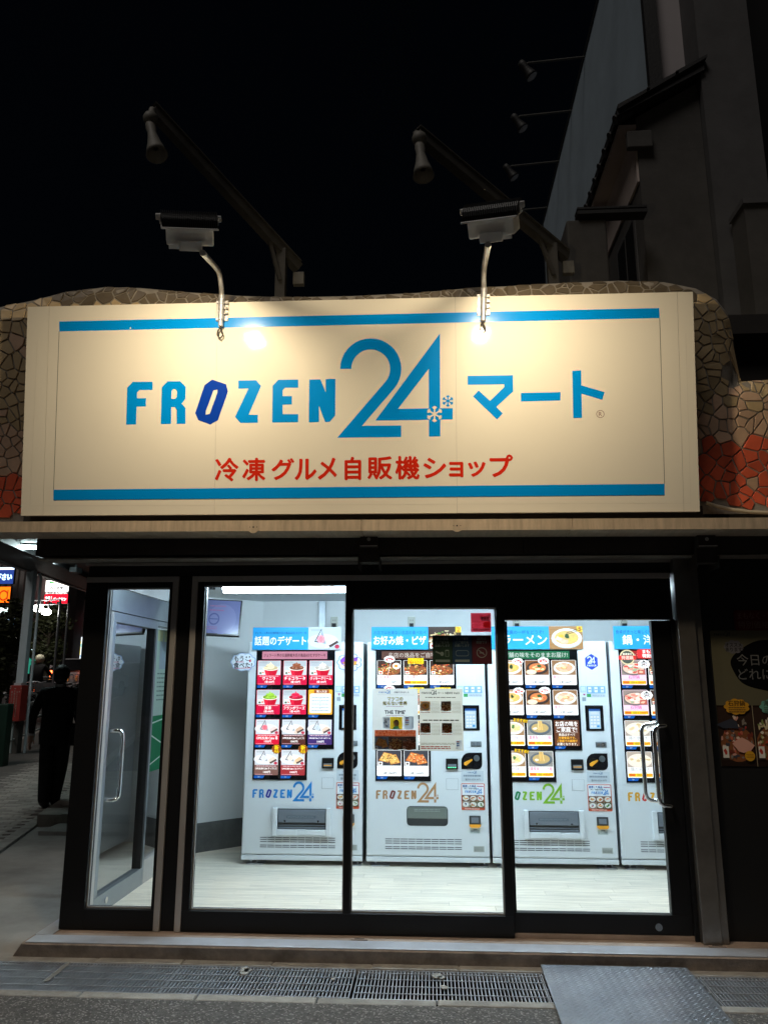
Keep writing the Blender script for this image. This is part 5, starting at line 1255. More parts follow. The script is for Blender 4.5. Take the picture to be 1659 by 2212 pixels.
def d_postB(pr, w, h):
    rg = random.Random(43); pr.rect(0, 0, w, h, 'c3b9aa'); draw_logo(pr, w * .05, h * .90, w * .36, '3a3a40', '2a2a30', 'c3b9aa', False); pr.text('マート', w * .43, h * .912, w * .57, h * .945, '3a3a40', .0004); pr.text('NEWS Vol.3', w * .60, h * .912, w * .92, h * .945, '2c2c32', .0006)
    pr.lines(w * .14, h * .845, w * .84, h * .868, 1, '6a625a', rg, .6)
    for k, (cx, cy) in enumerate(((.02, .64), (.50, .64), (.02, .29), (.51, .29))):
        fw_ = w * .23
        if k == 0: f_ramen(pr, cx * w, cy * h, fw_, h * .155, rg, 0)
        elif k == 1: f_okono(pr, cx * w, cy * h, fw_, h * .155, rg, False, ('e0cc98', 'd0b478', 'eadfb8'))
        else: f_okono(pr, cx * w, cy * h, fw_, h * .155, rg, False)
        pr.lines(cx * w, (cy - .035) * h, cx * w + fw_, (cy - .015) * h, 1, '8a5a4a', rg, .6); pr.lines(cx * w + fw_ + w * .015, (cy - .04) * h, cx * w + fw_ + w * .22, (cy + .155) * h, 9, '857c70', rg, .3)
    pr.lines(w * .08, h * .48, w * .9, h * .503, 1, '4a443e', rg, .8); pr.lines(w * .03, h * .10, w * .82, h * .135, 2, '7a7268', rg, .4); pr.lines(w * .03, h * .03, w * .70, h * .085, 2, 'a0463c', rg, .6)
    pr.rect(w * .82, h * .03, w * .96, h * .175, 'd0d4da')
    for k in range(3): pr.rect(w * .835, h * (.14 - .03 * k), w * .90, h * (.16 - .03 * k), rg.choice(['a85a5a', '8a7a9a', '5a6a9a']))
x0, x1, z0, z1_ = gl_rect((788, 868, 1205, 1475), YG)
board('poster', 'beige newsletter poster taped inside the middle pane on the right', 'poster', x0, x1, z0, z1_, YG, d_postB, 'paper')
M['darkink'] = print_mat('dark_card_ink', .4)
def d_trip(pr, w, h):
    pr.rect(0, 0, w, h, '16181a'); cs = ('2a4030', '24405e', '5a2630')
    for k in range(3):
        a = w * (.008 + .331 * k); b2 = a + w * .323; pr.rect(a, h * .02, b2, h * .98, cs[k])
        pr.text(('手の消毒', 'マスク着用', '店内は')[k], a + w * .06, h * .83, b2 - w * .06, h * .93, '8f9a96', .0003); pr.text(('にご協力を', 'にご協力を', '禁煙です')[k], a + w * .05, h * .71, b2 - w * .05, h * .80, '8f9a96', .0003)
        if k < 2: pr.text('お願いします', a + w * .04, h * .60, b2 - w * .04, h * .69, '8f9a96', .0003); pr.rect(a + w * .04, h * .08, b2 - w * .04, h * .16, '8f9a96')
    pr.rect(w * .215, h * .26, w * .275, h * .50, '8f9a96', .004); pr.rect(w * .222, h * .27, w * .268, h * .46, cs[0], .003); pr.line(w * .05, h * .44, w * .17, h * .34, .01, '8f9a96'); pr.disc(w * .16, h * .36, .012, .014, '8f9a96')
    pr.rect(w * .39, h * .28, w * .61, h * .48, '8f9a96', .015); pr.rect(w * .395, h * .295, w * .605, h * .465, cs[1], .014); pr.ring(w * .83, h * .40, .030, .035, '8f9a96', 24); pr.line(w * .78, h * .48, w * .88, h * .32, .005, '8f9a96'); pr.line(w * .79, h * .39, w * .86, h * .39, .006, '8f9a96')
x0, x1, z0, z1_ = gl_rect((915, 345, 1488, 630), YG)
board('notice_card', 'dark three part card with green, blue and red pictograms on the glass', 'notice', x0, x1, z0, z1_, YG, d_trip, 'darkink', back='signdark')
def d_red(pr, w, h):
    rg = random.Random(9); pr.rect(0, 0, w, h, '9a2430'); 
    for k in range(6): pr.line(w * .05, h * (.9 - .07 * k), w * .95, h * (.93 - .08 * k), .004, '7e1a26')
    pr.poly([(w * .48, h * .60), (w * .95, h * .56), (w * .92, h * .86), (w * .46, h * .78)], 'd9d0d4'); pr.text('PAY', w * .52, h * .60, w * .9, h * .8, '8a2a34', .001, rot=-.1); pr.rect(w * .05, h * .04, w * .95, h * .2, 'cfc4c8'); pr.lines(w * .07, h * .22, w * .58, h * .5, 3, 'd8a8ac', rg, .6); pr.rect(w * .62, h * .22, w * .95, h * .52, 'c04a40'); pr.lines(w * .1, h * .07, w * .9, h * .17, 2, '7a4a54', rg, .5)
x0, x1, z0, z1_ = gl_rect((1290, 127, 1482, 313), YG)
board('payment_card', 'small red payment card near the top right of the middle pane', 'card', x0, x1, z0, z1_, YG, d_red, 'paper')

# television in the left corner
tr_, br_ = atY(527, 1297.5, 6.62), atY(508.6, 1373.5, 6.50); lv = Vector((-.52, -.10, .02)); dn = (br_ - tr_)
tv = thing('television', 'flat television tilted down from the ceiling behind the left pane', 'television', (tr_ + br_) / 2 + lv)
ux_ = -lv.normalized(); uy_ = -dn.normalized(); uy_ = (uy_ - ux_ * uy_.dot(ux_)).normalized(); nv = ux_.cross(uy_).normalized()
if nv.y > 0: nv = -nv
o_ = br_ + lv; TW, TH = lv.length * 1.06, dn.length
m = MB(); m.obox(o_ + ux_ * TW / 2 + uy_ * TH / 2 - nv * .02, ux_ * TW / 2, uy_ * TH / 2, nv * .018); m.build('casing', M['lampblack'], tv, bevel=.004)
pr = Print(o_ - nv * .0015, ux_, uy_, nv); pr.rect(.012, .016, TW - .012, TH - .012, '7f8cc8'); pr.disc(TW * .72, TH * .45, .12, .14, '8c98d2'); pr.lines(TW * .52, TH * .78, TW * .76, TH * .83, 1, 'b08ac0', random.Random(1), .7); pr.lines(TW * .52, TH * .66, TW * .74, TH * .71, 1, 'b080b8', random.Random(2), .7)
pr.ring(TW * .60, TH * .44, .036, .046, '6270b0', 22, 1.2); pr.line(TW * .53, TH * .44, TW * .67, TH * .44, .008, '6270b0'); pr.lines(TW * .50, TH * .14, TW * .66, TH * .24, 2, 'a884bc', random.Random(3), .5); pr.build('screen', M['dim'], tv)
m = MB(); c_ = o_ + ux_ * TW * .45 + uy_ * TH * .7 - nv * .04; m.cyl(c_, Vector((c_.x, c_.y + .02, 2.47)), .016, n=10); m.obox(c_ - nv * .01, ux_ * .06, uy_ * .05, nv * .015); m.box(c_.x - .06, c_.x + .06, c_.y - .03, c_.y + .07, 2.452, 2.469); m.build('ceiling_bracket', M['lampblack'], tv)

# poster and strip on the dark wall at the right
pa, pb = atY(1532, 1362, 5.295), atY(1560, 1655, 5.295)
def d_menu(pr, w, h):
    rg = random.Random(77); pr.rect(0, 0, w, h, '66624f'); draw_logo(pr, w * .04, h * .955, w * .16, '3a3a3a', '2a2a2a', '8f8a78', False); pr.text('マート', w * .21, h * .957, w * .27, h * .975, '3a3a3a')
    pts = [(w * (.60 + .42 * math.cos(a) * (1 + .03 * math.sin(5 * a))), h * (.73 + .195 * math.sin(a) * (1 + .04 * math.sin(4 * a)))) for a in [6.283 * k / 60 for k in range(60)]]; pr.poly(pts, '0c0c0d')
    cloud(pr, w * .22, h * .875, w * .19, h * .10, '6a6870', '6a6870'); pr.text('オススメ', w * .14, h * .875, w * .30, h * .905, '2a2a2a', .0005); pr.text('あります!', w * .14, h * .84, w * .31, h * .870, '2a2a2a', .0005)
    pr.text('今日の鍋', w * .24, h * .735, w * .72, h * .82, '6a6a6c', .0006, align='l'); pr.text('どれにする?', w * .24, h * .63, w * .90, h * .71, '6a6a6c', .0006, align='l')
    pr.rect(0, 0, w, h * .44, '2a1e18'); f_okono(pr, .004, h * .045, w * .33, h * .38, rg, False, ('b8403a', 'c86a54', 'd8a090', '4a4a52', '8a8078', 'e8d0c0', '7a3a2e'))
    f_okono(pr, w * .345, h * .045, w * .33, h * .38, rg, False, ('d8c8a0', 'c8503a', 'efe4d0', '8a9a5a', '5a3a2a', 'b89a7a')); f_nabe(pr, w * .685, h * .045, w * .31, h * .38, rg, 1)
    pr.rect(w * .334, 0, w * .34, h * .44, 'a89a80'); pr.blob(w * .22, h * .15, .055, .045, 'e0a898', rg, 8); pr.blob(w * .10, h * .30, .06, .03, '3a3e4a', rg, 8)
    for k, (c, t) in enumerate((('d0962c', '石狩鍋'), ('6aa898', '海鮮鍋'))):
        cx = w * (.19 + .34 * k); cloud(pr, cx, h * .43, w * .24, h * .115, c, c); pr.text(t, cx - w * .08, h * .435, cx + w * .08, h * .475, '3a2a1a', .0006); pr.lines(cx - w * .08, h * .385, cx + w * .08, h * .43, 3, '4a3a28', rg, .4)
    pr.disc(w * .27, h * .075, .032, .032, 'd8a02c'); pr.lines(w * .235, h * .06, w * .305, h * .09, 3, '8a6420', rg, .35)
board('menu_poster', 'large dim menu poster with hot pot photographs on the dark wall', 'poster', pa.x, pa.x + .66, pb.z, pa.z, 5.2955, d_menu, 'gloss', back=None)
def d_strip(pr, w, h):
    pr.rect(0, 0, w, h, '5a1614', .02); pr.text('まもなく・販売いたします', w * .05, h * .54, w * 1.0, h * .9, '7a5a54', .0006, align='l'); pr.text('特別価格にて販売中', w * .05, h * .10, w * .95, h * .46, '7a5a54', .0006, align='l')
qa, qb = atY(1582, 1318, 5.294), atY(1590, 1362, 5.294)
board('red_strip', 'dim red strip sticker above the menu poster', 'sticker', qa.x, qa.x + .5, qb.z, qa.z, 5.2935, d_strip, 'gloss')

# ================================================================== old lamp arms on the roof
def bell(m, top, mouth, r):
    d = Vector(mouth) - Vector(top); L_ = d.length
    m.lathe([(.0, 0), (r * .42, 0), (r * .48, .12 * L_), (r * .40, .3 * L_), (r * .48, .42 * L_), (r * .62, .62 * L_), (r * .86, .85 * L_), (r, L_), (r * .9, L_), (r * .7, .85 * L_), (.02, .80 * L_)], top, d, 20)
def old_arm(label, far_, near_, post, lampT, lampM, r):
    p1, p0 = atY(*near_, 5.35), atY(*far_, 6.35); pp = atY(*post, 6.30)
    t = thing('lamp_arm', label, 'lamp arm', (pp.x, 6.3, 4.3), 'disused lamp arms on the roof')
    m = MB(); m.bar(p0, p1, .085, .085); m.build('beam', M['oldarm'], t, bevel=.004)
    m = MB(); m.bar(p0 + Vector((0, 0, .05)), p1 + Vector((0, 0, .05)), .11, .012); m.build('beam_flange', M['oldarm'], t)
    f = (pp.x - p0.x) / (p1.x - p0.x); top = p0 + (p1 - p0) * f
    m = MB(); m.box(top.x - .045, top.x + .045, top.y - .045, top.y + .045, 4.29, top.z); m.build('post', M['oldarm'], t, bevel=.003)
    b0 = top + (p1 - p0) * .10; m = MB(); m.bar(b0, (top.x, top.y - .05, top.z - .32), .03); m.build('brace', M['oldarm'], t)
    m = MB(); m.obox(p0 + Vector((.01, -.02, -.12)), (.05, 0, 0), (0, .03, 0), (0, 0, .06)); m.build('junction_box', M['oldlamp'], t, bevel=.005)
    a, b2 = atY(*lampT, 5.28), atY(*lampM, 5.22)
    m = MB(); m.ball(a + Vector((0, 0, .05)), .06, 14); m.cyl(a + Vector((0, 0, .05)), p1, .03); m.build('swivel', M['oldlamp'], t)
    m = MB(); bell(m, a, b2, r); m.build('bell_lamp', M['oldlamp'], t)
old_arm('unlit bell lamp on a long slanting beam over the left of the sign', (645, 580), (330, 238), (611, 600), (325, 268), (340, 335), .086)
old_arm('unlit bell lamp on a long slanting beam over the right of the sign', (1222, 556), (900, 290), (1190, 580), (906, 312), (915, 380), .084)

# ================================================================== houses above right
M['panelblue'] = mat('panel_blue_grey', (.45, .56, .65), .7, var=.08, vscale=2)
M['panelgrey'] = mat('panel_grey', (.48, .44, .45), .7, var=.05, vscale=2)
M['render_dark'] = mat('dark_render', (.085, .08, .075), .85, var=.3, vscale=1.5, bump=.15)
M['render_grey'] = mat('grey_render', (.10, .098, .10), .85, var=.28, vscale=1.3, bump=.15)
M['rooftile'] = mat('roof_tile', (.02, .02, .021), .6, bump=.3)
M['pinkwall'] = mat('pale_gable_wall', (.6, .51, .47), .8, var=.1, vscale=3)
bb = thing('billboard', 'tall blue grey hoarding seen from below with spotlights along its top', 'billboard', (2.45, 9.5, 4.3))
m = MB(); m.box(2.40, 2.50, 7.25, 14.2, 4.3, 10.74); m.build('panel', M['panelblue'], bb)
m = MB(); m.box(2.385, 2.52, 7.15, 14.25, 10.742, 10.80); m.box(2.386, 2.52, 14.202, 14.26, 4.3, 10.741); m.build('frame', M['rooftile'], bb)
m = MB(); m.box(2.398, 2.535, 7.16, 7.245, 6.9, 10.74); tag(m.build('steel_column', M['rooftile']), 'dark upright between the hoarding and the grey panel', 'column')
m = MB(); m.box(2.537, 2.95, 7.28, 7.4, 6.9, 11.5); tag(m.build('narrow_wall', M['panelgrey']), 'narrow pale grey wall right of the blue grey hoarding', 'wall')
for k, (ya, lx) in enumerate(((7.75, 1.50), (9.89, 1.47), (11.0, 1.47), (12.25, 1.46), (13.63, 1.45))):
    t = thing('spotlight', ['nearest', 'second nearest', 'third nearest', 'fourth', 'farthest'][k] + ' unlit spotlight on a thin stalk from the hoarding', 'spotlight', (2.4, ya, 10.7), 'spotlights on the hoarding')
    if k == 0: lx = 1.42
    m = MB(); m.tube([(2.4, ya, 10.72), (lx + .1, ya, 10.66), (lx + .02, ya, 10.62)], .018, 6); m.build('stalk', M['oldarm'], t)
    m = MB(); a = Vector((lx - .02, ya, 10.68)); d = Vector((.5, .05, -.75)).normalized()
    m.lathe([(0, 0), (.05, 0), (.065, .06), (.055, .12), (.085, .26), (.10, .30), (.09, .30)], a, d, 14); m.build('lamp_head', M['rooftile'], t)
    m = MB(); m.lathe([(.088, .292), (.06, .31), (0, .318)], a, d, 14); m.build('lens', M['panelgrey'], t)
hs = thing('gabled_house', 'dark rendered house with sloping tiled gable roof', 'house', (2.5, 7.5, 4.3))
m = MB(); m.box(2.166, 2.82, 7.0, 9.6, 4.3, 6.93); m.prism([(2.166, 7.0, 6.931), (2.82, 7.0, 6.931), (2.82, 7.0, 7.70), (2.166, 7.0, 7.32)], (0, 2.6, 0)); m.build('wall', M['render_dark'], hs)
m = MB(); m.prism([(1.95, 6.86, 7.25), (1.95, 6.86, 7.30), (2.85, 6.86, 7.85), (2.85, 6.86, 7.74)], (0, 2.76, 0)); ro = m.build('roof', M['rooftile'], hs)
for k in range(3):
    m = MB(); x0 = 1.95 + .30 * k; z0 = 7.30 + .18 * k; m.prism([(x0, 6.83, z0), (x0 + .33, 6.83, z0 + .20), (x0 + .33, 6.83, z0 + .235), (x0, 6.83, z0 + .05)], (0, 2.8, 0)); m.build('tile_course', M['rooftile'], ro, bevel=.01)
for k in range(11):
    m = MB(); y = 6.95 + .25 * k; m.cyl((1.945, y, 7.26), (2.10, y, 7.35), .05, n=10); m.build('eave_tile', M['rooftile'], ro)
m = MB(); m.box(1.99, 2.165, 6.99, 9.58, 7.19, 7.235); m.build('soffit', M['pinkwall'], hs)
m = MB(); m.box(2.05, 2.30, 6.93, 6.999, 6.93, 7.12); m.build('corbel', M['render_dark'], hs, bevel=.01)
m = MB(); m.box(2.145, 2.1655, 7.02, 9.58, 6.6, 7.18); m.build('side_board', M['pinkwall'], hs)
wd = MB(); wd.box(2.150, 2.164, 7.25, 8.0, 5.3, 6.4); wo = wd.build('window', M['render_grey'], hs)
q = MB(); q.box(2.146, 2.1495, 7.30, 7.60, 5.36, 6.34); q.box(2.146, 2.1495, 7.65, 7.95, 5.36, 6.34); q.build('pane', M['blackwall'], wo)
tw = thing('tower_block', 'tall dark grey building at the right edge above the shop', 'building', (3.1, 6.9, 4.3))
m = MB(); m.box(2.825, 3.36, 6.9, 7.5, 4.3, 14); m.build('wall', M['render_grey'], tw)
m = MB(); m.box(2.95, 4.6, 6.55, 6.85, 4.3, 5.98); m.build('lower_wing', M['render_dark'], tw); 
m = MB(); m.box(2.93, 4.6, 6.52, 6.86, 5.985, 6.04); m.build('coping', M['render_grey'], tw)
m = MB(); m.box(3.37, 3.45, 6.4, 6.6, 6.05, 7.1); m.build('rounded_pier', M['panelgrey'], tw, bevel=.03)
m = MB(); m.box(3.37, 9, 8.5, 12, 4.3, 14); m.build('recessed_wall', M['blackwall'], tw)
bx_ = thing('roof_plinth', 'dark boxy plinth with flat cap behind the right lamp arm', 'plinth', (1.55, 6.7, 4.3))
m = MB(); m.box(1.36, 1.74, 6.75, 7.3, 4.3, 6.02); m.build('body', M['render_dark'], bx_, bevel=.02)
m = MB(); m.box(1.46, 2.12, 6.70, 6.84, 6.05, 6.085); m.box(1.46, 2.12, 6.70, 6.84, 6.10, 6.12)
for k in range(8): m.box(1.48 + .085 * k, 1.50 + .085 * k, 6.72, 6.82, 6.085, 6.10)
m.build('cap_rail', M['rooftile'], bx_)

# ================================================================== the side street on the left
def atG(x, y):
    d = ray(x, y); lo_, hi_ = .1, 200
    for _ in range(60):
        t = (lo_ + hi_) / 2; p = EYE + d * (t / d.y)
        if p.z > slope(p.y) + .012: lo_ = t
        else: hi_ = t
    return EYE + d * (lo_ / d.y)
M['road'] = mat('road', (.09, .088, .086), .8, var=.15, vscale=1.5, bump=.4, bscale=60)
M['paint'] = mat('road_paint', (.6, .6, .58), .7, var=.15)
M['column'] = mat('column_paint', (.62, .68, .72), .5, var=.08, vscale=3)
M['canopy'] = mat('canopy_sheet', (.06, .062, .066), .6, var=.15, vscale=2)
M['canopy_edge'] = mat('canopy_edge', (.17, .18, .185), .5, var=.15, vscale=2)
M['redbox'] = mat('red_box', (.42, .05, .04), .5, var=.2, vscale=6)
M['rail'] = mat('rail_paint', (.42, .47, .46), .45, var=.12)
M['fluor'] = mat('canopy_tube', (.9, .9, .9), .5, emit=(.78, 1.0, 1.0), estr=50)
M['globe'] = mat('lamp_globe', (.9, .9, .9), .5, emit=(1.0, .97, .88), estr=22)
M['suit'] = mat('dark_suit', (.005, .005, .006), .85, bump=.15, bscale=90)
M['skin'] = mat('skin', (.55, .32, .24), .55)
M['hair'] = mat('hair', (.012, .011, .010), .6, bump=.5, bscale=120)
M['shoe'] = mat('shoe_leather', (.012, .012, .012), .35)
M['shirt'] = mat('shirt', (.6, .6, .62), .7)
M['tyre'] = mat('tyre', (.02, .02, .02), .8)
M['bikegrey'] = mat('bike_frame', (.3, .31, .33), .35, metal=.6)
M['leafdark'] = mat('leaf', (.055, .065, .022), .6, objvar=.1)
M['bark'] = mat('bark', (.07, .055, .04), .9, bump=.5)
M['bldg_pale'] = mat('pale_cladding', (.42, .39, .38), .7, var=.08, vscale=1)
M['bldg_dark'] = mat('dark_cladding', (.11, .105, .105), .8, var=.12, vscale=1)
M['bldg_mid'] = mat('mid_cladding', (.24, .23, .23), .8, var=.12, vscale=1)
M['neon'] = print_mat('lit_sign_ink', .4, 2.2, .2)
M['shoplit'] = print_mat('lit_shop_ink', .4, 1.6, .3)
cb_ = atG(32, 1628); AC = (cb_ - ka).dot(sn); AL = (cb_ - ka).dot(sd)
def spr(al, ac):
    p = sp(al, ac); p.z -= .10; return p
rd = MB(); rd.poly([spr(-10, -40), spr(-10, -2.44), spr(1.35, -2.44), spr(1.35, -40)]); rd.poly([spr(1.35, -40), spr(1.35, -2.44), spr(90, -2.44), spr(90, -40)])
ro_ = struct(rd.build('road', M['road']))
def stripe(pa_, pb_, w=.12):
    a, b2 = atG(*pa_), atG(*pb_); d = (b2 - a).normalized(); n_ = Vector((d.y, -d.x, 0)) * w / 2; k = MB(); z = Vector((0, 0, -.096)); k.poly([a + n_ + z, b2 + n_ + z, b2 - n_ + z, a - n_ + z]); k.build('road_marking', M['paint'], ro_)
stripe((-10, 1538), (62, 1512)); stripe((-10, 1552), (62, 1520), .1); stripe((150, 1474.5), (196, 1473.6), .3)
col = thing('canopy_column', 'pale square column holding up the footway canopy', 'column', cb_)
ctop = atY(67, 1236, cb_.y).z
m = MB(); m.box(cb_.x - .075, cb_.x + .075, cb_.y - .075, cb_.y + .075, cb_.z - .1, ctop + .3); m.build('shaft', M['column'], col, bevel=.006)
m = MB(); m.tube([(cb_.x + .17, cb_.y + .05, cb_.z), (cb_.x + .17, cb_.y + .05, ctop - .12), (cb_.x + .13, cb_.y + .05, ctop - .02)], .028, 8); m.build('downpipe', M['column'], col)
m = MB(); m.box(cb_.x - .085, cb_.x + .085, cb_.y - .085, cb_.y + .085, cb_.z - .1, cb_.z + .62); m.build('dark_sleeve', M['oldarm'], col)
rb0, rb1 = atY(14.5, 1558, cb_.y - .35), atY(55, 1477, cb_.y - .35)
rb = thing('red_box_sign', 'red box with faded white writing strapped to the canopy column', 'box sign', (rb0.x, cb_.y - .2, rb0.z))
m = MB(); m.box(rb0.x, rb1.x - .06, cb_.y - .34, cb_.y - .08, rb0.z, rb1.z - .03); m.build('box', M['redbox'], rb, bevel=.01)
m = MB(); m.box(rb0.x + .05, rb1.x - .1, cb_.y - .30, cb_.y - .12, rb1.z - .03, rb1.z + .01); m.build('paper_on_top', M['shirt'], rb)
w_, h_ = rb1.x - .06 - rb0.x, rb1.z - .03 - rb0.z
pr = Print((rb0.x, cb_.y - .3415, rb0.z), (1, 0, 0), (0, 0, 1), (0, -1, 0)); rg = random.Random(8)
for k, (u, c) in enumerate(((.22, 'a08078'), (.45, 'b09890'), (.66, 'a88a80'))):
    z = .12
    while z < .85: e = z + rg.uniform(.03, .07); pr.line(w_ * u, h_ * z, w_ * u + rg.uniform(-.004, .004), h_ * e, w_ * rg.uniform(.05, .11), c); z = e + .02
for k in range(7): pr.blob(w_ * rg.random(), h_ * rg.uniform(.75, .97), .012, .012, 'b8aaa6', rg)
pr.build('writing', M['print'], rb)
# canopy
cz = ctop + .02
def cp_(al, ac, dz=0): p = ka + sd * al + sn * (AC + ac); return Vector((p.x, p.y, cz + .045 * (p.y - cb_.y) + dz))
cn = thing('street_canopy', 'dark flat canopy over the footway on the left', 'canopy', cp_(0, 1.5))
a0, a1, wR = AL - 9.2, AL + 26, 3.9
for k in range(7):
    u0, u1 = a0 + (a1 - a0) * k / 7, a0 + (a1 - a0) * (k + 1) / 7 - .01
    m = MB(); m.prism([cp_(u0, 0), cp_(u1, 0), cp_(u1, wR), cp_(u0, wR)], (0, 0, .08)); m.build('roof_sheet', M['canopy'], cn)
m = MB(); m.prism([cp_(a0, -.12, -.02), cp_(a0, 0, -.02), cp_(a0, 0, .32), cp_(a0, -.12, .32)], cp_(a1, 0) - cp_(a0, 0)); m.build('edge_beam', M['canopy_edge'], cn)
m = MB(); m.prism([cp_(a0, .9, -.10), cp_(a0, 1.0, -.10), cp_(a0, 1.0, -.001), cp_(a0, .9, -.001)], cp_(a1, 0) - cp_(a0, 0)); m.build('purlin', M['canopy'], cn)
m = MB(); m.prism([cp_(a0, 2.5, -.10), cp_(a0, 2.6, -.10), cp_(a0, 2.6, -.001), cp_(a0, 2.5, -.001)], cp_(a1, 0) - cp_(a0, 0)); m.build('purlin', M['canopy'], cn)
nC = Vector((0, -.045, 1)).normalized()
def onC(x, y): return atP(x, y, cp_(AL, 0, -.05), nC)
for k, (pxy, ln_) in enumerate((((84, 1183), .5), ((121, 1212), .35))):
    p = onC(*pxy); t = thing('canopy_light', ['bright tube light under the canopy above the walking person', 'small distant tube light under the canopy', 'tube light under the canopy at the left edge'][k], 'light', p, 'tube lights under the canopy')
    d_ = sn
    m = MB(); m.obox(p, d_ * ln_ / 2, sd * .06, Vector((0, 0, .018))); m.build('tube', M['fluor'], t, bevel=.004)
    m = MB(); m.obox(p + Vector((0, 0, .035)), d_ * (ln_ / 2 + .03), sd * .10, Vector((0, 0, .016))); m.build('reflector', M['canopy_edge'], t)
p = onC(165, 1225)
t = thing('security_camera', 'small camera under the canopy beside the shop corner', 'camera', p)
m = MB(); m.obox(p + Vector((0, 0, -.06)), (.07, 0, 0), (0, .12, 0), (0, 0, .05)); m.cyl(p + Vector((0, 0, -.02)), p + Vector((0, 0, .08)), .02); m.build('body', M['canopy_edge'], t, bevel=.01)
# guard rails
def guard(label, a, b2, h, n, mk='rail', loops=True):
    t = thing('guard_rail', label, 'guard rail', a); m = MB()
    for k in range(n + 1):
        p = a + (b2 - a) * k / n; q = MB(); q.tube([p, p + Vector((0, 0, h))], .022, 6); q.build('post', M[mk], t)
    for f in (1.0, .62, .28):
        q = MB(); q.tube([a + Vector((0, 0, h * f)), b2 + Vector((0, 0, h * f))], .02, 6); q.build('rail', M[mk], t)
    return t
g0 = atG(6, 1640); guard('pale tubular guard rail behind the canopy column', g0 + sd * -1.2, g0 + sd * 5.5 + Vector((0, 0, .25)), .85, 4)
f0, f1 = atY(-20, 1512, 21), atY(80, 1510, 21)
f0.z = slope(21); f1.z = slope(21); guard('far pale railing in front of the parked bicycles', f0 - Vector((1.0, 0, 0)), f1, .75, 4)
gb = atG(-2, 1655)
m = MB(); m.box(gb.x - .4, gb.x + .12, gb.y - .1, gb.y + .1, gb.z - .05, gb.z + 1.05); tag(m.build('green_bin', mat('green_bin_paint', (.01, .035, .022), .5), bevel=.02), 'dark green cabinet at the left edge beside the column', 'cabinet')
# bicycles
def bike_parts(t, s=1):
    def wheel(x):
        m = MB(); n = 24
        m.tube([(x + .33 * math.cos(6.2832 * k / n), 0, .33 + .33 * math.sin(6.2832 * k / n)) for k in range(n + 1)], .017, 6, caps=False); w = m.build('wheel', M['tyre'], t)
        q = MB(); q.tube([(x + .305 * math.cos(6.2832 * k / n), 0, .33 + .305 * math.sin(6.2832 * k / n)) for k in range(n + 1)], .010, 5, caps=False)
        for k in range(8): q.cyl((x, 0, .33), (x + .30 * math.cos(k * .785), 0, .33 + .30 * math.sin(k * .785)), .003, n=4)
        q.build('rim', M['galv'], w)
    wheel(-.52); wheel(.52)
    m = MB()
    for a, b2 in (((-.52, 0, .33), (-.1, 0, .28)), ((-.1, 0, .28), (-.22, 0, .82)), ((-.52, 0, .33), (-.2, 0, .72)), ((-.1, 0, .28), (.36, 0, .66)), ((-.18, 0, .62), (.36, 0, .72)), ((.52, 0, .33), (.33, 0, .92))): m.cyl(a, b2, .016, n=6)
    m.build('frame', M['bikegrey'], t)
    m = MB(); m.tube([(.18, -.26, .98), (.30, -.2, 1.0), (.33, 0, .96), (.30, .2, 1.0), (.18, .26, .98)], .012, 6); m.build('handlebar', M['galv'], t)
    m = MB(); m.obox((-.25, 0, .86), (.13, 0, .0), (0, .07, 0), (0, 0, .03)); m.build('saddle', M['tyre'], t, bevel=.02)
    m = MB(); 
    for k in range(7): m.tube([(.42 + .3 * k / 6, -.16, .74), (.42 + .3 * k / 6, -.18, .96)], .004, 4); m.tube([(.42 + .3 * k / 6, .16, .74), (.42 + .3 * k / 6, .18, .96)], .004, 4)
    m.box(.42, .72, -.17, .17, .735, .745); m.box(.42, .43, -.17, .17, .745, .96); m.box(.71, .72, -.17, .17, .745, .96); m.build('basket', M['bikegrey'], t)
    m = MB(); m.tube([(-.52 + .36 * math.cos(R(a)), 0, .33 + .36 * math.sin(R(a))) for a in range(20, 181, 16)], .02, 6); m.build('mudguard', M['galv'], t)
def copy_tree(o, parent=None):
    c = o.copy(); COL.objects.link(c)
    if parent: c.parent = parent
    for ch in o.children: copy_tree(ch, c)
    return c
spots = [((14, 1500), 21.6, .5, 'parked bicycle nearest the left edge, behind the railing'), ((48, 1495), 22.0, .9, 'parked bicycle just left of the canopy column'), ((72, 1492), 22.5, 1.4, 'parked bicycle with basket just right of the canopy column'),
         ((122, 1462), 27.5, .7, 'parked bicycle below the dark tree, left one of the row'), ((138, 1462), 27.5, .4, 'parked bicycle in the middle of the far row'), ((152, 1460), 28, .2, 'parked bicycle at the right end of the far row')]
b0 = None
for k, (px, Y, rz_, lab) in enumerate(spots):
    p = atY(px[0], px[1], Y); p.z = slope(Y) + .02
    if b0 is None:
        b0 = thing('bicycle', lab, 'bicycle', (0, 0, 0), 'parked bicycles'); bike_parts(b0); o = b0
    else: o = copy_tree(b0); o['label'] = lab
    o.location = p; o.rotation_euler.z = rz_
# skinned figures
def skin_mesh(name, joints, edges, root, sub=2):
    me = bpy.data.meshes.new(name); names = list(joints)
    me.from_pydata([joints[n][0] for n in names], [(names.index(a), names.index(b2)) for a, b2 in edges], [])
    o = bpy.data.objects.new('tmp', me); COL.objects.link(o); sk = o.modifiers.new('s', 'SKIN'); sk.use_smooth_shade = True; sb_ = o.modifiers.new('u', 'SUBSURF'); sb_.levels = sub; sb_.render_levels = sub
    lay = me.skin_vertices[0].data
    for i, n in enumerate(names):
        r = joints[n][1]; lay[i].radius = (r, r) if not isinstance(r, tuple) else r; lay[i].use_root = (n == root)
    dg = bpy.context.evaluated_depsgraph_get(); r = bpy.data.meshes.new_from_object(o.evaluated_get(dg)); bpy.data.objects.remove(o); r.name = name; return r
pf = atZ(108, 1748, .04)

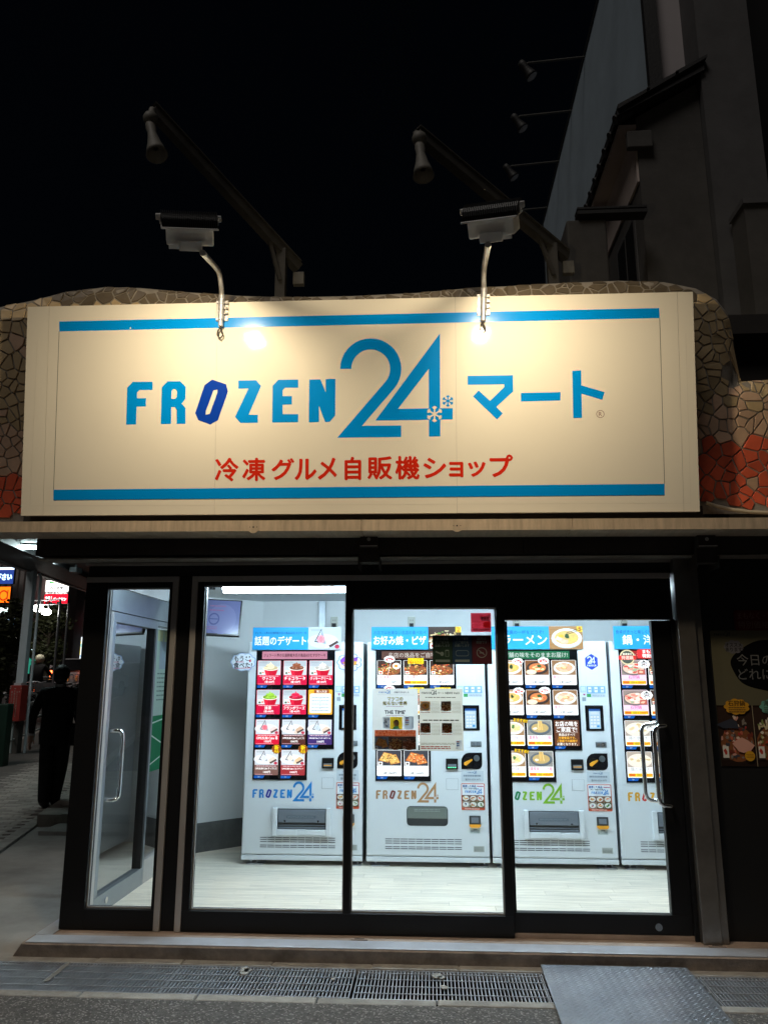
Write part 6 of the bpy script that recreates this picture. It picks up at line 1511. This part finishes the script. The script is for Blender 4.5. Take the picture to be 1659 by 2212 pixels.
J = {'pel': ((0, 0, .96), (.17, .12)), 'bel': ((0, .01, 1.10), (.165, .115)), 'che': ((0, .0, 1.32), (.195, .125)), 'nk0': ((0, .0, 1.46), (.085, .08)), 'nk': ((0, .02, 1.53), (.058, .06)), 'hd': ((0, .04, 1.63), (.082, .098)), 'ht': ((0, .035, 1.72), (.07, .085)),
     'sl': ((-.19, 0, 1.42), .075), 'el': ((-.285, -.03, 1.14), .056), 'wl': ((-.305, .05, .90), .036), 'pl': ((-.31, .065, .83), (.022, .042)),
     'f1': ((-.318, .035, .755), .0095), 'f1b': ((-.31, .03, .715), .008), 'f2': ((-.32, .057, .748), .0095), 'f2b': ((-.308, .058, .70), .008), 'f3': ((-.32, .078, .75), .009), 'f3b': ((-.308, .082, .705), .008), 'f4': ((-.318, .098, .76), .0085), 'f4b': ((-.307, .10, .722), .007), 'th': ((-.29, .105, .815), .0105), 'thb': ((-.285, .125, .775), .009),
     'sr': ((.19, 0, 1.42), .075), 'er': ((.27, -.02, 1.14), .058), 'wr': ((.25, .12, .98), .038), 'pr': ((.23, .17, .94), .035),
     'hl': ((-.088, .0, .90), .115), 'kl': ((-.075, -.01, .50), .098), 'al': ((-.055, -.10, .11), .075), 'tl': ((-.06, .02, .05), .046), 'tl2': ((-.065, .13, .035), .036),
     'hr': ((.088, .0, .90), .115), 'kr': ((.065, .06, .50), .098), 'ar': ((.035, .02, .10), .075), 'tr': ((.05, .13, .05), .042), 'tr2': ((.05, .23, .035), .034)}
Ed = [('pel', 'bel'), ('bel', 'che'), ('che', 'nk0'), ('nk0', 'nk'), ('nk', 'hd'), ('hd', 'ht'), ('che', 'sl'), ('sl', 'el'), ('el', 'wl'), ('wl', 'pl'), ('pl', 'f1'), ('f1', 'f1b'), ('pl', 'f2'), ('f2', 'f2b'), ('pl', 'f3'), ('f3', 'f3b'), ('pl', 'f4'), ('f4', 'f4b'), ('pl', 'th'), ('th', 'thb'),
      ('che', 'sr'), ('sr', 'er'), ('er', 'wr'), ('wr', 'pr'), ('pel', 'hl'), ('hl', 'kl'), ('kl', 'al'), ('al', 'tl'), ('tl', 'tl2'), ('pel', 'hr'), ('hr', 'kr'), ('kr', 'ar'), ('ar', 'tr'), ('tr', 'tr2')]
pe = thing('person', 'person in a dark suit walking away along the footway, left hand hanging', 'person', pf)
bm1 = skin_mesh('body', J, Ed, 'pel')
for mm in ('suit', 'skin', 'shoe'): bm1.materials.append(M[mm])
for f in bm1.polygons:
    c = f.center; f.use_smooth = True
    f.material_index = 1 if (c.z > 1.515 or (c.x < -.24 and c.z < .895)) else (2 if c.z < .10 else 0)
SCL = 1.02
bo_ = link('body', bm1, pe)
m = MB(); m.ball((0, .028, 1.665), .105, 16, 0, (.93, 1.08, 1.02)); m.ball((0, -.01, 1.60), .088, 14, 0, (.98, .95, .9)); me = m.mesh('hair', M['hair']); link('hair', me, pe)
m = MB(); m.lathe([(.195, -.02), (.205, .10), (.188, .25), (.195, .42), (.19, .46)], (0, 0, .80), (0, 0, 1), 20)
for v in m.v: v.y *= .72
me = m.mesh('jacket', M['suit']); link('jacket', me, pe)
m = MB(); m.cyl((-.306, .045, .885), (-.304, .045, .91), .042, n=12); link('shirt_cuff', m.mesh('shirt_cuff', M['shirt']), pe)
m = MB(); m.cyl((0, .012, 1.475), (0, .015, 1.515), .074, .066, n=14); link('collar', m.mesh('collar', M['shirt']), pe)
for s_ in (-1, 1): m = MB(); m.ball((s_ * .085, .04, 1.62), .022, 8, 0, (.5, 1, 1.5)); link('ear', m.mesh('ear', M['skin']), pe)
pe.rotation_euler.z = R(12); pe.scale = (1.06, 1.05, 1.04)
bg = thing('shoulder_bag', 'black shoulder bag on the right hip of the walking person', 'bag', pf + Vector((.30, .02, .78)))
m = MB(); m.obox((0, 0, .16), (.07, 0, 0), (0, .17, 0), (0, 0, .14)); link('bag_body', m.mesh('bag_body', M['suit']), bg, bevel=.03)
m = MB(); m.tube([(0, .1, .30), (-.1, .08, .55), (-.19, .02, .70), (-.1, -.1, .55), (0, -.1, .30)], .014, 6); link('strap', m.mesh('strap', M['suit']), bg)
# scooter rider
Ys = 24.0; pc = atY(88, 1467, Ys); pc.z = slope(Ys) + .02
sc = thing('scooter', 'dark scooter with lit red tail lamp carrying a helmeted rider', 'scooter', pc)
def L_(name, m, mk, par, bevel=0): return link(name, m.mesh(name, M[mk]), par, bevel)
for y in (-.55, .62):
    m = MB(); m.tube([(0, y + .21 * math.cos(6.2832 * k / 20), .26 + .21 * math.sin(6.2832 * k / 20)) for k in range(21)], .055, 8, caps=False); m.cyl((-.04, y, .26), (.04, y, .26), .15, n=14); L_('wheel', m, 'tyre', sc)
m = MB(); m.prism([(-.16, -.72, .50), (-.16, -.30, .28), (-.16, .30, .28), (-.16, .48, .35), (-.16, .36, .42), (-.16, .02, .42), (-.16, -.10, .72), (-.16, -.70, .76)], (.32, 0, 0)); L_('body', m, 'shoe', sc, .04)
m = MB(); m.obox((0, -.32, .78), (.14, 0, 0), (0, .34, 0), (0, 0, .05)); L_('seat', m, 'tyre', sc, .03)
m = MB(); m.prism([(-.2, .40, .40), (-.2, .52, .42), (-.2, .44, .98), (-.2, .36, .98)], (.4, 0, 0)); L_('leg_shield', m, 'shoe', sc, .02)
m = MB(); m.tube([(-.32, .30, 1.04), (-.1, .40, 1.06), (.1, .40, 1.06), (.32, .30, 1.04)], .016, 6); L_('handlebar', m, 'bikegrey', sc)
M['tail'] = mat('tail_lamp', (.6, .05, .02), .3, emit=(1, .12, .03), estr=9)
m = MB(); m.ball((0, -.74, .66), .075, 12, 0, (1.2, .5, .9)); L_('tail_lamp', m, 'tail', sc)
m = MB(); m.box(-.11, .11, -.76, -.75, .44, .56); L_('number_plate', m, 'shirt', sc)
for s_ in (-1, 1): m = MB(); m.ball((s_ * .15, -.72, .60), .035, 8); L_('indicator', m, 'shirt', sc)
for s_ in (-1, 1): m = MB(); m.cyl((s_ * .22, .36, 1.06), (s_ * .28, .34, 1.24), .008, n=5); m.ball((s_ * .30, .33, 1.28), .055, 8, 0, (1.3, .4, 1)); L_('mirror', m, 'bikegrey', sc)
rd_ = thing('person', 'person in dark jacket and pale helmet riding the scooter', 'person', pc + Vector((0, -.3, .8)))
J2 = {'pel': ((0, 0, .10), (.17, .14)), 'bel': ((0, .03, .28), (.17, .13)), 'che': ((0, .10, .50), (.2, .14)), 'nk': ((0, .14, .66), .06), 'hd': ((0, .16, .78), .09), 'sl': ((-.2, .1, .58), .08), 'el': ((-.30, .28, .36), .06), 'wl': ((-.29, .56, .27), .045), 'gl': ((-.28, .62, .26), .04), 'sr': ((.2, .1, .58), .08), 'er': ((.30, .28, .36), .06), 'wr': ((.29, .56, .27), .045), 'gr': ((.28, .62, .26), .04),
      'hl': ((-.13, .12, .08), .11), 'kl': ((-.17, .48, .02), .085), 'al': ((-.14, .46, -.32), .06), 'tl': ((-.14, .58, -.36), .045), 'hr': ((.13, .12, .08), .11), 'kr': ((.17, .48, .02), .085), 'ar': ((.14, .46, -.32), .06), 'tr': ((.14, .58, -.36), .045)}
E2 = [('pel', 'bel'), ('bel', 'che'), ('che', 'nk'), ('nk', 'hd'), ('che', 'sl'), ('sl', 'el'), ('el', 'wl'), ('wl', 'gl'), ('che', 'sr'), ('sr', 'er'), ('er', 'wr'), ('wr', 'gr'), ('pel', 'hl'), ('hl', 'kl'), ('kl', 'al'), ('al', 'tl'), ('pel', 'hr'), ('hr', 'kr'), ('kr', 'ar'), ('ar', 'tr')]
rm = skin_mesh('body', J2, E2, 'pel', 1); rm.materials.append(M['suit'])
for f in rm.polygons: f.use_smooth = True
link('body', rm, rd_)
M['helmet'] = mat('helmet', (.85, .8, .6), .3)
m = MB(); m.ball((0, .16, .82), .145, 16, 0, (.95, 1.05, .98)); L_('helmet', m, 'helmet', rd_)
m = MB(); m.obox((0, .30, .79), (.10, 0, 0), (0, .02, 0), (0, 0, .05)); L_('visor', m, 'tyre', rd_, .01)
# car at the right edge of the street view
Yc = 31; pcar = atY(194, 1460, Yc); pcar.z = slope(Yc) + .02
ca_ = thing('car', 'white car with lit tail lamp half hidden by the shop corner', 'car', pcar)
m = MB(); m.prism([(-.85, -2.0, .35), (-.85, 2.0, .35), (-.85, 2.0, .80), (-.85, 1.2, .92), (-.85, .6, 1.42), (-.85, -1.3, 1.46), (-.85, -1.95, .95)], (1.7, 0, 0)); L_('body', m, 'helmet' if False else 'shirt', ca_, .08)
for s_ in (-1, 1):
    for y in (-1.25, 1.25): m = MB(); m.cyl((s_ * .72, y, .31), (s_ * .88, y, .31), .31, n=18); L_('wheel', m, 'tyre', ca_)
M['amber'] = mat('tail_lamp_amber', (.7, .3, .05), .3, emit=(1, .35, .05), estr=6)
for s_ in (-1, 1):
    m = MB(); m.box(s_ * .72 - .12, s_ * .72 + .12, -2.03, -1.93, .80, 1.0); L_('tail_lamp', m, 'tail', ca_, .02)
    m = MB(); m.box(s_ * .78 - .10, s_ * .78 + .08, -2.035, -1.95, .66, .79); L_('indicator', m, 'amber', ca_, .02)
m = MB(); m.prism([(-.7, -1.96, 1.0), (.7, -1.96, 1.0), (.62, -1.42, 1.42), (-.62, -1.42, 1.42)], (0, -.02, .01)); L_('rear_window', m, 'win', ca_)
# trees
def tree(label, px, Y, rx, rz_, nleaf, seed):
    c = atY(px[0], px[1], Y); gz = slope(Y); t = thing('street_tree', label, 'tree', (c.x, Y, gz), 'street trees'); rg = random.Random(seed)
    m = MB(); m.tube([(c.x, Y, gz), (c.x + .05, Y, gz + 1.2), (c.x, Y, c.z - rz_ * .3), (c.x + .1, Y, c.z + rz_ * .5)], [.12, .10, .07, .02], 8)
    for k in range(9): a = rg.uniform(0, 6.28); z = c.z + rz_ * rg.uniform(-.7, .3); m.tube([(c.x, Y, z), (c.x + rx * .6 * math.cos(a), Y + rx * .6 * math.sin(a), z + rz_ * .4)], [.04, .01], 5)
    m.build('trunk', M['bark'], t)
    m = MB(); cl = [(rg.gauss(0, .42) * rx, rg.gauss(0, .42) * rx, rg.uniform(-1, 1) * rz_) for _ in range(26)]
    for k in range(nleaf):
        q = rg.choice(cl); tp = 1 - .5 * abs(q[2]) / rz_
        p = Vector((c.x + q[0] * tp + rg.gauss(0, .2) * rx, Y + q[1] * tp + rg.gauss(0, .2) * rx, c.z + q[2] + rg.gauss(0, .14) * rz_)); u, w = perp((rg.gauss(0, 1), rg.gauss(0, 1), rg.gauss(0, 1))); s_ = rg.uniform(.04, .085)
        m.add([p - u * s_, p + w * s_ * .55, p + u * s_, p - w * s_ * .55], [(0, 1, 2, 3)])
    m.build('crown', M['leafdark'], t)
tree('dark street tree at the left edge in front of the orange sign', (6, 1395), 20.5, .70, 1.05, 4600, 1)
tree('dark street tree below the red and white sign', (106, 1372), 25.5, .72, .95, 5200, 2)
# far buildings with signs
def bldg(name, label, xa, xb, Y, h, mk, dep=.8):
    a, b2 = atY(xa, 1460, Y).x, atY(xb, 1460, Y).x; t = thing(name, label, 'building', ((a + b2) / 2, Y, slope(Y)))
    m = MB(); m.box(a, b2, Y, Y + dep, slope(Y) - .5, h); m.build('wall', M[mk], t); return t, a, b2
t1, a, b2 = bldg('clad_building', 'pale ribbed building behind the tree at the left edge', -90, 60, 31, 11, 'bldg_pale')
m = MB(); x = a
while x < b2: m.box(x, x + .07, 30.93, 31.0, slope(31) + 3.2, 11); x += .26
m.build('wall_ribs', M['bldg_pale'], t1)
m = MB(); m.box(a, b2, 30.6, 30.99, slope(31) + 2.7, slope(31) + 3.15); m.build('shop_band', M['bldg_mid'], t1)
for k in range(4):
    m = MB(); x0 = a + (b2 - a) * (.45 + .13 * k); m.box(x0, x0 + .55, 30.95, 30.99, slope(31) + .4, slope(31) + 2.5); m.build('window', M['win'], t1)
t2, a, b2 = bldg('dark_building', 'dark building carrying the red and white sign', 76, 152, 34, 13, 'bldg_dark')
t3, a, b2 = bldg('grey_building', 'grey building at the right end of the side street', 150, 205, 36, 13, 'bldg_mid')
for k in range(3):
    m = MB(); zz = 3.2 + 2.2 * k; m.box(a + .6, a + 1.5, 35.95, 35.99, zz, zz + 1.2); o = m.build('window', M['win'], t3); q = MB(); q.box(a + .55, a + 1.55, 35.9, 35.99, zz - .08, zz - .01); q.build('sill', M['bldg_pale'], o)
m = MB(); m.box(a, a + .7, 35.6, 36, slope(36), 9); m.build('pilaster', M['bldg_pale'], t3)
def lit(name, label, q, Y, fn, m='neon', group='lit shop signs down the side street'):
    p0, p1 = atY(q[0], q[3], Y), atY(q[2], q[1], Y); t = thing(name, label, 'sign', ((p0.x + p1.x) / 2, Y, p0.z), group)
    pr = Print((p0.x, Y - .06, p0.z), (1, 0, 0), (0, 0, 1), (0, -1, 0), .0006); fn(pr, p1.x - p0.x, p1.z - p0.z); pr.build('face', M[m], t)
    k = MB(); k.box(p0.x, p1.x, Y - .055, Y + .1, p0.z, p1.z); k.build('sign_case', M['lampblack'], t)
def s_navy(pr, w, h): pr.rect(0, 0, w, h, '1c2f6a'); pr.rect(0, h * .86, w, h, 'cfe6ff'); pr.text('お乗り下さい', w * .05, h * .12, w * .95, h * .72, 'bfeaff', .02)
lit('lit_sign', 'navy sign with pale blue writing at the left edge', (-45, 1226, 34, 1262), 30.5, s_navy)
def s_orange(pr, w, h): pr.rect(0, 0, w, h, 'ff6a10'); pr.ring(w * .78, h * .45, h * .22, h * .32, '8a2a08', 18, 1.1); pr.rect(w * .90, h * .2, w * .94, h * .8, '8a2a08'); pr.disc(w * .55, h * .5, h * .2, h * .25, '7a2408')
lit('lit_sign', 'orange sign half hidden by the tree at the left edge', (-40, 1268, 26, 1302), 30.5, s_orange)
def s_wht(pr, w, h): pr.rect(0, 0, w, h, 'dfeee6'); pr.text('ホール', w * .1, h * .2, w * .9, h * .8, '2a6a4a', .01)
def s_blue(pr, w, h): pr.rect(0, 0, w, h, 'bfe2ff'); pr.rect(0, 0, w, h * .3, '6aa8e8')
lit('lit_sign', 'pale blue lit sign behind the left tree', (-30, 1336, 37, 1352), 30.5, s_blue)
lit('lit_window', 'lit white window behind the left tree', (-30, 1313, 20, 1326), 30.6, lambda pr, w, h: pr.rect(0, 0, w, h, 'd8efe8'), group=None)
def s_red(pr, w, h):
    pr.rect(0, h * .52, w, h, 'f4eee6'); pr.blob(w * .22, h * .92, w * .10, h * .05, '2f8a4a', random.Random(1)); pr.blob(w * .32, h * .90, w * .06, h * .04, '5aa84a', random.Random(2)); pr.rect(w * .25, h * .78, w * .7, h * .81, 'd85a3a'); pr.text('バーミヤン', w * .2, h * .60, w * .9, h * .74, '23303a', .012)
    pr.rect(0, h * .40, w, h * .52, '201a1c'); pr.text('エレベーターをご利用下さい', w * .04, h * .425, w * .96, h * .495, 'f4e8e4', .006); pr.rect(0, 0, w, h * .40, 'e01228'); pr.text('2F', w * .05, h * .09, w * .24, h * .32, 'fbe4e4', .02); pr.rect(w * .30, h * .07, w * .32, h * .33, 'fbe4e4'); pr.text('バーミヤン', w * .38, h * .10, w * .94, h * .3, 'fbe4e4', .014)
lit('lit_sign', 'white and red restaurant sign with leaf mark over the dark tree', (97, 1254, 152, 1305), 32.5, s_red)
def s_shop(pr, w, h):
    rg = random.Random(6); pr.rect(0, 0, w, h, 'cfd8dc'); pr.rect(0, h * .35, w * .25, h * .85, 'f0d81c'); pr.line(w * .12, h * .45, w * .12, h * .75, .05, '6a5a10')
    for k in range(40): pr.blob(w * rg.uniform(.28, .98), h * rg.uniform(.25, .95), .08, .08, rg.choice(['f4f6f8', '9fc8c0', 'c86a8a', '8aa8c8', 'e8e0d0', '7a8a8a']), rg)
    pr.rect(0, 0, w, h * .2, 'd8345a'); pr.rect(w * .5, .0, w, h * .1, '8a1c34')
lit('lit_shop_window', 'brightly lit shop display with yellow banner beside the shop corner', (164, 1376, 206, 1436), 35.5, s_shop, 'shoplit', None)
lit('lit_sign', 'red and white upright sign beside the shop corner', (182, 1328, 200, 1366), 35.4, lambda pr, w, h: (pr.rect(0, 0, w, h, 'f0e8ea'), pr.rect(0, h * .12, w, h * .82, 'e0203c')))
lit('lit_sign', 'tiny yellow sign high on the grey building', (177, 1288, 184, 1295), 35.4, lambda pr, w, h: (pr.rect(0, 0, w, h, '3a3208'), pr.ring(w / 2, h / 2, h * .25, h * .42, 'e8c81c', 12)))
for k, (px, r_) in enumerate((((83, 1314), .15), ((101, 1322), .13))):
    p = atY(px[0], px[1], 23.5); t = thing('street_lamp', ['glowing street lamp right beside the canopy column', 'glowing street lamp half behind the dark tree'][k], 'street lamp', (p.x, 23.5, slope(23.5)))
    m = MB(); m.obox(p, (r_, 0, 0), (0, .15, 0), (0, 0, r_ * .72)); m.build('lamp', M['globe'], t, bevel=.12)
    m = MB(); m.cyl((p.x + r_ * .5, 23.5, p.z + .1), (p.x + r_ * .5, 23.5, p.z + r_ + .1), .02, n=6); m.cyl((p.x - .2, 23.5, p.z + r_ + .1), (p.x + .7, 23.5, p.z + r_ + .12), .02, n=6); m.cyl((p.x + .7, 23.5, slope(23.5)), (p.x + .7, 23.5, p.z + r_ + .12), .04, n=8); m.build('pole', M['bikegrey'], t)
def s_kiosk(pr, w, h): pr.rect(0, 0, w, h, '1f6a58'); pr.rect(0, h * .80, w, h, 'd6f6f6'); pr.rect(0, h * .1, w * .16, h * .75, 'c2f2f0'); pr.rect(w * .6, h * .35, w * .8, h * .7, 'c8a08a')
lit('lit_kiosk', 'green lit kiosk with white top behind the canopy column', (59, 1402, 83, 1455), 29, s_kiosk, 'shoplit', None)
k = 0
for (px, Y, hh) in ((30, 26.5, 1.68), (38, 26.9, 1.62)):
    p = atY(px, 1460, Y); p.z = slope(Y)
    o = thing('person', ['far person in dark coat standing left of the column', 'far person in grey coat waiting behind the railing'][k], 'person', p)
    J3 = {'pel': ((0, 0, .95), (.15, .12)), 'che': ((0, 0, 1.30), (.19, .13)), 'nk': ((0, 0, 1.46), .06), 'hd': ((0, .02, 1.58), .095), 'sl': ((-.18, 0, 1.38), .07), 'el': ((-.25, 0, 1.1), .055), 'wl': ((-.24, .06, .86), .04), 'sr': ((.18, 0, 1.38), .07), 'er': ((.25, 0, 1.1), .055), 'wr': ((.24, .06, .86), .04), 'hl': ((-.09, 0, .85), .1), 'kl': ((-.1, .02, .48), .075), 'al': ((-.1, 0, .08), .05), 'tl': ((-.1, .13, .04), .04), 'hr': ((.09, 0, .85), .1), 'kr': ((.1, .02, .48), .075), 'ar': ((.1, 0, .08), .05), 'tr': ((.1, .13, .04), .04)}
    E3 = [('pel', 'che'), ('che', 'nk'), ('nk', 'hd'), ('che', 'sl'), ('sl', 'el'), ('el', 'wl'), ('che', 'sr'), ('sr', 'er'), ('er', 'wr'), ('pel', 'hl'), ('hl', 'kl'), ('kl', 'al'), ('al', 'tl'), ('pel', 'hr'), ('hr', 'kr'), ('kr', 'ar'), ('ar', 'tr')]
    mm = skin_mesh('body', J3, E3, 'pel', 1); mm.materials.append(M['suit'] if k == 0 else M['bldg_dark'])
    for f in mm.polygons: f.use_smooth = True
    link('body', mm, o); m = MB(); m.ball((0, .01, 1.63), .10, 12); link('hair', m.mesh('hair', M['hair']), o); k += 1
